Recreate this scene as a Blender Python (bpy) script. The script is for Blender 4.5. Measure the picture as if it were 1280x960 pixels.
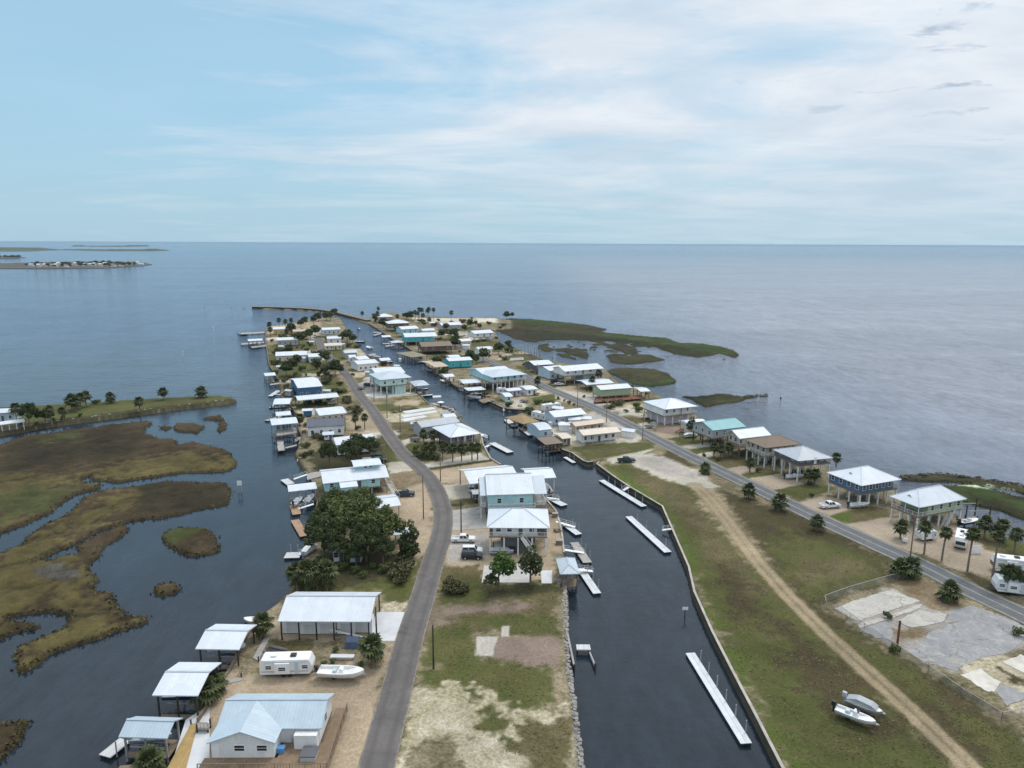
import bpy, math, random
import numpy as np
from mathutils import Vector, Matrix
R = math.radians
rnd = random.Random(7)
for o in list(bpy.data.objects): bpy.data.objects.remove(o)
SC = bpy.context.scene
COL = SC.collection

# ------------------------------------------------------------------ camera
CAM_H, F_PX, PITCH, ROLL = 70.0, 888.0, math.atan((480-304.2)/888.0), 0.0043
fw = Vector((0, math.cos(PITCH), -math.sin(PITCH)))
r0, u0 = Vector((1, 0, 0)), Vector((0, math.sin(PITCH), math.cos(PITCH)))
CR = r0*math.cos(ROLL) + u0*math.sin(ROLL)
CU = u0*math.cos(ROLL) - r0*math.sin(ROLL)
cam = bpy.data.cameras.new('camera'); cam.sensor_width = 36; cam.lens = 36*F_PX/1280
cam.clip_start = 0.5; cam.clip_end = 200000
co = bpy.data.objects.new('camera', cam); COL.objects.link(co)
co.matrix_world = Matrix(((CR.x, CU.x, -fw.x, 0), (CR.y, CU.y, -fw.y, 0), (CR.z, CU.z, -fw.z, CAM_H), (0, 0, 0, 1)))
SC.camera = co

# ------------------------------------------------------------------ light
SUN_EL, SUN_AZ = 58, 35          # azimuth clockwise from +Y (view direction)
W = bpy.data.worlds.new('World'); SC.world = W; W.use_nodes = True
nt = W.node_tree; N = nt.nodes; N.clear()
def nn(t, **k):
    n = N.new(t)
    for a, b in k.items(): setattr(n, a, b)
    return n
def lk(a, b): nt.links.new(a, b)
out = nn('ShaderNodeOutputWorld'); bg = nn('ShaderNodeBackground'); bg.inputs[1].default_value = 0.1
lk(bg.outputs[0], out.inputs[0])
sky = nn('ShaderNodeTexSky', sky_type='NISHITA', sun_disc=False)
sky.sun_elevation = R(SUN_EL); sky.sun_rotation = R(SUN_AZ); sky.air_density = 1.0; sky.dust_density = 1.0
tc = nn('ShaderNodeTexCoord'); sx = nn('ShaderNodeSeparateXYZ'); lk(tc.outputs['Generated'], sx.inputs[0])
def math_(op, a, b=None, c=None, clamp=False):
    m = nn('ShaderNodeMath', operation=op); m.use_clamp = clamp
    for i, v in enumerate((a, b, c)):
        if v is None: continue
        if isinstance(v, (int, float)): m.inputs[i].default_value = v
        else: lk(v, m.inputs[i])
    return m.outputs[0]
def ramp(fac, *st):
    r = nn('ShaderNodeValToRGB'); lk(fac, r.inputs[0]); e = r.color_ramp.elements
    while len(e) < len(st): e.new(0.5)
    for i, (p, c) in enumerate(st):
        e[i].position = p; e[i].color = (c, c, c, 1) if isinstance(c, (int, float)) else (*c, 1)
    return r.outputs[0]
def noise(vec, scale, det=5, rough=.55, dist=0.0):
    n = nn('ShaderNodeTexNoise'); n.inputs['Scale'].default_value = scale; n.inputs['Detail'].default_value = det
    n.inputs['Roughness'].default_value = rough; n.inputs['Distortion'].default_value = dist; lk(vec, n.inputs['Vector']); return n.outputs[0]
def mixc(f, a, b, mode='MIX'):
    m = nn('ShaderNodeMix', data_type='RGBA', blend_type=mode, clamp_result=False)
    if isinstance(f, (int, float)): m.inputs[0].default_value = f
    else: lk(f, m.inputs[0])
    for i, v in ((6, a), (7, b)):
        if isinstance(v, tuple): m.inputs[i].default_value = (*v, 1)
        else: lk(v, m.inputs[i])
    return m.outputs[2]
def mapping(vec, loc=(0, 0, 0), rot=(0, 0, 0), sc=(1, 1, 1)):
    m = nn('ShaderNodeMapping'); m.inputs[1].default_value = loc; m.inputs[2].default_value = rot; m.inputs[3].default_value = sc
    lk(vec, m.inputs[0]); return m.outputs[0]
# the cloud deck: directions carried up onto a flat layer overhead
zz = math_('MAXIMUM', sx.outputs[2], 0.0); den = math_('ADD', zz, 0.09)
cv = nn('ShaderNodeCombineXYZ'); lk(math_('DIVIDE', sx.outputs[0], den), cv.inputs[0]); lk(math_('DIVIDE', sx.outputs[1], den), cv.inputs[1])
cvo = cv.outputs[0]
big = noise(mapping(cvo, (3.1, 1.7, 0), (0, 0, R(-12)), (.42, .62, 1)), 1.0, 6, .6, .9)
streak = noise(mapping(cvo, (0.4, 7.7, 0), (0, 0, R(9)), (.5, 1.5, 1)), 1.0, 7, .62, .8)
side = math_('MULTIPLY_ADD', sx.outputs[0], 0.30, 0.0)      # thicker cloud to the right
cover = math_('ADD', math_('ADD', math_('MULTIPLY', big, .74), math_('MULTIPLY', streak, .26)), side)
cmask = ramp(cover, (.385, .14), (.60, .97))
lump = noise(mapping(cvo, (1.3, .2, 0), (0, 0, R(20)), (.9, 1.2, 1)), 1.0, 6, .58, .5)
ccol = mixc(ramp(lump, (.35, 0.0), (.68, 1.0)), (5.0, 5.7, 6.5), (6.9, 7.15, 7.5))
puff = noise(mapping(cvo, (5.3, 2.2, 0), (0, 0, 0), (1.3, 1.7, 1)), 2.0, 5, .6, .3)
pm = math_('MULTIPLY', math_('MULTIPLY', ramp(puff, (.60, 0.0), (.70, 1.0)), .75), ramp(math_('MULTIPLY', sx.outputs[0], sx.outputs[2]), (.04, 0.0), (.08, 1.0)))
ccol = mixc(pm, ccol, (3.0, 3.9, 5.0))
skyc = mixc(1.0, sky.outputs[0], (.88, 1.18, 1.22), 'MULTIPLY')
skyc = mixc(.75, skyc, (2.45, 4.4, 5.85))
base = mixc(cmask, skyc, ccol)
hz = ramp(sx.outputs[2], (0.0, .75), (.16, .0))
base = mixc(hz, base, (3.25, 4.75, 5.75))
# an overcast sky is brightest overhead
base = mixc(ramp(sx.outputs[2], (.30, 0.0), (.55, .8)), base, (5.6, 5.75, 5.95))
base = mixc(1.0, base, ramp(sx.outputs[2], (.28, 1.0/1.7), (.85, 1.0)), 'MULTIPLY')
base = mixc(1.0, base, (1.7, 1.7, 1.7), 'MULTIPLY')
lk(base, bg.inputs[0])

sl = bpy.data.lights.new('sun', 'SUN'); sl.energy = 1.35; sl.angle = R(18); sl.color = (1, .95, .88)
so = bpy.data.objects.new('sun', sl); COL.objects.link(so)
sd_ = Vector((math.sin(R(SUN_AZ))*math.cos(R(SUN_EL)), math.cos(R(SUN_AZ))*math.cos(R(SUN_EL)), math.sin(R(SUN_EL))))
so.rotation_euler = sd_.to_track_quat('Z', 'Y').to_euler()
vs = SC.view_settings; SC.display_settings.display_device = 'sRGB'
vs.view_transform = 'Standard'; vs.look = 'None'; vs.gamma = 1; vs.use_curve_mapping = False; vs.exposure = 0.37
SC.render.engine = 'CYCLES'; SC.cycles.use_denoising = True; SC.cycles.max_bounces = 6
SC.cycles.transparent_max_bounces = 12

# ------------------------------------------------------------------ helpers
LZ = 1.3                          # height of the filled land above the water
def G(x, y, z=0.0):
    """point at height z seen at pixel (x, y) of the 1280 x 960 photograph"""
    d = fw*F_PX + CR*(x-640) + CU*(480-y)
    t = (z-CAM_H)/d.z
    return Vector((d.x*t, d.y*t, z))
def GA(a, z):                     # the same for an array of pixels
    a = np.asarray(a, float); d = np.array(fw)*F_PX + np.outer(a[:, 0]-640, np.array(CR)) + np.outer(480-a[:, 1], np.array(CU))
    t = (z-CAM_H)/d[:, 2]; return d[:, :2]*t[:, None]
def tag(o, label=None, cat=None, group=None, kind=None):
    for k, v in (('label', label), ('category', cat), ('group', group), ('kind', kind)):
        if v: o[k] = v
    return o
def empty(name, loc, rz, label, cat, group=None):
    o = bpy.data.objects.new(name, None); COL.objects.link(o); o.location = loc; o.rotation_euler = (0, 0, rz)
    o.empty_display_size = .5
    return tag(o, label, cat, group)
class MB:
    def __init__(s): s.v = []; s.f = []; s.m = []
    def face(s, pts, m=0):
        i = len(s.v); s.v += [tuple(p) for p in pts]; s.f.append(tuple(range(i, i+len(pts)))); s.m.append(m)
    def poly(s, vs, fs, m=0):
        i = len(s.v); s.v += [tuple(p) for p in vs]
        for f in fs: s.f.append(tuple(i+k for k in f)); s.m.append(m)
    def box(s, x0, y0, z0, x1, y1, z1, m=0):
        s.poly([(x0,y0,z0),(x1,y0,z0),(x1,y1,z0),(x0,y1,z0),(x0,y0,z1),(x1,y0,z1),(x1,y1,z1),(x0,y1,z1)],
               [(3,2,1,0),(4,5,6,7),(0,1,5,4),(1,2,6,5),(2,3,7,6),(3,0,4,7)], m); return s
    def beam(s, p, q, w, h=None, m=0):
        p, q = Vector(p), Vector(q); h = h or w; d = (q-p).normalized()
        a = Vector((0,0,1)) if abs(d.z) < .9 else Vector((1,0,0))
        x = d.cross(a).normalized()*w/2; y = x.cross(d).normalized()*h/2
        c = [(-1,-1),(1,-1),(1,1),(-1,1)]
        s.poly([p+x*i+y*j for i, j in c]+[q+x*i+y*j for i, j in c], [(0,1,2,3),(7,6,5,4),(0,4,5,1),(1,5,6,2),(2,6,7,3),(3,7,4,0)], m); return s
    def cyl(s, p, q, ra, rb=None, n=8, m=0):
        p, q = Vector(p), Vector(q); rb = ra if rb is None else rb; d = (q-p).normalized()
        a = Vector((0,0,1)) if abs(d.z) < .9 else Vector((1,0,0))
        x = d.cross(a).normalized(); y = x.cross(d)
        cs = [(math.cos(6.28318*k/n), math.sin(6.28318*k/n)) for k in range(n)]
        s.poly([p+x*c*ra+y*t*ra for c, t in cs]+[q+x*c*rb+y*t*rb for c, t in cs],
               [tuple(range(n)), tuple(range(2*n-1, n-1, -1))]+[(k, n+k, n+(k+1) % n, (k+1) % n) for k in range(n)], m); return s
    def prism(s, prof, x0, x1, ax='x', m=0):
        """profile in the plane across axis ax, swept from x0 to x1"""
        n = len(prof)
        mk = (lambda t, a, b: (t, a, b)) if ax == 'x' else ((lambda t, a, b: (a, t, b)) if ax == 'y' else (lambda t, a, b: (a, b, t)))
        s.poly([mk(x0, a, b) for a, b in prof]+[mk(x1, a, b) for a, b in prof],
               [tuple(range(n)), tuple(range(2*n-1, n-1, -1))]+[(k, n+k, n+(k+1) % n, (k+1) % n) for k in range(n)], m); return s
    def mesh(s, name, mats, smooth=False):
        me = bpy.data.meshes.new(name); me.from_pydata(s.v, [], s.f)
        for m in (mats if isinstance(mats, (list, tuple)) else [mats]): me.materials.append(m)
        me.polygons.foreach_set('material_index', s.m)
        if smooth: me.polygons.foreach_set('use_smooth', [True]*len(s.f))
        # uv in metres: u level along the face, v up its slope
        uv = me.uv_layers.new(name='UVMap'); V = s.v; k = 0; data = np.zeros(len(me.loops)*2, np.float32)
        for f in s.f:
            a, b, c = Vector(V[f[0]]), Vector(V[f[1]]), Vector(V[f[2]]); n = (b-a).cross(c-b)
            if n.length < 1e-9: n = Vector((0, 0, 1))
            n.normalize()
            t = Vector((-n.y, n.x, 0))
            if t.length < .02: t = Vector((1, 0, 0))
            t.normalize(); w = n.cross(t)
            for i in f:
                p = Vector(V[i]); data[k] = p.dot(t); data[k+1] = p.dot(w); k += 2
        uv.data.foreach_set('uv', data); return me
    def build(s, name, mats, parent=None, smooth=False):
        o = bpy.data.objects.new(name, s.mesh(name, mats, smooth)); COL.objects.link(o)
        if parent: o.parent = parent
        return o
def inst(name, me, parent=None, loc=(0, 0, 0), rz=0, sc=1):
    o = bpy.data.objects.new(name, me); COL.objects.link(o); o.parent = parent; o.location = loc; o.rotation_euler = (0, 0, rz)
    o.scale = (sc, sc, sc) if not isinstance(sc, tuple) else sc; return o
def copy_tree(o, parent=None):
    c = o.copy(); COL.objects.link(c); c.parent = parent
    for ch in list(o.children): copy_tree(ch, c)
    return c

# ------------------------------------------------------------------ materials
MATS = {}
def newmat(name):
    global nt, N
    m = bpy.data.materials.new(name); m.use_nodes = True; nt = m.node_tree; N = nt.nodes; N.clear()
    o = nn('ShaderNodeOutputMaterial'); b = nn('ShaderNodeBsdfPrincipled'); lk(b.outputs[0], o.inputs[0]); MATS[name] = m
    return m, b, o
def bump(h, dist, strength, b):
    n = nn('ShaderNodeBump'); n.inputs['Distance'].default_value = dist; n.inputs['Strength'].default_value = strength
    lk(h, n.inputs['Height']); lk(n.outputs[0], b.inputs['Normal']); return n
def paint(name, c, rough=.6, var=.18, scale=.7, metal=0, seam=0, lap=0, planks=0, dirt=0.0):
    """painted, metal or timber surface: uneven colour, weather stains, optional seams"""
    m, b, o = newmat(name)
    t = nn('ShaderNodeTexCoord'); ob = t.outputs['Object']
    n1 = noise(ob, scale, 5, .6); n2 = noise(mapping(ob, sc=(1, 1, .25)), scale*4, 4, .6)
    f = math_('ADD', math_('MULTIPLY', n1, .65), math_('MULTIPLY', n2, .35))
    lo = tuple(x*(1-var*1.5) for x in c); hi = tuple(min(.95, x*(1+var*.6)) for x in c)
    colr = mixc(ramp(f, (.3, 0), (.62, 1)), lo, hi)
    u = nn('ShaderNodeSeparateXYZ'); lk(t.outputs['UV'], u.inputs[0])
    if seam:
        w = math_('PINGPONG', u.outputs[0], seam/2); g = ramp(math_('DIVIDE', w, seam/2), (.0, 1.0), (.16, 0.0))
        sheet = nn('ShaderNodeTexWhiteNoise', noise_dimensions='1D'); lk(math_('FLOOR', math_('DIVIDE', u.outputs[0], seam*2.0)), sheet.inputs['W'])
        colr = mixc(math_('MULTIPLY', sheet.outputs[0], .16), colr, tuple(x*.6 for x in c))
        colr = mixc(math_('MULTIPLY', g, .30), colr, tuple(x*.45 for x in c)); bump(g, .04, .6, b)
        rs = noise(mapping(t.outputs['UV'], sc=(1.2, .12, 1)), 1.4, 5, .65)
        colr = mixc(math_('MULTIPLY', ramp(rs, (.55, 0), (.75, 1)), .22+dirt), colr, (.25, .22, .19))
    if lap:
        w = math_('FRACT', math_('DIVIDE', u.outputs[1], lap)); g = ramp(w, (.0, 1.0), (.14, 0.0))
        colr = mixc(math_('MULTIPLY', g, .28), colr, tuple(x*.5 for x in c)); bump(g, .02, .5, b)
    if planks:
        w = math_('FRACT', math_('DIVIDE', u.outputs[0], planks)); g = ramp(w, (.0, 1.0), (.12, 0.0))
        wn = nn('ShaderNodeTexWhiteNoise', noise_dimensions='1D'); lk(math_('FLOOR', math_('DIVIDE', u.outputs[0], planks)), wn.inputs['W'])
        colr = mixc(math_('MULTIPLY', wn.outputs[0], .35), colr, tuple(x*.55 for x in c))
        colr = mixc(math_('MULTIPLY', g, .6), colr, tuple(x*.25 for x in c))
    lk(colr, b.inputs['Base Color']); b.inputs['Roughness'].default_value = rough; b.inputs['Metallic'].default_value = metal
    return m
M = MATS
for nm, c in dict(roof_white=(.63, .68, .74), roof_pale=(.50, .57, .64), roof_blue=(.44, .54, .62), roof_grey=(.40, .44, .49),
                  roof_dark=(.105, .12, .15), roof_brown=(.20, .155, .12), roof_cream=(.62, .54, .46), roof_tan=(.50, .40, .31),
                  roof_aqua=(.15, .38, .41), roof_old=(.24, .22, .14)).items():
    paint(nm, c, .42 if nm not in ('roof_brown', 'roof_dark', 'roof_old') else .8, .08, .35, 0, .5)
for nm, c in dict(white=(.72, .73, .73), cream=(.58, .53, .43), aqua=(.36, .60, .64), mint=(.46, .64, .61), blue=(.05, .15, .29), navy=(.075, .13, .22),
                  pale_blue=(.46, .58, .66), green=(.33, .42, .28), tan=(.40, .33, .24), grey=(.36, .37, .38), mauve=(.50, .45, .50), pink=(.50, .43, .42),
                  turq=(.06, .42, .48), brown=(.13, .09, .065), lav=(.42, .40, .52), yellow=(.55, .42, .18), darkgrey=(.10, .105, .115)).items():
    paint('wall_'+nm, c, .7, .12, .5, lap=.22)
paint('roof_cap', (.36, .43, .50), .5, .1); paint('trim_white', (.76, .77, .78), .5, .08); paint('post_white', (.66, .66, .64), .6, .15); paint('post_grey', (.33, .32, .31), .8, .25)
paint('post_dark', (.045, .04, .037), .8, .3); paint('metal_black', (.02, .02, .022), .5, .1); paint('timber', (.20, .155, .11), .85, .3)
paint('deck_grey', (.36, .35, .33), .85, .2, planks=.16); paint('deck_brown', (.235, .165, .105), .85, .25, planks=.16)
paint('deck_yellow', (.42, .29, .115), .8, .2, planks=.16); paint('deck_orange', (.38, .25, .16), .85, .2, planks=.16)
paint('dock_pale', (.55, .56, .57), .7, .12, planks=.9); paint('dock_white', (.58, .61, .65), .6, .14, planks=1.2)
paint('concrete', (.47, .46, .44), .85, .16, .25); paint('concrete_pale', (.56, .58, .60), .8, .12, .2); paint('concrete_old', (.34, .33, .31), .9, .25, .4)
paint('cap_stone', (.40, .37, .33), .9, .25, .5); paint('wall_wet', (.045, .04, .036), .7, .4, .6)
paint('car_white', (.74, .75, .76), .25, .04); paint('car_black', (.015, .017, .02), .25, .05); paint('car_dark', (.03, .05, .07), .3, .05)
paint('car_silver', (.42, .44, .46), .3, .05); paint('tarp_dark', (.02, .045, .045), .55, .3); paint('tarp_blue', (.05, .08, .14), .6, .3)
paint('rubber', (.015, .015, .015), .8, .1); paint('hub', (.4, .4, .41), .35, .1); paint('hull_white', (.74, .75, .76), .3, .05); paint('hull_grey', (.33, .36, .39), .4, .1)
paint('hull_navy', (.03, .05, .10), .3, .1); paint('thatch', (.34, .24, .13), .95, .3, 1.5, seam=.3); paint('rust', (.16, .06, .03), .8, .3)
paint('red', (.35, .04, .03), .5, .1); paint('plastic_blue', (.10, .28, .55), .4, .05); paint('lamp_lens', (.6, .6, .58), .2, .02); paint('tail_lens', (.25, .02, .02), .3, .02)
paint('bark', (.16, .125, .095), .9, .3, 3); paint('palm_bark', (.20, .165, .13), .95, .3, 4); paint('bare_twig', (.21, .18, .155), .9, .3, 3)
m, b, o = newmat('glass'); b.inputs['Base Color'].default_value = (.025, .032, .04, 1); b.inputs['Roughness'].default_value = .08
def leafmat(name, a, c, scale=.6):
    m, b, o = newmat(name); t = nn('ShaderNodeTexCoord'); n1 = noise(t.outputs['Object'], scale, 4, .7)
    oi = nn('ShaderNodeObjectInfo'); k = mixc(ramp(n1, (.32, 0), (.66, 1)), a, c)
    k = mixc(math_('MULTIPLY', oi.outputs['Random'], .35), k, tuple(x*.6 for x in a))
    lk(k, b.inputs['Base Color']); b.inputs['Roughness'].default_value = .7; b.inputs['Specular IOR Level'].default_value = .2; return m
leafmat('leaf_oak', (.042, .066, .020), (.125, .150, .048), .45); leafmat('leaf_dark', (.030, .048, .018), (.090, .108, .040), .45)
leafmat('leaf_bright', (.040, .085, .015), (.085, .14, .030)); leafmat('leaf_palm', (.048, .064, .024), (.105, .12, .050), 1.5)
leafmat('leaf_dead', (.16, .11, .06), (.24, .18, .11), 1.5); leafmat('leaf_olive', (.06, .062, .025), (.12, .11, .05))
m, b, o = newmat('chain_link'); t = nn('ShaderNodeTexCoord'); tr = nn('ShaderNodeBsdfTransparent'); mx = nn('ShaderNodeMixShader')
b.inputs['Base Color'].default_value = (.27, .27, .26, 1); mx.inputs[0].default_value = .30
lk(tr.outputs[0], mx.inputs[1]); lk(b.outputs[0], mx.inputs[2]); lk(mx.outputs[0], o.inputs[0])
# asphalt
def asphalt(name, c, c2, patch=.35):
    m, b, o = newmat(name); t = nn('ShaderNodeTexCoord'); g = nn('ShaderNodeNewGeometry'); P = g.outputs['Position']
    k = mixc(ramp(noise(P, .25, 6, .65), (.35, 0), (.65, 1)), c, c2)
    u = nn('ShaderNodeSeparateXYZ'); lk(t.outputs['UV'], u.inputs[0])      # u across the road -1..1
    tr_ = math_('ABSOLUTE', math_('SUBTRACT', math_('ABSOLUTE', u.outputs[0]), .48))
    k = mixc(math_('MULTIPLY', ramp(tr_, (.05, 1), (.25, 0)), patch), k, tuple(x*.62 for x in c))
    ed = math_('ADD', math_('ABSOLUTE', u.outputs[0]), math_('MULTIPLY', math_('SUBTRACT', noise(P, .8, 4, .6), .5), .35))
    k = mixc(ramp(ed, (.86, 0), (1.0, .75)), k, (.30, .265, .21))
    k = mixc(math_('MULTIPLY', ramp(noise(P, 3.0, 4, .7), (.4, 0), (.6, 1)), .3), k, tuple(x*.7 for x in c))
    cr = nn('ShaderNodeTexVoronoi', feature='DISTANCE_TO_EDGE'); cr.inputs['Scale'].default_value = .16; lk(P, cr.inputs['Vector'])
    k = mixc(math_('MULTIPLY', ramp(cr.outputs[0], (.0, 1), (.012, 0)), .5), k, tuple(x*.45 for x in c))
    lk(k, b.inputs['Base Color']); b.inputs['Roughness'].default_value = .9
asphalt('asphalt_old', (.108, .099, .097), (.152, .140, .134), .42); asphalt('asphalt_new', (.10, .107, .115), (.14, .147, .155), .2)
# broken slabs: weathered, stained, with weeds in some of the cracks
for nm_, ca_, cb_ in (('cracked_slab', (.215, .222, .24), (.30, .30, .305)), ('cracked_pale', (.33, .315, .29), (.46, .44, .405))):
    m, b, o = newmat(nm_); g = nn('ShaderNodeNewGeometry'); P = g.outputs['Position']
    PP = mapping(P, rot=(0, 0, R(32)), sc=(.8, 1.3, 1)); wob = nn('ShaderNodeVectorMath', operation='ADD'); lk(PP, wob.inputs[0]); nz = nn('ShaderNodeTexNoise'); nz.inputs['Scale'].default_value = .35; nz.inputs['Detail'].default_value = 5; lk(PP, nz.inputs['Vector'])
    sc_ = nn('ShaderNodeVectorMath', operation='SCALE'); sc_.inputs['Scale'].default_value = 3.0; lk(nz.outputs['Color'], sc_.inputs[0]); lk(sc_.outputs[0], wob.inputs[1])
    k = mixc(ramp(noise(P, .10, 7, .72, .8), (.36, 0), (.62, 1)), ca_, cb_)
    k = mixc(math_('MULTIPLY', ramp(noise(P, .55, 6, .75), (.50, 0), (.68, 1)), .5), k, (.50, .48, .44)); k = mixc(math_('MULTIPLY', ramp(noise(P, 1.7, 6, .75), (.48, 0), (.7, 1)), .45), k, (.15, .14, .12))
    for vs_, th_, st_ in ((.15, .020, .9), (.42, .028, .6)):
        vo = nn('ShaderNodeTexVoronoi', feature='DISTANCE_TO_EDGE'); vo.inputs['Scale'].default_value = vs_; lk(wob.outputs[0], vo.inputs['Vector'])
        msk = ramp(noise(P, .16, 4, .6), (.44, 0), (.56, st_)); k = mixc(math_('MULTIPLY', ramp(vo.outputs[0], (0, 1), (th_, 0)), msk), k, (.12, .105, .07))
    lk(k, b.inputs['Base Color']); b.inputs['Roughness'].default_value = .9
# ground: two colours per place, mixed finely
m, b, o = newmat('ground_mix'); g = nn('ShaderNodeNewGeometry'); P = g.outputs['Position']
a1 = nn('ShaderNodeAttribute', attribute_name='cola'); a2 = nn('ShaderNodeAttribute', attribute_name='colb')
f = math_('ADD', math_('MULTIPLY', noise(P, .22, 6, .7, .5), .55), math_('MULTIPLY', noise(P, 1.7, 5, .7), .45))
k = mixc(ramp(f, (.40, 0), (.60, 1)), a1.outputs['Color'], a2.outputs['Color'])
f2 = noise(P, 2.6, 6, .8); f3 = noise(P, .06, 5, .6)
k = mixc(1.0, k, mixc(ramp(f2, (.3, 0), (.7, 1)), (.62, .61, .60), (1.26, 1.25, 1.23)), 'MULTIPLY')
k = mixc(1.0, k, mixc(ramp(f3, (.3, 0), (.7, 1)), (.84, .86, .82), (1.14, 1.12, 1.10)), 'MULTIPLY')
lk(k, b.inputs['Base Color']); b.inputs['Roughness'].default_value = .95; b.inputs['Specular IOR Level'].default_value = .15
bump(math_('ADD', f2, f), .25, .5, b)
# water
m, b, o = newmat('water'); g = nn('ShaderNodeNewGeometry'); P = g.outputs['Position']
b.inputs['IOR'].default_value = 1.333
wn1 = noise(mapping(P, rot=(0, 0, R(25)), sc=(1, 2.0, 1)), .55, 3, .6); wn2 = noise(mapping(P, rot=(0, 0, R(-10)), sc=(1, 1.8, 1)), .14, 5, .65)
wn4 = noise(mapping(P, rot=(0, 0, R(12)), sc=(.8, 1.3, 1)), .035, 4, .6)
wn3 = noise(mapping(P, rot=(0, 0, R(-24)), sc=(.0022, .0065, 1)), 1.0, 6, .62, 1.2)        # wind lanes
spd = nn('ShaderNodeSeparateXYZ'); lk(P, spd.inputs[0])
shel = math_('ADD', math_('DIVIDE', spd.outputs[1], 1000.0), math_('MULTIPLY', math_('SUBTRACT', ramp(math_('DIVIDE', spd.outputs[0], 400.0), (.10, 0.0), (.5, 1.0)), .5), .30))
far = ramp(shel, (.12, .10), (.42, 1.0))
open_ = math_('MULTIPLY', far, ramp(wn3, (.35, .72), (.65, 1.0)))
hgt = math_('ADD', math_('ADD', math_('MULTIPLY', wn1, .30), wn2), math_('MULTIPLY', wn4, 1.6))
silt_sheen = ramp(math_('ADD', math_('DIVIDE', spd.outputs[0], 600.0), math_('MULTIPLY', wn3, .12)), (.12, 0.0), (.42, 1.0))   # seaward side: silty shallows plus the sky's silvery reflection put into the colour
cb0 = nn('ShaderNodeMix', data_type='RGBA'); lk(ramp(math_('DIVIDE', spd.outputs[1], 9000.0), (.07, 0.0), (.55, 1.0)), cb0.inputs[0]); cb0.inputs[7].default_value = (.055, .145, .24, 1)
lk(mixc(math_('MULTIPLY', silt_sheen, far), mixc(far, (.011, .016, .020), (.054, .108, .195)), (.215, .225, .275)), cb0.inputs[6]); chop = noise(mapping(P, rot=(0, 0, R(8)), sc=(1, .42, 1)), .045, 7, .82); chop2 = noise(mapping(P, rot=(0, 0, R(14)), sc=(.6, .22, 1)), .5, 4, .8)
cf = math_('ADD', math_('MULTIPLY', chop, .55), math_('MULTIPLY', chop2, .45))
shade_ = mixc(ramp(cf, (.36, 0), (.64, 1)), (.50, .51, .53), (1.36, 1.35, 1.33)); lane = mixc(ramp(wn3, (.35, 0), (.68, 1)), (1.12, 1.11, 1.10), (.92, .93, .94))  # light and dark of the waves painted into the sea's base colour
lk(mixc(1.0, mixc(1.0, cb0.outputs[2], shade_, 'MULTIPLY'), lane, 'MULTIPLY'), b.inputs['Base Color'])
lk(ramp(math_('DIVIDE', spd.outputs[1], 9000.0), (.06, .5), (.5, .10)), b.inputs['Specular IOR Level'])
bm = nn('ShaderNodeBump'); bm.inputs['Distance'].default_value = 2.4; lk(hgt, bm.inputs['Height'])
lk(math_('MULTIPLY', open_, .95), bm.inputs['Strength']); lk(bm.outputs[0], b.inputs['Normal'])
lk(math_('MULTIPLY_ADD', open_, .07, .05), b.inputs['Roughness'])
# ------------------------------------------------------------------ land and marsh outlines (traced on the photograph, carried to the ground)
LEFT = [(130,1180),(205,985),(222,940),(252,888),(288,836),(305,800),(322,772),(345,755),(362,738),(372,715),(384,692),(398,668),(394,650),(397,628),(394,612),(390,600),(386,592),(376,578),(369,566),
        (374,556),(377,545),(372,532),(371,518),(364,508),(356,499),(352,496),(348,474),(336.5,456),(335,445),(333,432),(331,420),(331,412),(340,407),(358,405),(378,400),(398,398),(412,394),(424,397),
        (429,403),(440,420),(447,431),(455,440),(462,446),(475,451),(487,455),(503,466),(515,479),(522,491),(536,505),(552,509),(570,515),(577,527),(590,536),(601,543),(604,556),(613,573),(626,581),
        (650,597),(668,612),(684,626),(695,639),(700,655),(703,672),(705,691),(707,715),(709,750),(709,793),(709,838),(716,879),(722,930),(726,985),(735,1180)]
RIGHT = [(1095,1180),(991,985),(945,895),(915,838),(890,789),(868,740),(861,709),(845,672),(828,633),(784,607),(746,580),(749,577.5),(757,573.5),(735,578),(729,576),(715,566),(703,562),(692,552),(681,544),(668,535),
         (657,532),(648,524),(646,517),(659,515),(657,512.5),(641,511.5),(630,510),(610,501),(606,495),(590,489),(574,484),(560,476),(548,468),(534,457),(527,446),(513,437),(505,432),(489,423),(475,413),(461,404.5),
         (440,397.5),(420,391.8),(400,389),(380,387.4),(350,386),(316,385.2),(316,384.2),(350,384.8),(380,386),(400,387.5),(420,390),(442,395),(458,399),(466,395),(474,391),(490,389.8),(515,394),(540,395),(580,397),(618,397),(640,400),
         (640,410),(617,412),(619,414),(626,429),(640,433),(656,439),(676,447),(693,452.5),(755,460),(774,478),(808,486.5),(822,493),(850,508),(880,524),(930,545),(985,560),(1048,590),(1098,607),(1130,618),(1165,630),(1196,642),(1197,657),
         (1210,664.5),(1222,661),(1245,666.5),(1285,681),(1500,752),(1800,900),(1800,1180)]
SPIT = [(-200,520),(0,508),(40,507),(100,503),(200,497),(270,494),(290,495.5),(295,499),(285,502.5),(240,507),(200,512),(140,520),(100,525),(55,531),(30,536),(0,541),(-200,575)]
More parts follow.
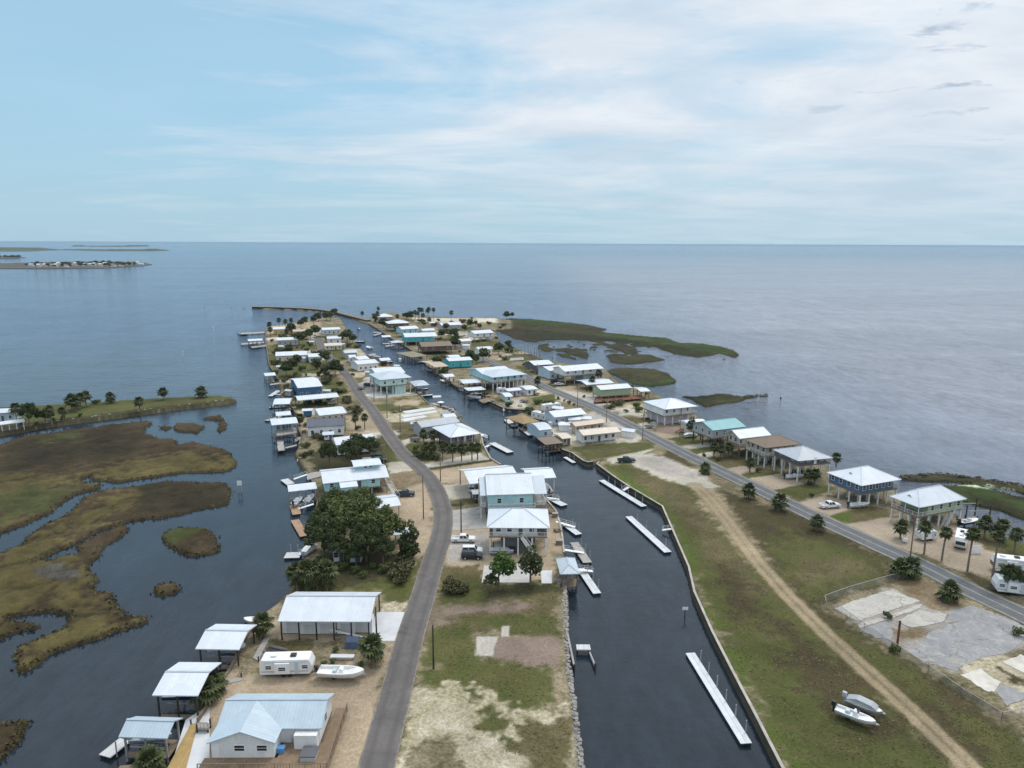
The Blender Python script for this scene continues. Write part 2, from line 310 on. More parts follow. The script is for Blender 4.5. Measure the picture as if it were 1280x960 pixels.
MARSH = [
 [(-200,600),(0,556),(30,545),(90,537),(140,530),(185,526.5),(188,529),(180,540),(200,548),(222,550),(220,555),(240,553),(275,560),(291,568),(296,579),(288,587),(260,590),(225,591),(180,598),(150,602),(113,600.5),(112,595.5),(104,597),(105,603),(125,605),(121,611),(95,617),(60,640),(30,655),(0,667),(-200,740)],
 [(-200,770),(0,692),(22,680),(42,663),(92,638),(105,622),(135,612),(210,600),(250,604),(282,602),(288,612),(288,620),(285,630),(250,637),(205,647),(160,652),(125,662),(95,677),(67,690),(38,703),(55,701),(75,697),(95,693),(98,682),(120,670),(150,658),(164,659),(155,668),(125,685),(119,696),(108,707),(110,718),(120,725),(122,735),(143,745),(145,752),(158,765),(178,769),(186,771),(180,777),(150,788),(110,802),(60,820),(36,838),(26,842),(20,835),(17,818),(22,810),(45,800),(62,792),(76,785),(84,776),(78,769),(66,767),(40,769.5),(8,772),(40,775),(54,780),(45,786),(25,792),(0,800),(-200,850)],
 [(202,672),(210,663),(235,659),(262,661),(272,672),(275,686),(262,693),(240,694),(222,690),(205,680)],
 [(191,740),(198,732),(215,729),(226,736),(215,743),(200,746)],
 [(-60,905),(10,903),(30,905),(33,915),(20,935),(0,950),(-60,985)],
 [(218,536),(222,529),(240,529),(258,533),(248,541),(230,540)], [(254,524),(262,519.5),(275,519.5),(283,526),(283,536),(275,541),(267,538),(275,532),(272,526)], [(199,534.5),(206,532.5),(213,534),(207,537.5)],
 [(566,401),(600,399),(625,398),(660,398),(700,402),(735,406),(760,411),(748,414.5),(780,418),(832,422),(852,428),(880,430),(905,434),(926,443),(918,447.5),(908,444),(900,441.5),(890,445),(872,447.5),(845,442),(820,433.5),(790,428.5),(755,425.5),(720,425.5),(680,425.5),(660,426),(645,424),(632,418),(612,411),(590,408)],
 [(698,437),(703,434.5),(720,437),(737,441),(733,448),(715,444.5)], [(757,447),(785,444),(790,442),(815,443),(838,449.5),(815,453),(790,456.5),(765,452.5)],
 [(755,465),(765,461.5),(790,459),(820,460),(838,466),(845,472),(841,480),(815,485),(790,478.5),(770,471)],
 [(833,494.5),(850,493),(880,493),(895,492.5),(930,495.5),(958,494),(930,499.5),(903,503.5),(882,508),(860,501)],
 [(1120,598),(1135,594),(1180,592.5),(1230,599),(1290,608.5),(1400,630),(1400,640),(1290,622),(1268,613.5),(1225,606),(1180,601.5),(1150,602)],
 [(1178,608),(1215,607),(1240,612.5),(1290,623),(1420,650),(1420,705),(1290,654),(1250,639),(1205,628)],
]
mr = random.Random(3)
for i in range(46):              # the scattered tussocks of the flooded marsh
    x, y = mr.uniform(688, 800), mr.uniform(425, 440); 
    if y > 436 and x < 735: continue
    w = mr.uniform(3, 10); h = mr.uniform(.5, 1.3)
    MARSH.append([(x+w*math.cos(a)*mr.uniform(.6, 1), y+h*math.sin(a)*mr.uniform(.6, 1)) for a in [k*6.283/9 for k in range(9)]])
for x, y, w in ((932,496,4),(941,495,3),(949,496,3),(957,495,2),(735,457,11),(722,457,5),(812,463,8),(795,441,6),(770,440,7),(905,449,3),(915,452,2),(690,447,4)):
    MARSH.append([(x+w*math.cos(k*.7), y+.9*math.sin(k*.7)) for k in range(9)])
FARLAND = [[(-300,336),(-300,331),(0,329.5),(60,328),(120,327),(176,327.5),(190,331),(176,332.6),(130,335.6),(60,336.2),(0,336)],
           [(-300,314),(-300,309),(0,309),(50,309.5),(76,312.3),(40,314.2),(0,314.6)], [(74,312.2),(120,311.6),(190,312),(214,313.2),(190,314),(120,313.8)],
           [(88,308),(120,307.2),(160,306.8),(188,308),(150,308.6)], [(-40,323.5),(0,321.5),(25,321.3),(33,322.3),(10,323.9)]]

CLS = dict(grass=((.070,.088,.025),(.112,.106,.044)), dry=((.155,.128,.072),(.085,.080,.036)), brown=((.085,.066,.038),(.058,.056,.025)), bright=((.070,.104,.020),(.098,.122,.032)),
           sand=((.41,.335,.25),(.33,.265,.195)), pale=((.56,.51,.42),(.26,.23,.135)), gravel=((.29,.27,.27),(.40,.37,.34)), shell=((.52,.49,.43),(.39,.36,.32)), mixed=((.31,.26,.185),(.10,.095,.048)),
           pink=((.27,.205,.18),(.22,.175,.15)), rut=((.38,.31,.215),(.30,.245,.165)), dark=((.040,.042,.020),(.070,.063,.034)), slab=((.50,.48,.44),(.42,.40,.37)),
           paver=((.40,.335,.27),(.34,.285,.23)), marsh=((.045,.032,.021),(.072,.054,.029)), mgreen=((.068,.058,.022),(.105,.087,.036)), mdark=((.024,.022,.012),(.044,.034,.019)), mfresh=((.042,.053,.017),(.064,.066,.025)), mud=((.10,.095,.095),(.045,.04,.03)), weed=((.165,.115,.065),(.26,.22,.16)), beach=((.62,.58,.50),(.48,.44,.37)))
# painted in this order; (class, feather in m, noise in m, pixels)
PAINT = [
 ('mixed',2,2,LEFT), ('mixed',2,2,RIGHT), ('grass',2,1,SPIT),
 ('dark',1,1,[(-200,575),(0,543),(55,531),(100,525),(200,512),(290,501),(290,498),(200,508),(100,521),(40,527),(0,533),(-200,560)]),
 # left peninsula, near
 ('sand',1.5,2,[(250,890),(300,805),(345,770),(470,800),(505,790),(478,870),(450,965),(380,985),(260,985)]),
 ('mixed',1,2,[(270,830),(310,800),(345,800),(470,800),(480,830),(420,830),(300,845)]), ('dry',1,1,[(340,800),(395,800),(385,818),(335,818)]),
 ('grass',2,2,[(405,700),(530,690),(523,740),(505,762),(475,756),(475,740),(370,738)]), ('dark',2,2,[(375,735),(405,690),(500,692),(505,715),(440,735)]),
 ('pale',1,1,[(475,752),(512,753),(505,768),(475,767)]),
 ('sand',2,2,[(498,640),(530,600),(545,640),(538,690),(515,705),(500,690)]), ('sand',1,1,[(470,618),(530,606),(543,640),(500,665),(480,650)]), ('weed',1,1,[(490,592),(518,586),(530,603),(486,612)]),
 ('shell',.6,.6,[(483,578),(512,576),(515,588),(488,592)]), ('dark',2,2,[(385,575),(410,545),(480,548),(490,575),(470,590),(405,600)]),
 ('grass',1.5,1.5,[(475,545),(495,563),(497,577),(480,575)]), ('sand',1.5,1.5,[(433,520),(458,512),(480,540),(470,548),(436,540)]), ('sand',1.5,2,[(365,508),(400,505),(400,548),(378,548)]),
 ('dry',1.5,2,[(355,480),(372,470),(372,500),(358,500)]), ('grass',2,2,[(403,470),(432,478),(436,492),(405,492)]), ('grass',3,3,[(338,455),(420,448),(425,462),(400,470),(350,478)]),
 ('shell',2,2,[(383,438),(404,438),(412,450),(383,450)]), ('grass',3,3,[(335,432),(398,428),(400,436),(336,440)]), ('grass',3,2,[(405,424),(430,430),(440,445),(425,452),(408,438)]),
 ('sand',3,2,[(335,408),(400,402),(402,415),(335,418)]), ('shell',2,2,[(385,412),(402,412),(400,424),(388,424)]), ('pale',2,2,[(430,436),(450,436),(462,445),(440,448)]), ('grass',2,2,[(436,462),(466,462),(470,480),(450,482)]),
 ('dry',2,2,[(442,465),(466,463),(468,474),(450,476)]),
 # between road and canal
 ('gravel',1,1,[(448,480),(470,470),(474,492),(460,500)]), ('pale',.8,.6,[(455,493),(480,489),(520,490),(522,494),(470,498)]), ('mixed',1,1,[(462,500),(480,497),(525,495),(533,502),(480,503)]),
 ('grass',1.2,1.2,[(466,507),(500,503),(535,503),(538,506),(500,511),(473,515)]), ('pale',.8,.8,[(475,518),(500,512),(545,508),(572,516),(574,527),(525,532),(490,528)]), ('dry',1,1,[(490,528),(526,527),(528,548),(498,550)]),
 ('shell',.6,.6,[(500,551),(525,545),(526,552),(505,558)]), ('grass',1,1,[(506,557),(528,551),(545,556),(550,575),(520,577)]), ('dark',1,1,[(512,565),(545,560),(552,573),(520,577)]),
 ('slab',.5,.4,[(520,582),(545,578),(600,566),(613,574),(560,581),(525,586)]), ('dark',.4,.4,[(525,586.5),(560,582),(614,574.5),(616,576.5),(562,584.5),(528,589)]),
 ('sand',1,1,[(528,590),(562,585),(615,577),(640,590),(580,605),(548,603)]), ('shell',.8,.8,[(548,608),(585,603),(605,620),(600,622),(560,624)]), ('dry',.6,.6,[(560,627),(603,621),(605,628),(562,634)]),
 ('dark',.5,.4,[(560,631),(580,628),(582,632),(562,634)]), ('sand',1.5,1,[(565,660),(610,655),(705,690),(710,735),(640,745),(555,705),(553,680)]), ('gravel',1,1,[(560,672),(605,665),(612,695),(560,705)]),
 ('sand',1,1,[(668,640),(690,632),(702,655),(707,735),(690,735),(688,690)]), ('mixed',1,1,[(690,690),(708,690),(709,735),(695,735)]),
 ('grass',2,2,[(550,712),(602,708),(605,725),(700,728),(698,748),(640,758),(545,762)]), ('dry',1,1,[(553,708),(600,706),(602,720),(553,728)]), ('dark',1.2,1,[(598,732),(690,728),(690,742),(610,748)]),
 ('dry',2.5,2,[(545,760),(640,750),(697,740),(699,800),(620,790),(520,800)]), ('pink',4,2.5,[(548,760),(580,755),(665,754),(640,766),(560,770),(535,795),(538,775)]), ('grass',1.5,1.5,[(540,785),(590,785),(600,830),(520,835),(530,810)]),
 ('grass',1.5,1.5,[(575,770),(632,768),(695,770),(694,795),(640,793),(600,785)]), ('pink',.7,.5,[(622,796),(697,796),(700,832),(650,834),(612,820)]), ('slab',.3,.25,[(595.5,796),(622,795.5),(616,820),(594,820)]), ('slab',.2,.1,[(627,783),(637,783),(636,796),(627,796)]),
 ('grass',2,2,[(522,832),(600,822),(690,836),(697,880),(640,892),(560,868),(520,855)]), ('mixed',1,1,[(690,830),(712,835),(722,900),(700,890)]),
 ('pale',2.2,3,[(512,862),(555,858),(590,868),(640,888),(700,888),(722,925),(728,1180),(440,1180),(480,960)]), ('grass',2,2.5,[(595,890),(650,900),(640,930),(590,915)]), ('dry',2,2,[(640,905),(712,900),(718,985),(660,985)]), ('mixed',1.5,2,[(505,930),(560,920),(600,985),(500,1000)]),
 # right land
 ('grass',3,3,[(746,580),(800,578),(870,610),(960,720),(1220,985),(1320,1180),(1095,1180),(991,985),(868,740),(845,672),(828,633),(784,607)]),
 ('bright',2.5,2.5,[(758,585),(790,600),(835,632),(860,680),(885,745),(930,830),(985,930),(1040,985),(1000,985),(890,780),(845,672),(828,635),(790,610)]),
 ('dry',3,3,[(790,580),(850,605),(905,660),(960,740),(920,760),(880,680),(850,640),(800,605)]), ('brown',4,4,[(950,760),(1010,800),(1080,850),(1150,930),(1080,920),(1000,860)]), ('brown',4,3,[(890,700),(935,725),(955,770),(915,770)]),
 ('brown',4,3,[(895,612),(1020,650),(1110,700),(1110,725),(1030,755),(1090,800),(1270,900),(1320,1180),(1210,960),(1020,780),(940,680)]), ('grass',4,4,[(985,660),(1100,700),(1090,728),(1010,745),(960,690)]), ('dry',4,4,[(1000,690),(1080,700),(1060,730),(1000,730)]),
 ('grass',4,3,[(1050,790),(1130,830),(1180,880),(1150,880),(1080,830)]), ('grass',4,4,[(1200,900),(1290,930),(1330,1000),(1260,985)]), ('pale',1.2,1.5,[(1200,945),(1216,960),(1230,985),(1205,975)]),
 ('rut',3.5,3,[(868,605),(890,612),(925,658),(952,700),(938,704),(905,665),(878,632)]), ('shell',1.5,1.5,[(780,575),(812,566),(850,580),(880,592),(897,608),(870,611),(838,602),(805,588)]), ('gravel',1.5,1.2,[(795,572),(830,570),(862,586),(872,598),(835,594),(805,582)]), ('shell',1,1,[(757,573),(790,565),(818,560),(800,572),(765,580)]),
 ('grass',1,1,[(716,560),(760,553),(815,553),(820,560),(770,570),(735,576)]), ('dry',1,1,[(725,563),(780,558),(790,563),(745,571)]),
 ('brown',1.2,1,[(835,563),(870,583),(860,583),(830,570)]),
 ('shell',2,2,[(690,520),(745,515),(800,543),(800,552),(725,556),(705,556),(680,535)]), ('pink',1,1,[(745,528),(790,540),(770,548)]), ('mixed',1,2,[(657,512),(690,505),(692,530),(660,530)]),
 ('bright',.8,.8,[(664,497),(675,494),(695,493),(700,497),(690,503),(667,507)]), ('sand',1.5,1.5,[(610,490),(660,485),(700,495),(660,497),(650,510),(630,508)]), ('shell',1.5,1.5,[(625,500),(655,500),(658,510),(635,510)]),
 ('sand',1,1,[(655,462),(690,464),(700,478),(740,490),(790,505),(740,505),(690,485)]), ('shell',1.5,1.5,[(690,482),(760,500),(745,505),(700,490)]), ('grass',1,1,[(643,458),(660,457),(664,463),(650,464)]),
 ('dark',1,1,[(742,499),(800,494),(802,500),(770,506)]), ('pale',1.5,2,[(765,505),(815,507),(825,520),(800,522),(775,515)]), ('dry',1.2,1,[(770,520),(822,524),(825,530),(790,530)]), ('shell',1,1,[(795,528),(825,527),(815,537),(805,537)]),
 ('pink',1,1,[(820,530),(850,535),(852,543),(828,543)]), ('sand',1,1,[(808,538),(850,545),(870,553),(835,553)]), ('grass',1,1,[(832,548),(868,544),(875,553),(850,555)]), ('shell',.7,.6,[(850,558),(890,552),(900,556),(872,563)]), ('grass',1,1,[(860,562),(895,556),(905,560),(872,570)]),
 ('shell',.6,.6,[(872,568),(890,564),(893,570),(882,575)]), ('dry',1,1,[(882,572),(945,568),(950,582),(930,586),(900,584)]), ('paver',.5,.5,[(908,586),(940,581),(952,586),(925,594)]), ('grass',1,1,[(922,594),(970,586),(978,594),(940,600)]),
 ('paver',.4,.3,[(936,598),(975,592),(1008,605),(968,613)]), ('grass',.8,.7,[(968,613),(1008,604),(1035,606),(1045,612),(1000,626)]), ('paver',.4,.3,[(995,629),(1030,620),(1080,630),(1037,645)]), ('dry',.8,.7,[(1037,645),(1082,632),(1108,637),(1112,646),(1060,655)]),
 ('bright',.8,.7,[(1037,645),(1065,638),(1060,655)]), ('paver',.6,.5,[(1057,655),(1110,647),(1150,650),(1200,660),(1245,690),(1245,720),(1200,715),(1165,700),(1110,680)]),
 ('dry',.7,.6,[(1118,685),(1150,692),(1182,704),(1150,708)]), ('brown',.6,.5,[(1198,713),(1215,716),(1262,738),(1262,746),(1225,735)]), ('grass',1,1,[(1208,666),(1225,658),(1285,676),(1400,720),(1300,700),(1245,692)]), ('dry',1,1,[(1212,668),(1240,675),(1260,690),(1240,692)]),
 ('gravel',2,2,[(1050,760),(1110,738),(1150,750),(1185,762),(1216,757),(1280,783),(1275,805),(1225,824),(1190,838),(1130,812),(1080,787)]), ('weed',1.2,1.5,[(1125,728),(1150,725),(1215,750),(1195,760),(1165,760)]), ('weed',2,2,[(1112,785),(1145,786),(1165,790),(1150,802),(1122,803)]), ('weed',1.5,2,[(1130,735),(1160,740),(1195,757),(1180,766),(1150,752)]), ('pale',1.2,1.5,[(1200,835),(1250,815),(1320,850),(1320,900),(1270,890)]), ('brown',1,1.5,[(1250,835),(1290,850),(1290,865),(1260,850)]),
 # far end of the right land
 ('beach',3,2,[(515,397),(560,398),(620,398),(622,403),(560,402),(520,402)]), ('grass',2,2,[(560,412),(590,408),(596,414),(560,418)]), ('shell',3,2,[(548,414),(590,417),(600,425),(570,428)]), ('grass',3,2,[(585,430),(612,428),(640,440),(600,447)]), ('shell',3,2,[(610,430),(628,429),(640,437),(612,437)]), ('shell',2,2,[(622,443),(655,440),(655,450),(620,450)]),
 ('mixed',2,2,[(462,404),(480,396),(500,412),(505,425),(485,418)]),
]
pr_ = random.Random(17)          # the far lots: narrow strips of lawn, sand, shell and weeds; dark ones also paint shade
for (xa, xb, ya, yb, sl, n) in ((338,405,412,520,.75,46), (425,470,420,475,.9,14), (450,560,470,560,1.6,16), (520,640,398,455,1.4,30), (560,690,455,500,1.6,14), (690,800,480,520,1.6,12)):
    for i in range(n):
        y = pr_.uniform(ya, yb); f = (y-ya)/(yb-ya); x = pr_.uniform(xa, xb)+f*sl*20; w = pr_.uniform(6, 22)*(.6+f*.6); h = pr_.uniform(.8, 2.6)*(.6+f*1.3)
        PAINT.append((pr_.choice(('grass', 'dark', 'dark', 'grass', 'shell', 'sand', 'brown', 'dry')), 1.5, 2.5, [(x-w, y-h), (x+w*.8, y-h*1.3), (x+w, y+h), (x-w, y+h*1.2)]))
MPAINT = [('mgreen',7,9,[(-200,640),(0,590),(60,592),(110,600),(150,602),(280,588),(296,575),(240,565),(160,575),(60,615),(0,660),(-200,700)]), ('mgreen',6,7,[(0,692),(105,640),(150,612),(230,603),(260,612),(150,640),(110,655),(60,690),(0,725)]),
          ('mgreen',5,6,[(-50,700),(60,690),(100,700),(110,735),(60,745),(0,800),(-200,830)]), ('mgreen',4,4,[(60,745),(150,755),(150,785),(60,818),(30,835),(20,815),(80,790)]), ('mdark',5,7,[(0,562),(60,545),(140,535),(190,548),(150,570),(70,580),(0,590)]), ('mdark',4,5,[(170,600),(285,603),(288,625),(200,645),(165,640)]), ('mfresh',3,4,[(60,545),(110,540),(100,546),(55,552)]),
          ('mfresh',2,2,[(203,672),(212,663),(235,660),(250,662),(228,676),(208,680)]), ('mud',1.5,2,[(40,712),(70,705),(95,712),(90,728),(60,728)]), ('mfresh',5,6,[(0,620),(40,610),(100,612),(90,617),(50,640),(0,650)]),
          ('mdark',6,8,[(570,404),(640,410),(760,420),(830,426),(900,440),(880,447),(760,428),(640,426),(590,410)]), ('mfresh',5,9,[(610,399),(680,399),(730,405),(700,407),(640,405)]), ('mfresh',5,9,[(740,416),(830,423),(900,433),(925,442),(900,442),(840,432),(760,422)]), ('mfresh',3,3,[(770,474),(820,478),(842,472),(840,480),(815,485)]), ('mfresh',3,4,[(1190,609),(1240,613),(1290,625),(1400,650),(1400,690),(1290,660),(1240,645),(1205,634)]),
          ('mdark',3,4,[(1205,615),(1290,640),(1290,655),(1240,640)]), ('beach',1,1,[(1180,602),(1230,606),(1268,612),(1262,615),(1225,610),(1185,606)]), ('mdark',2,3,[(833,494),(890,493),(900,503),(880,507)])]
TRACK = [(868,606),(885,622),(908,650),(945,700),(985,745),(1030,790),(1080,835),(1130,880),(1200,947),(1235,985),(1300,1060)]

def sdist(P, poly):
    """signed distance (inside positive) of points P (n,2) to a polygon in metres"""
    n = len(poly); d2 = np.full(len(P), 1e18); ins = np.zeros(len(P), bool)
    for i in range(n):
        a, b = poly[i], poly[(i+1) % n]; e = b-a; w = P-a
        t = np.clip((w@e)/max(e@e, 1e-12), 0, 1); q = w-t[:, None]*e; d2 = np.minimum(d2, (q*q).sum(1))
        c = ((a[1] <= P[:, 1]) != (b[1] <= P[:, 1]))
        if e[1] != 0: ins ^= c & (P[:, 0] < a[0]+(P[:, 1]-a[1])/e[1]*e[0])
    return np.where(ins, 1, -1)*np.sqrt(d2)
def pdist(P, line):
    d2 = np.full(len(P), 1e18)
    for a, b in zip(line[:-1], line[1:]):
        e = b-a; w = P-a; t = np.clip((w@e)/max(e@e, 1e-12), 0, 1); q = w-t[:, None]*e; d2 = np.minimum(d2, (q*q).sum(1))
    return np.sqrt(d2)
def vnoise(P, s, seed):
    """smooth value noise, about -1..1"""
    rs = np.random.RandomState(seed); T = rs.rand(256, 256)*2-1; out = 0; amp = 1.0; tot = 0
    for o in range(3):
        q = P/s*2**o; i = np.floor(q).astype(int); f = q-i; f = f*f*(3-2*f); x, y = i[:, 0] % 256, i[:, 1] % 256; x1, y1 = (x+1) % 256, (y+1) % 256
        v = (T[x, y]*(1-f[:, 0])+T[x1, y]*f[:, 0])*(1-f[:, 1])+(T[x, y1]*(1-f[:, 0])+T[x1, y1]*f[:, 0])*f[:, 1]
        out = out+v*amp; tot += amp; amp *= .55
    return out/tot*1.6
def sstep(a, b, x):
    t = np.clip((x-a)/(b-a), 0, 1); return t*t*(3-2*t)

# one sheet, finer where it is nearer, so that distant shores need no more points than near ones
ys = np.concatenate([np.arange(383.6, 470, .75), np.arange(470, 620, 1.1), np.arange(620, 1000, 1.7), np.arange(1000, 1190, 6)]); xs = np.arange(-200, 1500, 2.4)
gx, gy = np.meshgrid(xs, ys); nr_, nc_ = gx.shape
PW = GA(np.stack([gx.ravel(), gy.ravel()], 1), 1.0)
lands = [GA(p, LZ) for p in (LEFT, RIGHT, SPIT)]; marshes = [GA(p, .3) for p in MARSH]
def field(polys, noise_m):
    s = np.full(len(PW), -1e9)
    for p in polys:
        lo, hi = p.min(0)-12, p.max(0)+12; k = ((PW >= lo) & (PW <= hi)).all(1)
        if k.any(): s[k] = np.maximum(s[k], sdist(PW[k], p))
    return s
n_a = vnoise(PW, 3.0, 1); n_b = vnoise(PW, 9.0, 2); n_c = vnoise(PW, 1.2, 3); n_d = vnoise(PW, 25, 4)
sl_ = field(lands, 0); n_e = vnoise(PW*np.array([1.0, .55]), 20.0, 6); sm_ = field(marshes, 0)+n_a*.5+n_b*.7; sm_ = np.where((PW[:, 0] > 10) & (PW[:, 1] > 260), sm_+n_e*3.2-.6, sm_)
fl_ = field([GA([(640,425),(700,424),(790,428),(850,442),(835,446),(780,447),(720,450),(690,444),(665,433)], 0)], 0); sm_ = np.maximum(sm_, np.minimum(fl_*.25, (vnoise(PW*np.array([1.0, .42]), 11.0, 8)-.10)*4.5))   # flooded marsh, broken into tussocks
Zl = -1.2+(LZ+1.2)*sstep(-.9, .1, sl_); Zm = -1.2+(1.2+.55)*sstep(-.8, .5, sm_)+np.where(sm_ > 0, (n_c*.16+n_a*.14+n_b*.12)*sstep(0, 1.5, sm_), 0)
Zl = Zl+np.where(sl_ > 1.0, (n_b*.05+n_c*.02), 0)
Z = np.maximum(Zl, Zm); is_m = (Zm > Zl)
ca = np.zeros((len(PW), 3)); cb = np.zeros((len(PW), 3)); ca[:], cb[:] = CLS['mixed']
ca[is_m], cb[is_m] = CLS['marsh']
def lay(cls, fe, am, px, z, only):
    p = GA(px, z); lo, hi = p.min(0)-8, p.max(0)+8; k = np.where(((PW >= lo) & (PW <= hi)).all(1) & only)[0]
    if not len(k): return
    s = sdist(PW[k], p)+am*(n_a[k]*.7+n_c[k]*.5); w = sstep(-fe*.5, fe*.5, s)[:, None]
    ca[k] = ca[k]*(1-w)+np.array(CLS[cls][0])*w; cb[k] = cb[k]*(1-w)+np.array(CLS[cls][1])*w
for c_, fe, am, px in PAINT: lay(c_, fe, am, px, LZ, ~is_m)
for c_, fe, am, px in MPAINT: lay(c_, fe, am, px, .5, is_m)
d = pdist(PW, GA(TRACK, LZ))+n_c*.12
for lo, hi, c_, a_ in ((0, 2.2, 'dry', .55), (.36, 1.75, 'rut', .95), (0, 1.1, 'rut', .35)):
    w = (sstep(lo-.3, lo+.2, d)*(1-sstep(hi-.35, hi+.25, d))*a_)[:, None] if lo else ((1-sstep(hi-.5, hi+.5, d))*a_)[:, None]
    ca = ca*(1-w)+np.array(CLS[c_][0])*w; cb = cb*(1-w)+np.array(CLS[c_][1])*w
# meadow mottling: real differences of sward, a few metres across
mot = (1+.16*n_d+.14*n_b+np.where(is_m, .16*n_a+.16*n_c+.10*n_b, 0))[:, None]; ca *= mot; cb *= mot
ed_ = ((1-sstep(-.15, .45, sl_))*(~is_m))[:, None]*.9; ca = ca*(1-ed_)+np.array((.050, .043, .033))*ed_; cb = cb*(1-ed_)+np.array((.085, .074, .056))*ed_
# old tidal creeks, dark and sunken, through the marsh
for ln in ([(-20,606),(40,596),(78,588),(118,577),(160,566),(195,556)], [(60,612),(85,604),(100,600)], [(0,585),(50,578),(95,566)], [(0,708),(30,703),(60,690),(95,668),(130,645)], [(30,640),(60,628),(88,622)], [(150,625),(190,618),(240,618)], [(60,760),(90,770),(130,768)], [(650,404),(700,409),(760,416),(840,428)], [(640,417),(700,416),(740,421)], [(780,465),(805,472),(820,480)]):
    q_ = np.array([(v.x, v.y) for v in [Vector(p_) for p_ in GA(ln, .5)]]); dl = pdist(PW, q_)+n_b*.6+n_a*.3; w = ((1-sstep(.2, 1.1, dl))*is_m)[:, None]*.7
    ca = ca*(1-w)+np.array((.026, .023, .015))*w; cb = cb*(1-w)+np.array((.036, .032, .02))*w
# dark marsh rim: shade of the standing edge put into the colour
rim = ((1-sstep(.2, 1.6, sm_))*is_m)[:, None]*.6; ca = ca*(1-rim)+np.array((.040, .034, .022))*rim; cb = cb*(1-rim)+np.array((.055, .046, .028))*rim
fr_ = (is_m & (PW[:, 0] > 10) & (PW[:, 1] > 150))[:, None]; ca = np.where(fr_, ca*np.array((.74, .98, .80)), ca); cb = np.where(fr_, cb*np.array((.74, .98, .80)), cb)      # greener cordgrass on the seaward side
LAT = GA(np.array(LEFT[:1]), 0)
def sheet(name, keep, kind):
    q = np.arange(nr_*nc_).reshape(nr_, nc_); F = np.stack([q[1:, :-1], q[1:, 1:], q[:-1, 1:], q[:-1, :-1]], -1).reshape(-1, 4)
    F = F[keep(F)]; used, inv = np.unique(F, return_inverse=True); F = inv.reshape(-1, 4)
    me = bpy.data.meshes.new(name); V = np.column_stack([PW[used], Z[used]]); me.vertices.add(len(V)); me.vertices.foreach_set('co', V.ravel().astype(np.float32))
    me.loops.add(len(F)*4); me.loops.foreach_set('vertex_index', F.ravel().astype(np.int32)); me.polygons.add(len(F)); me.polygons.foreach_set('loop_start', np.arange(len(F), dtype=np.int32)*4)
    me.update(calc_edges=True); me.polygons.foreach_set('use_smooth', [True]*len(F))
    for an, c_ in (('cola', ca), ('colb', cb)):
        at = me.color_attributes.new(an, 'FLOAT_COLOR', 'POINT'); at.data.foreach_set('color', np.column_stack([c_[used], np.ones(len(used))]).ravel().astype(np.float32))
    me.materials.append(M['ground_mix']); o = bpy.data.objects.new(name, me); COL.objects.link(o); tag(o, kind=kind); return o
wet = Z > -1.19
mface = lambda F: is_m[F].sum(1) >= 2
sheet('ground', lambda F: wet[F].any(1) & ~mface(F), 'structure')
ms = sheet('marsh', lambda F: wet[F].any(1) & mface(F), 'structure')
# standing marsh grass: blades over the tussocks, thickest at the rim
bm_ = MB(); gr = np.random.RandomState(5); cand = np.where(is_m & (sm_ > -.2) & (sm_ < .9) & (PW[:, 1] < 420))[0]
wgt = (gy.ravel()[cand]-380)**-1.0*np.where(sm_[cand] < 1.6, 5.0, .35); pick = gr.choice(cand, min(5000, len(cand)), replace=False, p=wgt/wgt.sum())
VV = []; FF = []; MM = []
for i in pick:
    x, y = PW[i]+gr.uniform(-.5, .5, 2); z = Z[i]-.1; a = gr.uniform(0, 6.28); w = gr.uniform(.10, .30); h = gr.uniform(.25, .55); lx, ly = gr.uniform(-.3, .3, 2); k = len(VV)
    dx, dy = math.cos(a)*w, math.sin(a)*w
    VV += [(x-dx, y-dy, z), (x+dx, y+dy, z), (x+dx*.8+lx, y+dy*.8+ly, z+h), (x-dx*.8+lx, y-dy*.8+ly, z+h*.85)]; FF.append((k, k+1, k+2, k+3)); MM.append(int(gr.rand() < .5+.3*n_b[i]))
leafmat('marsh_blade', (.066, .050, .030), (.110, .088, .046), .08); leafmat('marsh_blade_green', (.085, .078, .030), (.135, .118, .050), .08)
bm_.v, bm_.f, bm_.m = VV, FF, MM
tag(bm_.build('marsh_grass', [M['marsh_blade'], M['marsh_blade_green']]), 'brown and olive marsh grass standing in the tidal shallows', 'marsh grass', kind='stuff')
# water: a disc to the horizon
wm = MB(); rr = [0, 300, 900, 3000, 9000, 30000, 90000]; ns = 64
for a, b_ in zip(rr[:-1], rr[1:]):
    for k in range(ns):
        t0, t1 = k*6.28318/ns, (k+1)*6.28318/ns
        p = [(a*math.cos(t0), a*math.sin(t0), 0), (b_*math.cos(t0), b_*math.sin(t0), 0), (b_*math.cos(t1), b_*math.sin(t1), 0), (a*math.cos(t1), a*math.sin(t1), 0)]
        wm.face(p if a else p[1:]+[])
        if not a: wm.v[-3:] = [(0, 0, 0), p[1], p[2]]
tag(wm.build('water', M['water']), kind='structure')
# far low islands
for k, p in enumerate(FARLAND):
    q = GA(p, 0); mb = MB(); mb.poly([(x, y, -1) for x, y in q]+[(x, y, 1.2) for x, y in q], [tuple(range(len(q), 2*len(q)))]+[(i, (i+1) % len(q), len(q)+(i+1) % len(q), len(q)+i) for i in range(len(q))])
    if 'island_soil' not in M:
        m, b, o = newmat('island_soil'); g = nn('ShaderNodeNewGeometry'); lk(mixc(ramp(noise(mapping(g.outputs['Position'], sc=(.02, .006, 1)), 1.0, 5, .6), (.35, 0), (.65, 1)), (.055, .048, .034), (.095, .082, .058)), b.inputs['Base Color']); b.inputs['Roughness'].default_value = .95
    tag(mb.build('island', M['island_soil']), kind='structure')

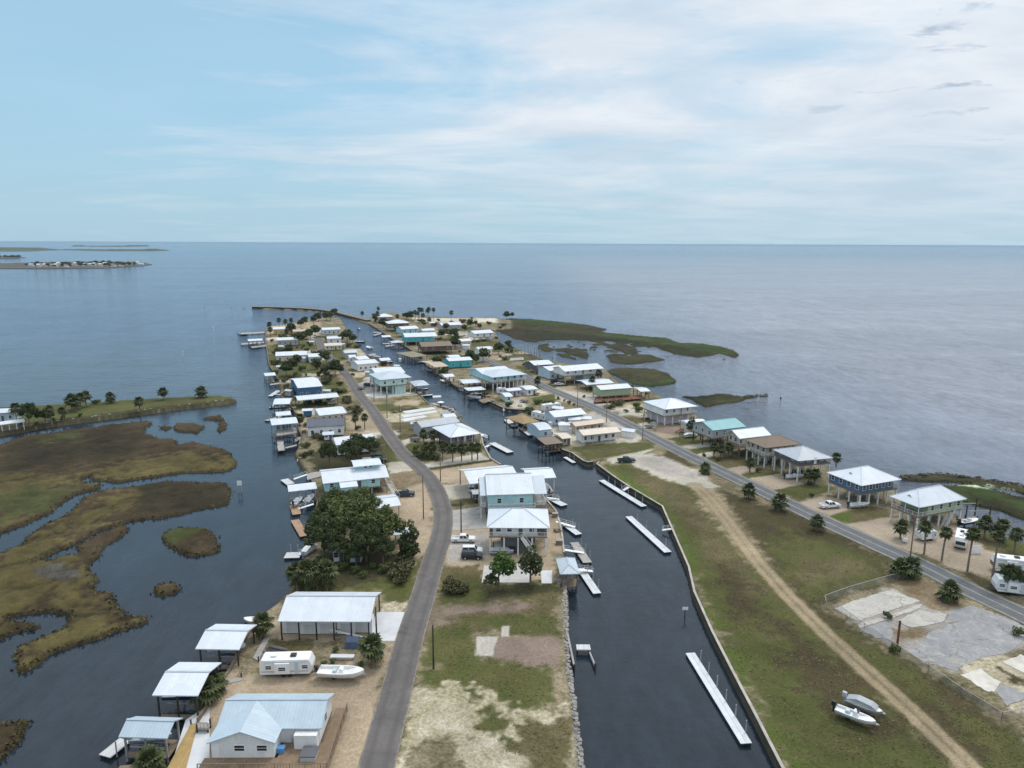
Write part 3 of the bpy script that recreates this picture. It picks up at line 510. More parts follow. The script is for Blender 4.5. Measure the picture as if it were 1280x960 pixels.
# ------------------------------------------------------------------ roads
def smooth(px, n=6):
    P = [Vector(p) for p in px]; out = []
    for i in range(len(P)-1):
        a, b, c, d_ = P[max(0, i-1)], P[i], P[i+1], P[min(len(P)-1, i+2)]
        for k in range(n):
            t = k/n; out.append(.5*((2*b)+(c-a)*t+(2*a-5*b+4*c-d_)*t*t+(3*b-a-3*c+d_)*t**3))
    return out+[P[-1]]
def ribbon(name, pts, w, z, mat, off=0.0, dash=None):
    q = smooth([G(x, y, z) for x, y in pts]); mb = MB(); uvs = []; prev = None; k = 0
    for i, p in enumerate(q):
        t = (q[min(i+1, len(q)-1)]-q[max(i-1, 0)]); n = Vector((-t.y, t.x, 0)).normalized()
        L, Rr = p+n*(off+w/2), p+n*(off-w/2); L.z = Rr.z = z
        if prev: mb.face([prev[1], Rr, L, prev[0]])
        prev = (L, Rr)
    o = mb.build(name, mat); uv = o.data.uv_layers[0]
    for j in range(len(mb.f)):
        for c, u in enumerate((1, 1, -1, -1)): uv.data[j*4+c].uv = (u, 0)
    return tag(o, kind='structure')
LROAD = [(398,422),(403,436),(421,455),(436,472),(441.5,481),(452,497),(464.5,511),(485,542),(504,567),(523,583),(541,604),(551.5,629),(554,650),(550,675),(545,690),(528,747),(511,802),(493,873),(470,960),(438,1090)]
RROAD = [(560,427),(579,435),(591,442.5),(612,452.5),(640,464),(663,474),(684,485),(700,491.5),(757,516),(805,541),(862,570),(920,597.5),(1020,646),(1085,676),(1150,705.5),(1220,741),(1290,774),(1400,830),(1600,930)]
ribbon('road', LROAD, 5.0, LZ+.10, M['asphalt_old']); ribbon('road', RROAD, 6.6, LZ+.10, M['asphalt_new'])
paint('road_paint', (.48, .48, .46), .8, .3, 1.0)
for of, w in ((0, .14), (2.75, .12), (-2.75, .12)): ribbon('road_marking', RROAD, w, LZ+.115, M['road_paint'], of)
def slab(name, px, mat, th=.08, z=LZ):
    q = [G(x, y, z+th) for x, y in px]; a = sum(q[i].x*q[(i+1) % len(q)].y-q[(i+1) % len(q)].x*q[i].y for i in range(len(q)))
    if a < 0: q.reverse()
    mb = MB(); mb.poly([(p.x, p.y, z-.3) for p in q]+[(p.x, p.y, z+th) for p in q], [tuple(range(len(q), 2*len(q)))]+[(i, (i+1) % len(q), len(q)+(i+1) % len(q), len(q)+i) for i in range(len(q))])
    return tag(mb.build(name, mat), kind='structure')
slab('driveway', [(470,765),(509,765),(496,801),(460,801)], M['concrete_pale']); slab('path', [(232,900),(262,880),(262,985),(205,985)], M['concrete_pale'])
slab('driveway', [(566,638),(606,632),(610,660),(564,663)], M['concrete_old']); slab('driveway', [(605,707),(660,706),(664,728),(602,728)], M['concrete'])
slab('driveway', [(455,494),(475,489),(520,491),(500,494),(470,497)], M['concrete_pale']); slab('driveway', [(733,521),(748,518),(765,528),(757,531),(738,528)], M['concrete_old'])
slab('driveway', [(676,713),(690,713),(690,729),(677,729)], M['concrete_pale'])
slab('driveway', [(722,497),(738,495),(758,506),(745,508)], M['concrete_old'])
for p in ([(503,514),(540,509),(545,511),(508,517)], [(501,519),(545,513),(547,515),(505,522)], [(500,524),(530,519),(534,521),(506,527)]): slab('concrete_slab', p, M['concrete_pale'], .12)
def rough_slab(name, px, mat, th):
    jr = random.Random(len(px)); out = []
    for (x0, y0), (x1, y1) in zip(px, px[1:]+px[:1]):
        n = max(2, int(math.hypot(x1-x0, y1-y0)/5))
        for i in range(n): t = i/n; out.append((x0+(x1-x0)*t+jr.uniform(-1.2, 1.2), y0+(y1-y0)*t+jr.uniform(-.8, .8)))
    return slab(name, out, M[mat], th)
LOT = [(1044,762),(1068,752),(1118,737),(1150,750),(1180,765),(1195,758),(1216,757),(1280,783),(1275,805),(1265,815),(1225,822),(1195,838),(1172,836),(1130,812),(1118,806),(1105,800),(1080,786)]
rough_slab('concrete_slab', [(1044,761),(1068,751),(1116,736),(1133,745),(1150,751),(1100,767),(1071,776)], 'cracked_pale', .05); rough_slab('concrete_slab', [(1072,780),(1110,769),(1153,754.5),(1151,759),(1115,773),(1075,785)], 'cracked_pale', .09)
rough_slab('concrete_slab', [(1077,787),(1104,777),(1118,790),(1113,801),(1096,797)], 'cracked_slab', .05); rough_slab('concrete_slab', [(1120,775),(1150,763),(1184,768),(1181,776),(1141,785)], 'cracked_pale', .06)
rough_slab('parking_lot', [(1187,764),(1216,756),(1282,783),(1279,800),(1263,815),(1226,822),(1196,838),(1152,827),(1133,812),(1154,803),(1160,791),(1181,785)], 'cracked_slab', .05)
paint('slab_white', (.56, .53, .48), .9, .2, .4)
rough_slab('concrete_slab', [(1200,843),(1225,836),(1250,853)]+[(1244,864),(1235,864)], 'slab_white', .1); rough_slab('concrete_slab', [(1246,865.5),(1252,855),(1290,870),(1258,882)], 'cracked_slab', .1); rough_slab('concrete_slab', [(1254,828),(1275,818),(1310,835),(1290,846)], 'slab_white', .1)
# ------------------------------------------------------------------ builders
def frame(A, B, P, z, depth=None):
    a, b = G(*A, z), G(*B, z); u = (b-a); w = u.length; u.normalize(); n = Vector((-u.y, u.x, 0))
    d = depth if depth else abs((G(*P, z)-a).dot(n))
    if a.y > 420: d = min(d, max(8.0, w*.85))
    return (a+b)/2, w, d, math.atan2(u.y, u.x)
WIN = {}
def window_mesh(w, h, near=True):
    k = (round(w, 1), round(h, 1))
    if k not in WIN:
        f = MB(); t = .09
        f.box(-k[0]/2-t, -.05, -t, k[0]/2+t, 0, 0); f.box(-k[0]/2-t, -.05, k[1], k[0]/2+t, 0, k[1]+t)
        f.box(-k[0]/2-t, -.05, 0, -k[0]/2, 0, k[1]); f.box(k[0]/2, -.05, 0, k[0]/2+t, 0, k[1]); f.box(-k[0]/2, -.04, k[1]*.5-.03, k[0]/2, 0, k[1]*.5+.03)
        p = MB().box(-k[0]/2, -.028, 0, k[0]/2, .0, k[1])
        both = MB(); both.v, both.f, both.m = list(f.v), list(f.f), list(f.m); n = len(both.v); both.v += p.v; both.f += [tuple(i+n for i in q) for q in p.f]; both.m += [1]*len(p.f)
        WIN[k] = (f.mesh('window', M['trim_white']), p.mesh('pane', M['glass']), both.mesh('window', [M['trim_white'], M['glass']]))
    return WIN[k]
def add_window(parent, x, y, z, rz, w, h, near):
    f, p, b = window_mesh(w, h)
    if near: o = inst('window', f, parent, (x, y, z), rz); inst('pane', p, o)
    else: inst('window', b, parent, (x, y, z), rz)
def roof_mb(w, d, z, style, rise, t=.16, frac=.5):
    """solid roof over 0..d in y, -w/2..w/2 in x; eave at z"""
    mb = MB(); h = w/2
    if style == 'gx': mb.prism([(0, z-t), (d, z-t), (d, z), (d*frac, z+rise), (0, z)][::1], -h, h, 'x')
    elif style == 'gx_thin': mb.prism([(0, z-t), (d*frac, z+rise-t), (d, z-t), (d, z), (d*frac, z+rise), (0, z)], -h, h, 'x')
    elif style == 'gy': mb.prism([(-h, z-t), (0, z+rise-t), (h, z-t), (h, z), (0, z+rise), (-h, z)], 0, d, 'y')
    elif style == 'shed': mb.prism([(0, z-t), (d, z+rise-t), (d, z+rise), (0, z)], -h, h, 'x')
    elif style == 'barrel':
        pr = [(d*k/8, z+rise*math.sin(math.pi*k/8)) for k in range(9)]; mb.prism([(0, z-t)]+[(d, z-t)]+pr[::-1], -h, h, 'x')
    elif style in ('hip', 'pyr'):
        m = min(w, d)/2
        if style == 'pyr': ra, rb = Vector((0, d/2, z+rise)), Vector((0, d/2, z+rise))
        elif w >= d: ra, rb = Vector((-h+m, d/2, z+rise)), Vector((h-m+.02, d/2, z+rise))
        else: ra, rb = Vector((0, m, z+rise)), Vector((0, d-m+.02, z+rise))
        c = [Vector((-h, 0, z)), Vector((h, 0, z)), Vector((h, d, z)), Vector((-h, d, z))]
        if style == 'pyr':
            for i in range(4): mb.face([c[i], c[(i+1) % 4], ra])
        elif w >= d: mb.face([c[0], c[1], rb, ra]); mb.face([c[1], c[2], rb]); mb.face([c[2], c[3], ra, rb]); mb.face([c[3], c[0], ra])
        else: mb.face([c[0], c[1], ra]); mb.face([c[1], c[2], rb, ra]); mb.face([c[2], c[3], rb]); mb.face([c[3], c[0], ra, rb])
        dn = [v-Vector((0, 0, t)) for v in c]
        for i in range(4): mb.face([dn[i], dn[(i+1) % 4], c[(i+1) % 4], c[i]])
        mb.face([dn[3], dn[2], dn[1], dn[0]])
    return mb
def railing_mb(pts, z, h=1.0, gap=.32, th=.06):
    mb = MB()
    for a, b in zip(pts[:-1], pts[1:]):
        a, b = Vector((*a, z)), Vector((*b, z)); L = (b-a).length; up = Vector((0, 0, h))
        if L < .1: continue
        mb.beam(a+up, b+up, .10, .06); mb.beam(a+up*.12, b+up*.12, .05)
        n = max(2, int(L/gap))
        for k in range(n+1):
            p = a+(b-a)*k/n; q = .09 if k % 5 == 0 else .035
            mb.beam(p, p+up, q)
    return mb
def stairs_mb(p, q, w):
    """flight of open steps from p (high) to q (low)"""
    p, q = Vector(p), Vector(q); mb = MB(); d = (q-p); flat = Vector((d.x, d.y, 0)).normalized(); s = Vector((-flat.y, flat.x, 0))*w/2
    for sg in (-1, 1):
        mb.beam(p+s*sg, q+s*sg, .06, .28); mb.beam(p+s*sg+Vector((0, 0, .95)), q+s*sg+Vector((0, 0, .95)), .06, .08)
        for k in range(5): r = p+d*k/4+s*sg; mb.beam(r, r+Vector((0, 0, .95)), .05)
    n = max(3, int(abs(d.z)/.2))
    for k in range(n): c = p+d*(k+.5)/n; mb.beam(c-s, c+s, .26, .04)
    return mb
def house(label, A, B, P, ze, wall='white', roof='roof_white', style='gx', rise=1.8, floor=.3, o=.6, gz=LZ, porch=0, sideporch=0, nf=3, ns=2, nb=0, posts=(0, 0), post='post_grey', near=False,
          rail=None, lower=0, lowall=None, stair=None, cat='house', name='house', depth=None, door=True, group=None, frac=.5, t=.16, vent=False, deck='timber', ww=1.0, wh=1.2, leftporch=0, sunk=.05, foot=None):
    org, w, d, rz = frame(A, B, P, ze, depth); org.z = gz; hl = ze-gz
    e = empty(name, org, rz, label, cat, group)
    roof_mb(w, d, hl, style, rise, t, frac).build('roof', M[roof], e)
    if near and style in ('gx', 'gx_thin', 'hip'):
        rc = MB(); h = w/2; zr = hl+rise+.015; cap = M['roof_cap' if roof in ('roof_white', 'roof_pale', 'roof_blue') else roof]
        if style != 'hip': rc.beam((-h, d*frac, zr), (h, d*frac, zr), .34, .05)
        else:
            m_ = min(w, d)/2; ra, rb = ((-h+m_, d/2), (h-m_, d/2)) if w >= d else ((0, m_), (0, d-m_))
            if abs(w-d) > .6: rc.beam((*ra, zr), (*rb, zr), .30, .05)
            for (cx_, cy_), r_ in (((-h, 0), ra), ((h, 0), rb if w >= d else ra), ((h, d), rb), ((-h, d), ra if w >= d else rb)): rc.beam((cx_, cy_, hl+.03), (*r_, zr), .24, .05)
        rc.build('ridge_cap', cap, e)
    x0, x1, y0, y1 = -w/2+o+leftporch, w/2-o-sideporch, o+porch, d-o
    f = max(floor, .0)
    if wall:
        mb = MB(); k = rise/(d*frac); top = hl-t-.012
        if style in ('gx_thin',):
            yr = d*frac; k2 = rise/(d-yr)
            zt = lambda y: top+(k*y if y <= yr else k2*(d-y))
            pr = [(y0, f), (y1, f), (y1, zt(y1))]+([(yr, zt(yr))] if y0 < yr < y1 else [])+[(y0, zt(y0))]; mb.prism(pr, x0, x1, 'x')
        elif style == 'gy':
            k3 = rise/(w/2); zt = lambda x: top+k3*(w/2-abs(x))
            mb.prism([(x0, f), (x1, f), (x1, zt(x1)), (0, zt(0)), (x0, zt(x0))], y0, y1, 'y')
        elif style == 'shed':
            k4 = rise/d; mb.prism([(y0, f), (y1, f), (y1, top+k4*y1), (y0, top+k4*y0)], x0, x1, 'x')
        else: mb.box(x0, y0, f, x1, y1, top)
        mb.build('wall', M['wall_'+wall], e)
        wz = f+.95; h_ = min(wh, max(.5, hl-f-1.4))
        if nf:
            xs_ = [x0+(x1-x0)*(i+.5)/nf for i in range(nf)]; di = nf//2 if door and nf > 1 else -1
            for i, x in enumerate(xs_):
                if i == di:
                    dm = MB().box(-.46, -.05, 0, .46, 0, 2.0); do = dm.build('door', M['wall_darkgrey'] if wall != 'darkgrey' else M['trim_white'], e); do.location = (x, y0, f+.06)
                else: add_window(e, x, y0, wz, 0, ww, h_, near)
        for i in range(ns): y = y0+(y1-y0)*(i+.5)/ns; add_window(e, x1, y, wz, R(90), ww, h_, near); 
        for i in range(nb): y = y0+(y1-y0)*(i+.5)/nb; add_window(e, x0, y, wz, R(-90), ww, h_, near)
    if f > .5:
        MB().box(x0-leftporch-.05, o-.05, f-.32, x1+sideporch+.05, y1+.05, f-.006).build('deck', M[deck], e)
    nx, ny = posts
    foot_z = -1.6 if foot is None else foot
    if nx:
        pts = set()
        top = (f-.32) if (wall and f > .5) else None
        for i in range(nx):
            for j in range(ny):
                x = -w/2+o+.18+(w-2*o-.36)*i/max(1, nx-1); y = o+.18+(d-2*o-.36)*j/max(1, ny-1)
                if not near and wall and 0 < i < nx-1 and 0 < j < ny-1 and nx*ny > 9: continue
                tp = top
                if top is None:
                    if style in ('gx', 'gx_thin', 'barrel'): tp = hl-t+ (rise*(1-abs(y/d-frac)/max(frac, 1-frac))*.98 if style != 'barrel' and style != 'gx' else 0) - .0
                    elif style == 'shed': tp = hl-t+rise*y/d
                    elif style == 'gy': tp = hl-t+rise*(1-abs(x)/(w/2))*.98
                    else: tp = hl-t
                r = .16 if (wall and f > .5) else .11
                MB().box(x-r, y-r, foot_z if not wall else -sunk, x+r, y+r, tp+.0).build('post', M[post], e)
    if (porch or sideporch or leftporch) and wall:
        # posts that carry the porch roof, and its railing
        ps = []
        if porch: ps += [(-w/2+o+.1+(w-2*o-.2)*i/max(1, (3 if w < 9 else 4)), o+.1) for i in range(4 if w < 9 else 5)]
        if sideporch: ps += [(w/2-o-.1, o+.1+(d-2*o-.2)*j/2) for j in range(3)]
        if leftporch: ps += [(-w/2+o+.1, o+.1+(d-2*o-.2)*j/2) for j in range(3)]
        for x, y in ps:
            z1 = hl-t-.01; mb = MB()
            if style == 'gx_thin': z1 += rise*(y/(d*frac) if y < d*frac else (d-y)/(d-d*frac))
            mb.box(x-.08, y-.08, f, x+.08, y+.08, z1); mb.build('porch_post', M['post_white'], e)
    if rail and f > .5 or rail == 'always':
        pl = [(-w/2+o, y1 if leftporch else o), (-w/2+o, o), (w/2-o, o), (w/2-o, y1)] if (porch or leftporch) else [(w/2-o, o), (w/2-o, y1)]
        railing_mb(pl, f, .95, .45 if not near else .3).build('railing', M[rail if rail in M else 'trim_white'], e)
    if lower:
        lw = lowall or ('wall_'+wall)
        MB().box(x0+.3+(x1-x0)*(1-lower), y0+.6, -.02, x1-.4, y1-.5, f-.33).build('lower_wall', M[lw], e)
    if stair:
        (sx0, sy0), (sx1, sy1) = stair
        stairs_mb((sx0*w, sy0*d, f), (sx1*w, sy1*d, .05), 1.1).build('stairs', M['timber' if rail not in M else rail], e)
    if vent:
        k = rise/(min(w, d)/2)
    return e, w, d, hl
def shelter(label, A, B, P, ze, roof='roof_white', style='gx_thin', rise=1.4, posts=(4, 2), post='post_dark', gz=0, deckz=.9, deck='timber', cat='boat shelter', name='boat_shelter', group=None, slip=True, o=.35, depth=None, lift=True):
    """open roof on posts; over water it has a walkway around a boat slip"""
    e, w, d, hl = house(label, A, B, P, ze, None, roof, style, rise, 0, o, gz, posts=posts, post=post, cat=cat, name=name, group=group, near=True, depth=depth, foot=(-1.6 if gz == 0 else -.05))
    if gz == 0 and deckz:
        mb = MB(); mb.box(-w/2+o, o, deckz-.2, w/2-o, o+1.0, deckz); mb.box(w/2-o-1.1, o+1.003, deckz-.2, w/2-o, d-o, deckz-.004)
        mb.box(-w/2+o, d-o-.8, deckz-.2, w/2-o-1.103, d-o, deckz-.002); mb.build('walkway', M[deck], e)
        if lift:
            lb = MB(); z = deckz+.5
            for yy in (d*.38, d*.62): lb.beam((-w/2+o, yy, z), (w/2-o-1.2, yy, z), .14)
            lb.build('lift_cradle', M['post_grey'], e)
    return e, w, d, hl
def dock(label, px, z=.55, mat='dock_white', th=.35, cat='floating dock', name='floating_dock', piles=4, group=None, pile_h=2.4, side=1, gang=None):
    q = [G(x, y, z) for x, y in px[:3]]; u = q[1]-q[0]; v = q[2]-q[1]; L, Wd = u.length, abs(v.dot(Vector((-u.y, u.x, 0)).normalized())); un = u.normalized(); rz = math.atan2(un.y, un.x)
    sgn = 1 if v.dot(Vector((-un.y, un.x, 0))) > 0 else -1
    c = (q[0]+q[1])/2+Vector((-un.y, un.x, 0))*sgn*Wd/2; e = empty(name, (c.x, c.y, 0), rz, label, cat, group)
    MB().box(-L/2, -Wd/2, z-.10, L/2, Wd/2, z).build('deck', M[mat], e)
    fl = MB(); n = max(2, int(max(L, Wd)/4))
    for k in range(n):
        if L >= Wd: a, b = -L/2+L*k/n+.15, -L/2+L*(k+1)/n-.15; fl.box(a, -Wd/2+.05, z-th-.25, b, Wd/2-.05, z-.102)
        else: a, b = -Wd/2+Wd*k/n+.15, -Wd/2+Wd*(k+1)/n-.15; fl.box(-L/2+.05, a, z-th-.25, L/2-.05, b, z-.102)
    fl.build('float', M['metal_black' if mat.startswith('dock') else 'post_dark'], e)
    for k in range(piles):
        t = (k+.5)/piles-.5
        x, y = (t*L*.95, side*(Wd/2+.14)) if L >= Wd else (side*(L/2+.14), t*Wd*.95)
        MB().cyl((x, y, -1.8), (x, y, pile_h), .10, .09, 8).build('pile', M['post_grey'], e)
    if gang:
        a, b = G(*gang[0], z+.1), G(*gang[1], LZ+.1); d_ = Vector((b.x-a.x, b.y-a.y, b.z-a.z)); mw = e.matrix_basis.inverted() if False else Matrix.Rotation(-rz, 4, 'Z') @ Matrix.Translation((-c.x, -c.y, 0))
        a, b = mw @ a, mw @ b; s = Vector((-(b-a).y, (b-a).x, 0)).normalized()*.5; mb = MB(); mb.beam(a, b, 1.0, .12)
        for sg in (-1, 1): mb.beam(a+s*sg+Vector((0, 0, .9)), b+s*sg+Vector((0, 0, .9)), .045); [mb.beam(a+(b-a)*k/2+s*sg, a+(b-a)*k/2+s*sg+Vector((0, 0, .9)), .045) for k in range(3)]
        mb.build('gangway', M['trim_white'], e)
    return e
def pier(label, px, z=1.35, mat='deck_grey', cat='dock', name='dock', group=None, railp=None):
    """fixed timber platform on piles, outline from pixels"""
    q = [G(x, y, z) for x, y in px]; a = sum(q[i].x*q[(i+1) % len(q)].y-q[(i+1) % len(q)].x*q[i].y for i in range(len(q)))
    if a < 0: q.reverse()
    c = sum(q, Vector())/len(q); e = empty(name, (c.x, c.y, 0), 0, label, cat, group); l = [p-c for p in q]; n = len(l)
    mb = MB(); mb.poly([(p.x, p.y, z-.22) for p in l]+[(p.x, p.y, z) for p in l], [tuple(range(n, 2*n)), tuple(range(n-1, -1, -1))]+[(i, (i+1) % n, n+(i+1) % n, n+i) for i in range(n)]); mb.build('deck', M[mat], e)
    for i in range(n):
        p, r = l[i], l[(i+1) % n]; m = max(1, int((r-p).length/4.5))
        for k in range(m): s = (p+(r-p)*k/m)*.97; MB().cyl((s.x, s.y, -1.8), (s.x, s.y, z-.22 if (i+k) % 2 else z+.7), .13, .12, 8).build('pile', M['post_dark'], e)
    if railp: railing_mb([(p.x, p.y) for p in [l[i] for i in railp]], z, .95, .5).build('railing', M['timber'], e)
    return e
# ---- vehicles
PROF = dict(pickup=[(-2.8,.45),(2.75,.45),(2.8,.85),(2.6,1.05),(1.25,1.15),(.55,1.15),(-.85,1.15),(-.9,1.15),(-2.75,1.15)], suv=[(-2.35,.42),(2.3,.42),(2.38,.8),(2.2,1.02),(1.15,1.12),(-2.3,1.15)], sedan=[(-2.3,.38),(2.25,.38),(2.3,.7),(2.1,.85),(1.0,.98),(-1.6,1.0),(-2.3,.95)])
CAB = dict(pickup=((-.9,1.15),(1.2,1.15),(.55,1.82),(-.75,1.82)), suv=((-2.3,1.13),(1.1,1.12),(.45,1.78),(-2.1,1.76)), sedan=((-1.7,.98),(.95,.97),(.25,1.42),(-1.05,1.42)))
CARS = {}
def car(label, px, yaw, kind='suv', body='car_white', z=LZ, group=None, cat=None):
    key = (kind, body)
    if key not in CARS:
        e = empty('parked_car' if kind != 'pickup' else 'pickup_truck', (0, 0, 0), 0, label, 'car'); Wd = .98
        pr = PROF[kind]; b = MB(); b.prism(pr[::-1], -Wd, Wd, 'y')
        if kind == 'pickup':
            b = MB(); b.prism([(-.95,.45),(2.75,.45),(2.8,.85),(2.6,1.05),(1.25,1.15),(-.95,1.15)], -Wd, Wd, 'y'); b.box(-2.8, -Wd, .45, -.953, Wd, .72)
            for s in (-1, 1): b.box(-2.8, s*Wd-(.12 if s > 0 else 0), .722, -.953, s*Wd+(.12 if s < 0 else 0), 1.14)
            b.box(-2.8, -Wd+.122, .722, -2.7, Wd-.122, 1.12)
        b.build('body', M[body], e)
        c = CAB[kind]; ins = .06; top = .16
        def fr(lo, hi, shr, x_in):
            (xa, za), (xb, zb), (xc, zc), (xd, zd) = c; P_ = lambda t: (xa+(xd-xa)*t, xb+(xc-xb)*t, za+(zd-za)*t, zb+(zc-zb)*t, Wd-shr-(.2*t))
            m_ = MB(); r = []
            for t in (lo, hi): a0, b0, z0, z1, y = P_(t); r.append([(a0-x_in, -y, z0), (b0+x_in, -y, z1), (b0+x_in, y, z1), (a0-x_in, y, z0)])
            m_.poly(r[0]+r[1], [(3,2,1,0),(4,5,6,7),(0,1,5,4),(1,2,6,5),(2,3,7,6),(3,0,4,7)]); return m_
        fr(.0, .88, ins, 0).build('glasshouse', M['glass'], e); rf = fr(.885, 1.0, ins, .04)
        (xa, za), (xb, zb), (xc, zc), (xd, zd) = c
        for s in (-1, 1):
            for (p0, p1) in (((xa, za), (xd, zd)), ((xb, zb), (xc, zc)), (((xa+xb)/2-.1, (za+zb)/2), ((xc+xd)/2-.1, (zc+zd)/2))): rf.beam((p0[0], s*(Wd-ins+.01), p0[1]), (p1[0], s*(Wd-ins-.19), p1[1]), .10)
        rf.build('roof', M[body], e)
        for s in (-1, 1):
            for x in ((-1.75, 1.75) if kind == 'pickup' else (-1.45, 1.4)):
                wl = MB(); wl.cyl((0, -.12, 0), (0, .12, 0), .38, .38, 14); wo = wl.build('wheel', M['rubber'], e); wo.location = (x, s*(Wd-.10), .38)
                hb = MB(); hb.cyl((0, -.13, 0), (0, .13, 0), .22, .22, 10); hb.build('rim', M['hub'], wo)
            xf = pr[2][0]; MB().box(xf-.14, s*.72-.2, .68, xf+.015, s*.72+.2, .86).build('headlight', M['lamp_lens'], e)
            MB().box(pr[0][0]-.02, s*.8-.12, .72, pr[0][0]+.06, s*.8+.12, 1.0).build('tail_light', M['tail_lens'], e)
        CARS[key] = e; o = e
    else: o = copy_tree(CARS[key])
    p = G(*px, z+.05); o.location = p; o.rotation_euler = (0, 0, R(yaw)); tag(o, label, cat or ('pickup truck' if kind == 'pickup' else 'car'), group)
    if 'group' in o and not group: del o['group']
    return o
def rv(label, A, B, h=3.2, wd=2.5, motor=False, z=LZ, slide=True, group=None, cat='camper', stripe=True, flip=False):
    """box camper whose near lower side runs from pixel A to pixel B"""
    a, b = G(*A, z), G(*B, z); u = b-a; L = u.length; un = u.normalized(); rz = math.atan2(un.y, un.x); e = empty('motorhome' if motor else 'travel_trailer', a+u/2, rz, label, cat, group)
    pr = [(-L/2+.1,.6),(L/2-.5,.6),(L/2-.05,1.2),(L/2-.02,h*.62),(L/2-.5,h-.08),(L/2-.8,h),(-L/2+.35,h),(-L/2+.05,h-.3),(-L/2,1.0)]
    if flip: pr = [(-x, y) for x, y in pr][::-1]
    s = MB(); s.prism(pr[::-1], 0, wd, 'y'); s.build('body', M['car_white'], e)
    for x in ((-L*.33, L*.02, L*.36) if L > 6 else (-L*.25, L*.25)): add_window(e, x, -.0, h*.5, 0, .9, .6, True)
    d_ = MB().box(-.35, -.05, .75, .35, 0, 2.55).build('door', M['roof_pale'], e); d_.location = (L*.2, 0, 0)
    if slide: so_ = MB().box(-L*.20, -.5, .95, L*.08, -.003, h-.35).build('slide_out', M['car_white'], e); add_window(so_, -L*.06, -.5, h*.5, 0, 1.1, .6, False)
    if stripe: MB().box(-L/2+.25, -.018, 1.0, L/2-.7, -.001, 1.22).build('stripe', M['car_silver'], e)
    for k, x in enumerate((-L*.25, L*.12)): MB().box(x-.45, wd/2-.4, h+.003, x+.45, wd/2+.4, h+.30).build('air_conditioner' if k == 0 else 'roof_vent', M['trim_white'] if k == 0 else M['metal_black'], e)
    aw = MB(); aw.beam((-L*.4, -.09, h-.22), (L*.4, -.09, h-.22), .14); aw.build('awning', M['roof_pale'], e)
    for yy in (.1, wd-.35):
        for x in ((-.5, .5) if not motor else (-L*.28, L*.33)):
            w_ = MB(); w_.cyl((x, yy, .36), (x, yy+.24, .36), .36, .36, 12); w_.build('wheel', M['rubber'], e)
    if motor:
        xf = -L/2 if flip else L/2; MB().box(min(xf-.35*(-1 if flip else 1), xf+.03*(-1 if flip else 1)), .25, 1.35, max(xf-.35*(-1 if flip else 1), xf+.03*(-1 if flip else 1)), wd-.25, 2.15).build('windscreen', M['glass'], e)
    else:
        t_ = MB(); s_ = -1 if flip else 1; t_.beam((s_*(L/2-.3), .4, .5), (s_*(L/2+1.1), wd/2, .5), .12); t_.beam((s_*(L/2-.3), wd-.4, .5), (s_*(L/2+1.1), wd/2, .5), .12); t_.build('hitch', M['metal_black'], e)
    return e
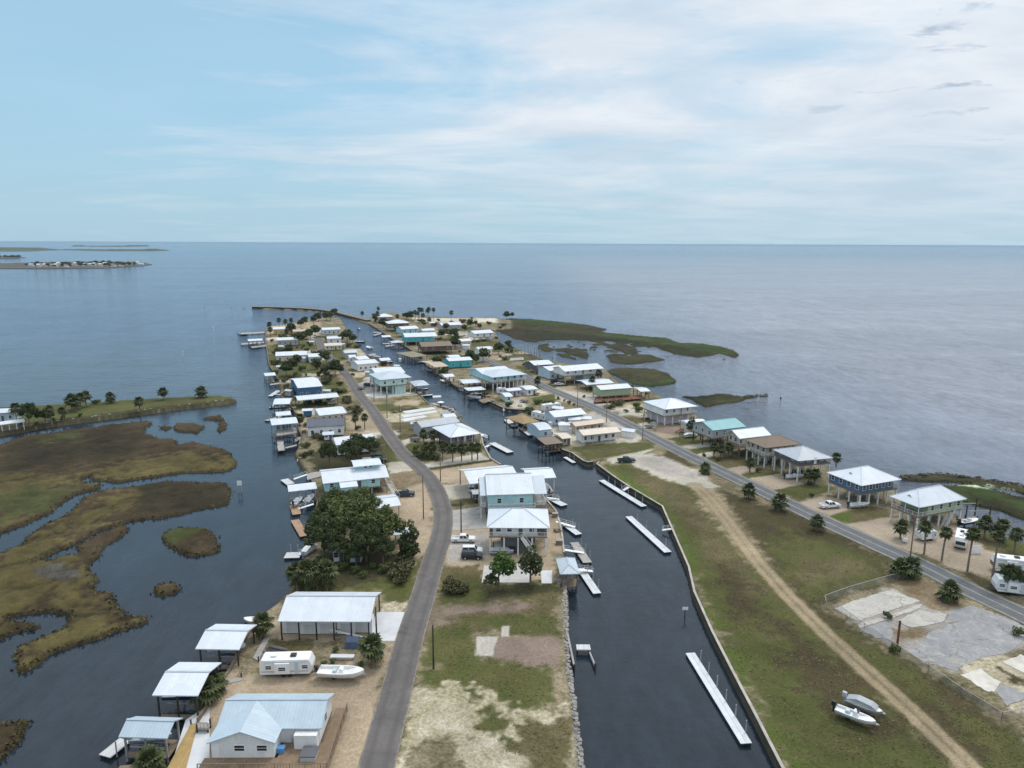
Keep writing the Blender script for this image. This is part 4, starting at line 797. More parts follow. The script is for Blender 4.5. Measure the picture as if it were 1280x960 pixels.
def boat(label, px, yaw, L=6.5, hull='hull_white', z=0, console=True, top=False, motor=True, group=None, cat='boat', cover=None, name='boat', windscreen=False):
    p = G(*px, z); e = empty(name, (p.x, p.y, z), R(yaw), label, cat, group); bw = L*.17; hz = .85*L/6.5
    st = [(-.5, .92, .0, .95), (-.2, 1.0, .0, .95), (.1, .98, .02, 1.0), (.3, .80, .08, 1.08), (.42, .48, .25, 1.15), (.5, .03, .62, 1.22)]
    rings = [[(x*L, -b*bw, s*hz), (x*L, -b*bw*.82, (.45*k+.15+.25*(k > .1))*hz), (x*L, 0, k*hz-.12), (x*L, b*bw*.82, (.45*k+.15+.25*(k > .1))*hz), (x*L, b*bw, s*hz)] for x, b, k, s in st]
    m = MB(); vs = [v for r in rings for v in r]; fs = []
    for i in range(len(rings)-1):
        for j in range(4): fs.append((i*5+j, i*5+j+1, (i+1)*5+j+1, (i+1)*5+j))
    fs.append((4, 3, 2, 1, 0)); m.poly(vs, [f[::-1] for f in fs]); m.build('hull', M[hull], e, True)
    # gunwale and cockpit floor
    dk = MB()
    for i in range(len(st)-1):
        (x0, b0, k0, s0), (x1, b1, k1, s1) = st[i], st[i+1]; g0, g1 = max(0, b0-.16), max(0, b1-.16); fl0, fl1 = s0*hz-.5*hz*(i < 3), s1*hz-.5*hz*(i+1 < 3)
        for s in (-1, 1):
            q = [(x0*L, s*b0*bw*1.02, s0*hz+.02), (x1*L, s*b1*bw*1.02, s1*hz+.02), (x1*L, s*g1*bw, s1*hz+.02), (x0*L, s*g0*bw, s0*hz+.02)]; dk.face(q if s < 0 else q[::-1])
            q = [(x0*L, s*g0*bw, s0*hz+.02), (x1*L, s*g1*bw, s1*hz+.02), (x1*L, s*g1*bw, fl1), (x0*L, s*g0*bw, fl0)]; dk.face(q if s < 0 else q[::-1])
        dk.face([(x0*L, -g0*bw, fl0), (x1*L, -g1*bw, fl1), (x1*L, g1*bw, fl1), (x0*L, g0*bw, fl0)])
    dk.build('deck', M['hull_white'], e)
    if console:
        c = MB(); c.prism([(-.35, .3*hz), (.45, .3*hz), (.30, 1.25), (-.25, 1.35)], -.42, .42, 'y'); c.build('console', M['trim_white'], e)
        MB().box(-1.35, -.45, .3*hz, -.8, .45, 1.0).build('seat', M['roof_pale'], e)
    if windscreen: w_ = MB(); w_.prism([(.42, 1.25), (.46, 1.25), (.2, 1.75), (.16, 1.75)], -.45, .45, 'y'); w_.build('windscreen', M['glass'], e)
    if top:
        t_ = MB(); t_.box(-1.2, -.85, 2.5, 1.1, .85, 2.6); [t_.beam((x, y, .5), (x*1.1, y*1.1, 2.5), .06) for x in (-.7, .6) for y in (-.6, .6)]; t_.build('top', M['hull_white'], e)
    if motor: o_ = MB(); o_.box(-L/2-.65, -.22, .75, -L/2-.05, .22, 1.5); o_.box(-L/2-.45, -.09, -.3, -L/2-.2, .09, .748); o_.build('outboard_motor', M['metal_black' if hull != 'hull_grey' else 'car_silver'], e)
    if cover: c_ = MB(); c_.prism([(-L*.49, .95), (L*.35, 1.0), (L*.2, 1.35), (-L*.2, 1.5)], -bw*.85, bw*.85, 'y'); c_.build('cover', M[cover], e)
    return e
def boat_trailer(label, px, yaw, L=6.5, z=LZ):
    p = G(*px, z); e = empty('boat_trailer', p, R(yaw), label, 'boat trailer'); f = MB()
    for s in (-1, 1): f.beam((-L*.45, s*.75, .55), (L*.25, s*.7, .55), .12); f.beam((L*.25, s*.7, .55), (L*.62, 0, .55), .12); f.beam((-L*.4, s*.45, .75), (L*.2, s*.4, .75), .14, .10)
    for x in (-L*.4, -L*.05, L*.2): f.beam((x, -.75, .5), (x, .75, .5), .1)
    f.build('frame', M['hub'], e)
    for s in (-1, 1): w_ = MB(); w_.cyl((-L*.15, s*.98-.11, .33), (-L*.15, s*.98+.11, .33), .33, .33, 12); w_.build('wheel', M['rubber'], e)
    return e
# ---- vegetation
def fan_mesh(seed, n=26, L=1.5, droop=.6, dead=False, col='leaf_palm'):
    r = random.Random(seed); mb = MB()
    for k in range(n):
        az = k*2.39996+r.uniform(-.2, .2); t = (k+.5)/n; el = R(80-115*t*droop*1.35)+r.uniform(-.12, .12)
        if dead: el = R(-45-30*r.random())
        d_ = Vector((math.cos(az)*math.cos(el), math.sin(az)*math.cos(el), math.sin(el))); s = Vector((-math.sin(az), math.cos(az), 0)); up = s.cross(d_)*-1
        l = L*r.uniform(.75, 1.1); base = d_*l*.45; mb.face([s*.03, d_*l*.5+s*.02, d_*l*.5-s*.02, s*-.03], 0)
        nb = 9
        for j in range(nb):
            a = R(-95+190*j/(nb-1)); q = (d_*math.cos(a)+s*math.sin(a)).normalized(); ln = l*.62*(1-.3*abs(a)/1.7); tip = base+q*ln-Vector((0, 0, 1))*ln*.32-up*0
            wv = (s*math.cos(a)-d_*math.sin(a))*.085*l; mid = base+q*ln*.55
            mb.face([base, mid+wv, tip, mid-wv], 1 if (dead or (t > .86 and r.random() < .5)) else 0)
    return mb.mesh('crown', [M[col], M['leaf_dead']])
CROWN = [fan_mesh(s, 30, 1.55, .85) for s in (1, 2, 3)]; SKIRT = fan_mesh(9, 10, 1.1, 1, True)
def palm(label, px, h, group=None, sc=1.0, z=LZ, skirt=True, k=None):
    r = random.Random(int(px[0]*7+px[1]*13)); p = G(*px, z-.05); e = empty('palm_tree', p, r.uniform(0, 6.28), label, 'palm tree', group)
    t = MB(); lean = (r.uniform(-.05, .05)*h, r.uniform(-.05, .05)*h); pr = Vector((0, 0, -.2)); rad = .20
    for i in range(4):
        f = (i+1)/4; q = Vector((lean[0]*f*f, lean[1]*f*f, h*f)); t.cyl(pr, q, rad*(1.1-.25*(i/4)), rad*(1.1-.25*f), 8); pr = q
    t.build('trunk', M['palm_bark'], e)
    inst('crown', CROWN[r.randrange(3)], e, (lean[0], lean[1], h), 0, sc*r.uniform(.92, 1.1))
    if skirt and r.random() < .6: inst('dead_fronds', SKIRT, e, (lean[0], lean[1], h-.15), 0, sc)
    return e
def leafcloud(seed, lobes, n, size, spread=.35):
    """leaf clumps through the volume of several lobes: (x,y,z,rx,rz)"""
    r = np.random.RandomState(seed); V = []; F = []; MI = []; wts = np.array([l[3]**2*l[4] for l in lobes]); wts = wts/wts.sum()
    for k in range(n):
        i = r.choice(len(lobes), p=wts); cx, cy, cz, rx, rz_ = lobes[i]; d_ = r.normal(size=3); d_ /= np.linalg.norm(d_); rad = r.uniform(.45, 1.0)**.5*(1+.22*math.sin(5*d_[0]+i)*math.sin(4*d_[1]+2*i+3*d_[2]))
        p = np.array([cx, cy, cz])+d_*rad*np.array([rx, rx, rz_]); nrm = d_*.6+r.normal(size=3)*.6+np.array([0, 0, .5]); nrm /= np.linalg.norm(nrm)
        a = np.cross(nrm, r.normal(size=3)); a /= np.linalg.norm(a); b_ = np.cross(nrm, a); s = size*r.uniform(.6, 1.25); q = len(V)
        V += [tuple(p+a*s*.5), tuple(p+b_*s*.42), tuple(p-a*s*.55), tuple(p-b_*s*.38)]; F.append((q, q+1, q+2, q+3)); MI.append(0)
    mb = MB(); mb.v, mb.f, mb.m = V, F, MI; return mb
TREE = {}
def tree_proto(kind):
    if kind in TREE: return TREE[kind]
    r = random.Random(hash(kind) % 1000 if False else sum(map(ord, kind)))
    spec = dict(oak=(10, 5.4, 17, 7000, .44, 'leaf_oak'), oak2=(10, 4.8, 14, 5600, .44, 'leaf_dark'), round=(6, 2.4, 5, 1300, .5, 'leaf_bright'), loose=(7.5, 2.6, 7, 950, .55, 'leaf_dark'), cedar=(9, 1.5, 6, 1300, .5, 'leaf_dark'),
                shrub=(2.4, 1.6, 4, 420, .42, 'leaf_oak'), shrub2=(2.2, 1.9, 4, 380, .45, 'leaf_olive'), far=(6, 3.2, 5, 420, 1.0, 'leaf_dark'))[kind]
    h, rad, nl, n, sz, lm = spec; lobes = []; t = MB()
    low = kind.startswith('shrub')
    for i in range(nl):
        a = i*6.283/nl+r.uniform(-.4, .4); rr = rad*r.uniform(.35, .62) if i else 0
        if kind == 'cedar': lobes.append((r.uniform(-.5, .5), r.uniform(-.5, .5), h*(.2+.78*i/nl), rad*(1.05-.75*i/nl)*r.uniform(.8, 1.2), h*.11)); continue
        if nl > 10: a = i*2.39996; rr = rad*(.18+.62*(i/nl)**.6)*r.uniform(.9, 1.1)
        z = h*r.uniform(.48, .84) if i else h*.82
        if nl > 10: z = h*(.86-.34*(i/nl)**1.5)*r.uniform(.88, 1.06)
        if low: z = h*r.uniform(.35, .6)
        k_ = .54 if nl > 10 else 1.0; lobes.append((math.cos(a)*rr, math.sin(a)*rr, z, rad*r.uniform(.38, .6)*k_, (h*r.uniform(.14, .24) if not low else h*.32)*(.72 if nl > 10 else 1)))
    if kind == 'cedar': t.cyl((0, 0, -.2), (0, 0, h*.85), .2, .05, 8)
    else:
        th = h*(.38 if not low else .1); t.cyl((0, 0, -.2), (.1, 0, th), h*.028, h*.02, 8)
        for (x, y, z, a_, b_) in lobes: m_ = Vector((x*.5, y*.5, th+(z-th)*.55)); t.cyl((.1, 0, th), m_, h*.016, h*.01, 6); t.cyl(m_, (x, y, z), h*.01, h*.004, 6)
    TREE[kind] = (h, t.mesh('trunk', M['bark']), leafcloud(sum(map(ord, kind)), lobes, n, sz).mesh('crown', M[lm])); return TREE[kind]
def tree(label, px, h, kind='oak', group=None, z=LZ, wide=1.0, name='tree', cat='tree'):
    h0, tm, cm = tree_proto(kind); r = random.Random(int(px[0]*3+px[1]*5)); s = h/h0; p = G(*px, z-.02)
    e = empty(name, p, r.uniform(0, 6.28), label, cat, group); sc = (s*wide, s*wide, s)
    inst('trunk' if not kind.startswith('shrub') else 'stems', tm, e, sc=sc); inst('crown' if not kind.startswith('shrub') else 'foliage', cm, e, sc=sc); return e
def shrub(label, px, h=1.6, kind='shrub', group=None, z=LZ, wide=1.0): return tree(label, px, h, kind, group, z, wide, 'shrub', 'shrub')
def pole(label, px, h, arm=True, z=LZ, lamp=False, wood='timber', group=None, cat='utility pole', name='utility_pole', rz=0):
    p = G(*px, z-.3); e = empty(name, p, rz, label, cat, group); MB().cyl((0, 0, 0), (0, 0, h+.3), .17, .11, 8).build('pole', M[wood], e)
    if arm: MB().beam((-1.0, 0, h-.6), (1.0, 0, h-.6), .10).build('crossarm', M['timber'], e); MB().cyl((.32, 0, h-2.0), (.32, 0, h-1.2), .18, .18, 8).build('transformer', M['post_grey'], e)
    if lamp: MB().beam((0, 0, h-1), (1.3, 0, h-.6), .08).build('lamp_arm', M['post_grey'], e); MB().box(1.1, -.12, h-.7, 1.6, .12, h-.55).build('lamp_head', M['hub'], e)
    return e
def wall_line(label, px, z0=-1.2, z1=LZ+.22, th=.45, cap='cap_stone', face='wall_wet', piles=0, name='seawall', cat='seawall', step=5.0):
    q = [G(x, y, LZ) for x, y in px]; c = q[0].copy(); e = empty(name, (c.x, c.y, 0), 0, label, cat); a = MB(); b_ = MB()
    for m_, (lo, hi, t_) in ((a, (z0, z1-.16, th*.7)), (b_, (z1-.158, z1, th))):
        L = []; Rr = []
        for i, p in enumerate(q):
            d1 = (q[i]-q[i-1]).normalized() if i else (q[1]-q[0]).normalized(); d2 = (q[i+1]-q[i]).normalized() if i < len(q)-1 else d1; tt = (d1+d2).normalized(); n = Vector((-tt.y, tt.x, 0))*t_/2; L.append(p-c+n); Rr.append(p-c-n)
        for i in range(len(q)-1):
            vs_ = [L[i], Rr[i], Rr[i+1], L[i+1]]; m_.poly([(v.x, v.y, lo) for v in vs_]+[(v.x, v.y, hi) for v in vs_], [(0,1,2,3),(7,6,5,4),(0,4,5,1),(1,5,6,2),(2,6,7,3),(3,7,4,0)])
    a.build('panel', M[face], e); b_.build('cap', M[cap], e)
    return e
# ------------------------------------------------------------------ shore walls, rocks
wall_line('long pale capped seawall along the grassy east bank of the canal', [(1000,1000),(991,985),(945,895),(915,838),(890,789),(868,740),(861,709),(845,672),(828,633),(806,620),(784,607),(765,594),(746,580),(749,577.5)])
wall_line('short angled seawall below the grass strip north of the boat ramp', [(741,577),(735,578),(729,576),(715,566),(703,562)])
wall_line('seawall of the small square basin beside the tiki hut', [(659,515),(657,512.5),(641,511.5),(630,510),(610,501)])
wall_line('seawall under the white stilt house and mint house on the west canal bank', [(705,691),(703,672),(700,655),(695,639),(684,626),(668,612)])
wall_line('seawall below the row of palms on the west canal bank', [(626,581),(613,573),(604,556),(601,543)])
wall_line('far curving seawall at the mouth of the canal', [(534,457),(527,446),(513,437),(505,432),(489,423),(475,413),(461,404.5)], cap='timber')
wall_line('timber bulkhead along the river bank below the dark-roofed house', [(374,556),(377,545),(372,532),(371,518),(364,508),(356,499),(352,496)], cap='timber')
wall_line('timber bulkhead beside the flat-roofed boathouse', [(394,650),(397,628),(394,612),(390,600)], cap='timber'); wall_line('timber bulkhead behind the three boat shelters', [(252,888),(288,836),(305,800),(322,772)], cap='timber')
wall_line('timber bulkhead along the west canal bank by the mint house', [(601,543),(590,536),(577,527),(570,515),(552,509),(536,505),(522,491),(515,479),(503,466),(487,455),(475,451),(462,446)], cap='timber')
wall_line('timber bulkhead along the east canal bank by the paired boathouses', [(606,495),(590,489),(574,484),(560,476),(548,468),(534,457)], cap='timber'); wall_line('dark bulkhead along the cluttered lots below the tiki hut', [(703,562),(692,552),(681,544),(668,535),(657,532),(648,524)], cap='timber')
wall_line('long low rock jetty curving out across the channel mouth', [(461,401.8),(440,396.5),(420,391.2),(400,388.2),(380,386.7),(350,385.4),(316,384.7)], z1=2.6, th=5, cap='timber', name='jetty', cat='jetty')
wall_line('dark timber bulkhead on the far western tip of the peninsula', [(348,474),(336.5,456),(335,445),(333,432),(331,420)], cap='timber')
rk = MB(); rr_ = random.Random(11)
def rocks(mb, line, n, w, s0, s1, z=.2):
    q = [G(x, y, .3) for x, y in line]; seg = [(a, b) for a, b in zip(q[:-1], q[1:])]; Ls = [(b-a).length for a, b in seg]
    for k in range(n):
        a, b = rr_.choices(seg, Ls)[0]; p = a+(b-a)*rr_.random(); t = (b-a).normalized(); o_ = rr_.uniform(-1, 1); p = p+Vector((-t.y, t.x, 0))*o_*w; s = rr_.uniform(s0, s1)
        c = [Vector((rr_.uniform(.6, 1)*x, rr_.uniform(.6, 1)*y, rr_.uniform(.4, .8)*zz_))*s for zz_ in (-1, 1) for x, y in ((-1,-1),(1,-1),(1,1),(-1,1))]
        zc = z+(o_+1)*.45
        mb.poly([(p.x+v.x, p.y+v.y, zc+v.z) for v in c], [(3,2,1,0),(4,5,6,7),(0,1,5,4),(1,2,6,5),(2,3,7,6),(3,0,4,7)])
paint('rock', (.27, .255, .235), .95, .35, .5)
rocks(rk, [(701,733),(703,760),(703,800),(705,838),(711,879),(717,930),(722,985)], 1500, .95, .10, .34, .55)
rocks(rk, [(696,728),(705,735)], 60, 1.5, .2, .5, .9); rocks(rk, [(20,540),(55,532),(100,526),(140,521),(200,513),(240,508),(285,503)], 800, 1.1, .25, .65, .1)
tag(rk.build('rocks', M['rock']), 'pale grey riprap rocks along the canal bank and the grassy spit', 'rocks', kind='stuff')
rd = MB(); rocks(rd, [(1128,598),(1180,594.5),(1230,601),(1285,611)], 260, .9, .15, .42, .2); rocks(rd, [(930,497),(960,494)], 40, 1.0, .3, .7, .1)
paint('rock_dark', (.12, .11, .09), .95, .4, .5); tag(rd.build('breakwater_rocks', M['rock_dark']), 'dark breakwater rocks on the seaward edge of the right marsh', 'rocks', kind='stuff')

# ------------------------------------------------------------------ left peninsula, near to far
wn = dict(near=True)
hA, hw, hd, hh = house('white bungalow with pale blue metal roof and wooden deck beside the sheds', (270,911), (402,910.5), (418.5,866.5), 4.7, 'white', 'roof_blue', 'gx_thin', 1.75, .9, .45, nf=0, ns=1, nb=1, near=True, door=False)
# its front wing, part of the same house
def wing(e, w, d, x0, x1, y0, y1, z, rise, wall, roof, f):
    o_ = roof_mb(x1-x0, y1-y0, z, 'gy', rise, .14).build('wing_roof', M[roof], e); o_.location = ((x0+x1)/2, y0, 0)
    mb = MB(); k = rise/((x1-x0)/2); hw_ = (x1-x0)/2-.4; top = z-.14-.012
    mb.prism([(-hw_, f), (hw_, f), (hw_, top+k*.4), (0, top+rise), (-hw_, top+k*.4)], .4, y1-y0-.2, 'y'); o2 = mb.build('wing_wall', M['wall_'+wall], e); o2.location = ((x0+x1)/2, y0, 0); return (x0+x1)/2, y0+.4
inv = (Matrix.Translation(hA.location) @ Matrix.Rotation(hA.rotation_euler.z, 4, 'Z')).inverted()
wl, wr = inv @ G(258, 929, 4.68), inv @ G(344, 929, 4.68)
cx, cy = wing(hA, hw, hd, wl.x, wr.x, min(wl.y, wr.y), hd*.5+.4, hh-.02, 1.72, 'white', 'roof_blue', .9)
for dx in (-.4, 2.6): add_window(hA, cx+dx, cy, 1.95, 0, 1.3, .75, True)
db = MB().box(-.45, -.05, 0, .45, 0, 1.95); do = db.build('door', M['trim_white'], hA); do.location = (cx-3.6, cy, .95)
MB().box(wl.x-.6, cy-2.4, .55, hw/2+1.8, cy-.002, .88).build('deck', M['deck_brown'], hA)
MB().box(wr.x+.003, cy, .55, hw/2+1.8, .43, .88).build('deck', M['deck_brown'], hA); MB().box(hw/2+.02, .432, .55, hw/2+1.8, hd, .876).build('deck', M['deck_brown'], hA)
railing_mb([(wl.x-.55, cy-2.3), (hw/2+1.75, cy-2.3), (hw/2+1.75, hd)], .88, .95, .4).build('railing', M['timber'], hA)
MB().box(hw/2-3.6, -.9, .9, hw/2-.5, .43, hh-.45).build('utility_room', M['wall_white'], hA)
def small(name, label, cat, px, parts, z=LZ, rz=0):
    e = empty(name, G(*px, z), R(rz), label, cat)
    for n_, mb, mt in parts: mb.build(n_, M[mt], e)
    return e
zd = LZ+.89
def cube(*a): return MB().box(*a)
small('hot_tub', 'covered dark hot tub on the wooden deck corner', 'hot tub', (387,946), [('tub', cube(-1, -1, 0, 1, 1, .72), 'car_silver'), ('cover', cube(-1.06, -1.06, .722, 1.06, 1.06, .86), 'wall_darkgrey')], zd)
small('cool_box', 'bright blue cool box on the deck by the bungalow wall', 'cool box', (351,939), [('box', cube(-.55, -.4, 0, .55, .4, .55), 'plastic_blue'), ('lid', cube(-.58, -.43, .552, .58, .43, .68), 'plastic_blue')], zd)
small('barbecue', 'covered grey barbecue under the bungalow eave', 'barbecue', (371,927), [('hood', MB().prism([(-.35, .8), (.35, .8), (.25, 1.25), (-.25, 1.25)], -.7, .7, 'x'), 'car_silver'), ('stand', cube(-.6, -.3, 0, .6, .3, .79), 'post_grey')], zd)
small('deck_chair', 'white chair next to the barbecue on the deck', 'chair', (382,929), [('seat', cube(-.3, -.3, .35, .3, .3, .42), 'trim_white'), ('backrest', cube(-.3, .25, .422, .3, .31, .95), 'trim_white'), ('leg', cube(-.28, -.28, 0, -.2, -.2, .348), 'trim_white'), ('leg', cube(.2, -.28, 0, .28, -.2, .348), 'trim_white')], zd)
pier('yellow plank boardwalk along the water by the bungalow', [(201,975),(239,904),(247,905),(228,975)], 1.55, 'deck_yellow')
pier('small weathered landing with railing at the head of the yellow boardwalk', [(246,904),(263,904),(260,911),(246,911)], 2.0, 'deck_grey', railp=(0, 1))
wall_line('low timber retaining wall between the boardwalk and the sandy yard', [(247,905),(268,873),(272,866)], z1=LZ+.9, th=.25, cap='timber', face='timber', name='retaining_wall', cat='wall')

eC, cw, cd, ch = shelter('large white-roofed carport on black posts by the concrete driveway', (347,776.5), (463,777), (475.7,740), 5.1, 'roof_white', 'gx_thin', 2.0, (6, 2), 'metal_black', LZ, cat='carport', name='carport', o=.25)
cinv = (Matrix.Translation(eC.location) @ Matrix.Rotation(eC.rotation_euler.z, 4, 'Z'))
def incar(fx, fy): return cinv @ Vector((fx*cw, fy*cd, .05))
def cabinet(label, fx, fy, w, d_, h, mat='trim_white', name='storage_box', cat='storage box'):
    p = incar(fx, fy); e = empty(name, p, eC.rotation_euler.z, label, cat); MB().box(-w/2, -d_/2, .1, w/2, d_/2, h).build('body', M[mat], e)
    MB().box(-w*.3, -d_/2-.03, .25, w*.3, -d_/2-.002, h*.85).build('door', M['concrete_pale'], e); MB().box(-w/2-.03, -d_/2-.03, h+.002, w/2+.03, d_/2+.03, h+.09).build('lid', M[mat], e); return e
cabinet('tall white walled room at the water end of the carport', -.385, .50, 4.0, 6.0, 2.9, 'wall_white', 'store_room', 'store room')
cabinet('white enclosed trailer, first inside the carport from the water', -.20, .30, 3.6, 2.2, 2.2, 'car_white', 'cargo_trailer', 'trailer')
cabinet('white cabinet with double doors in the middle of the carport', -.02, .30, 3.4, 2.0, 2.3, 'car_white'); cabinet('white box trailer right of the gap in the carport', .20, .30, 3.2, 2.2, 2.4, 'car_white', 'cargo_trailer', 'trailer')
cabinet('white store cabinet near the driveway end of the carport', .37, .34, 3.6, 2.0, 2.5, 'wall_white')
small('garbage_bin', 'dark bin in the gap between the carport cabinets', 'bin', (425,792), [('bin', MB().prism([(-.3, 0), (.3, 0), (.36, 1.0), (-.36, 1.0)], -.3, .3, 'x'), 'metal_black'), ('lid', cube(-.36, -.4, 1.002, .36, .4, 1.08), 'metal_black')])

for lab, a, b, c, ze in (('white-roofed boat shelter nearest the big carport', (244,811), (299,812), (319,780.6), 4.6), ('wide white-roofed boat shelter, middle of the three by the bungalow', (190,869), (247.4,869.5), (284,828), 5.0),
                          ('pale blue-roofed boat shelter beside the yellow boardwalk', (148,921), (209,923), (228,897), 4.2)):
    shelter(lab, a, b, c, ze, 'roof_white' if 'blue' not in lab else 'roof_blue', rise=1.1, posts=(3, 2), post='post_dark' if 'blue' not in lab else 'post_grey')
boat('boat with dark cover on a lift under the shelter nearest the carport', (284,812), 5, 6.2, z=1.5, cover='tarp_dark', console=False)
boat('open boat on a lift under the wide middle shelter', (233,871), 5, 6.5, hull='hull_navy', z=1.5)
boat('skiff hanging under the pale blue-roofed shelter', (190,925), 5, 5.5, hull='hull_grey', z=1.3)
boat('small white boat moored behind the first shelter', (322,779), 170, 5.5, z=0)
dock('pale floating dock sticking out below the blue-roofed shelter', [(123.5,943),(138,947),(163,926),(148,920)], mat='dock_pale', piles=2)
pier('small plank landing at the lower end of the blue-roofed shelter', [(150,957),(205,952),(200,975),(140,975)], 1.3, 'timber')
pier('narrow plank walkway joining the wide shelter to the bank', [(283,850),(302,846),(303,850),(284,855)], 1.4, 'deck_grey')
pier('pale jetty walkway between carport and first boat shelter', [(316,822),(330,797),(337,797),(323,826)], 1.45, 'deck_grey')
rv('white travel trailer with a slide-out parked on the sandy yard', (325,848), (391,846), 3.1, 2.5, flip=False)
boat_trailer('boat trailer under the white centre-console boat on the sand', (427,845), -4, 6.6)
boat('white centre-console boat on a trailer on the sandy yard', (427,844), -4, 7.4, z=LZ+.75, hull='hull_white')
small('tarp_heap', 'blue tarpaulin over a heap by the carport', 'tarpaulin', (441,807), [('cover', MB().prism([(-1.2, 0), (1.2, 0), (.8, 1.3), (.1, 1.7), (-.8, 1.1)], -1.1, 1.1, 'x'), 'tarp_blue')])
small('ladder_beam', 'long white mast lying across the carport front', 'mast', (437,799), [('pole', MB().beam((-3.5, .5, 1.5), (3.2, -.6, .6), .22), 'trim_white')])
small('concrete_bench', 'pale low concrete cistern lid in the weeds by the carport', 'slab', (428,823), [('top', cube(-2, -.5, .3, 2, .5, .5), 'concrete_pale'), ('base', cube(-1.8, -.4, 0, 1.8, .4, .298), 'concrete')])

# tree-covered lots
house('small grey-roofed cottage under the big oaks', (433,691.5), (454,691), (452,681), 4.0, 'pale_blue', 'roof_grey', rise=1.2, nf=2, ns=1)
house('pale cottage roof half hidden at the water side of the oaks', (413,689), (433,687), (430,674), 4.4, 'white', 'roof_blue', rise=1.2, nf=2, ns=1)
boat('white covered boat on the bank below the oaks', (388,689), 70, 5, z=LZ+.3, console=False, cover='trim_white', motor=False)
dock('pale floating dock below the oak trees', [(354.5,697.5),(374,697),(376,690),(358,690.5)], mat='dock_pale', piles=2, gang=((374,693), (392,688)))
dock('orange plank floating dock with gangway, beside the oaks', [(375,671),(386,669),(379,648),(368,649)], mat='deck_orange', piles=3, gang=((382,664), (401,657)))
dock('brown floating dock with short gangway between orange dock and boathouse', [(365.5,643.5),(376.5,642),(374,630),(364.5,631)], mat='deck_orange', piles=2, gang=((373,636), (392,630)))
shelter('flat white-roofed boathouse over the river with two slips', (360.6,614.6), (396.4,610.5), (395.5,604.5), 4.2, 'roof_white', 'shed', .5, (4, 2), 'post_grey')
boat('white boat on a lift in the left slip of the flat-roofed boathouse', (372,628), 85, 5.5, z=1.2); boat('grey boat on a lift in the right slip of the flat-roofed boathouse', (387,625), 85, 5.5, z=1.2, hull='hull_grey')
dock('pale floating dock with white gangway upriver of the flat-roofed boathouse', [(358.6,606),(368.5,604),(367.5,596.5),(357,598)], mat='dock_pale', piles=2, gang=((367,599), (384,593)))
pier('grey timber landing beside the turquoise house', [(383,600),(402,595),(404,588),(384,592)], 1.6, 'deck_grey')
e, w, d_, h_ = house('turquoise house with white metal roof and a raised roof cabin', (403.5,604.5), (486.5,596), (476,580), 6.0, 'aqua', 'roof_white', 'gx_thin', 1.5, 2.2, .5, nf=4, ns=1, near=True, posts=(5, 2), sideporch=2.0, rail='trim_white', stair=((.5, .1), (.58, -.4)))
cbn = MB().box(w*.02, d_*.42, h_+.7, w*.40, d_*.80, h_+2.4); cbn.build("cabin_wall", M['wall_aqua'], e); r2 = roof_mb(w*.44, d_*.52, 0, 'gx_thin', .55, .12).build('cabin_roof', M['roof_white'], e); r2.location = (w*.21, d_*.35, h_+2.45)
add_window(e, w*.18, d_*.42, h_+1.55, 0, .8, .6, True); add_window(e, w*.26, d_*.42, h_+1.55, 0, .8, .6, True)
r3 = roof_mb(w*.26, d_*.4, 0, 'shed', .5, .12).build('porch_roof', M['roof_white'], e); r3.location = (-w*.13, -d_*.28, h_-.55); MB().box(-w*.25, -d_*.26, 0, -w*.01, .48, h_-.72).build('porch_wall', M['wall_aqua'], e)
shelter('white-roofed carport on thin posts between turquoise house and oaks', (458,637), (501.5,631.5), (497,617), 4.3, 'roof_white', 'gx_thin', .9, (3, 2), 'post_grey', LZ, cat='carport', name='carport')
shelter('low pale lean-to roof beside the leafy yard near the bend', (492,669), (516,667), (514,661), 3.4, 'roof_pale', 'shed', .5, (3, 2), 'post_grey', LZ, cat='carport', name='carport')
car('dark pickup truck parked beside the white carport', (506,620), 8, 'pickup', 'car_dark')

house('white-roofed house behind the leafy trees near the bend', (420,556.5), (470,551), (465,543), 5.2, 'white', 'roof_white', rise=1.5, nf=4, ns=2)
car('white car half hidden under trees by the driveway', (462,579), 10, 'suv', 'car_white'); car('dark car shaded by the trees next to the white car', (474,578), 10, 'suv', 'car_black')
house('white house with dark grey shingle roof above the river', (383,534), (431,531.5), (429,522), 5.3, 'white', 'roof_dark', 'gx_thin', 1.6, .4, .4, nf=4, ns=2, near=True)
shelter('white awning along the front of the dark-roofed house', (384.5,537.5), (418,534.5), (418,531), 4.1, 'roof_white', 'shed', .4, (4, 2), 'post_white', LZ, cat='awning', name='awning')
house('small white outbuilding with glass front below the dark-roofed house', (403,544), (418,543), (417.5,539), 3.6, 'white', 'roof_pale', rise=.6, nf=2, ns=1)
house('small blue shed with white roof edge near the river', (377,513.8), (391,513.2), (390.5,510.5), 4.0, 'blue', 'roof_white', rise=.5, nf=0, ns=0)
house('long low pale grey mobile home with white roof', (399,519.5), (433.5,516), (432.6,507), 4.6, 'cream', 'roof_white', rise=1.1, nf=4, ns=1)
shelter('long open white-roofed shed on dark posts', (372,500.5), (424,496), (421,490.5), 4.8, 'roof_white', 'gx_thin', .9, (6, 2), 'post_dark', LZ, cat='open shed', name='open_shed')
for i, (x, y, k) in enumerate(((385,505,'car_dark'), (398,504,'car_black'), (413,502,'car_silver'))): car(('dark','black','silver')[i]+' car parked under the long open white shed', (x, y), 80, 'suv', k)
shelter('humped white roof over a boat slip by the blue house', (341,505.5), (362,504.8), (361,498), 4.4, 'roof_white', 'barrel', 1.0, (3, 2))
boat('dark boat under the humped white roof', (350,511), 10, 6, hull='hull_navy', z=1.0)
shelter('white-roofed two-level boathouse on the river', (339.5,531.5), (372.6,528.5), (370.5,521), 6.2, 'roof_white', 'barrel', .7, (4, 2), 'post_grey')
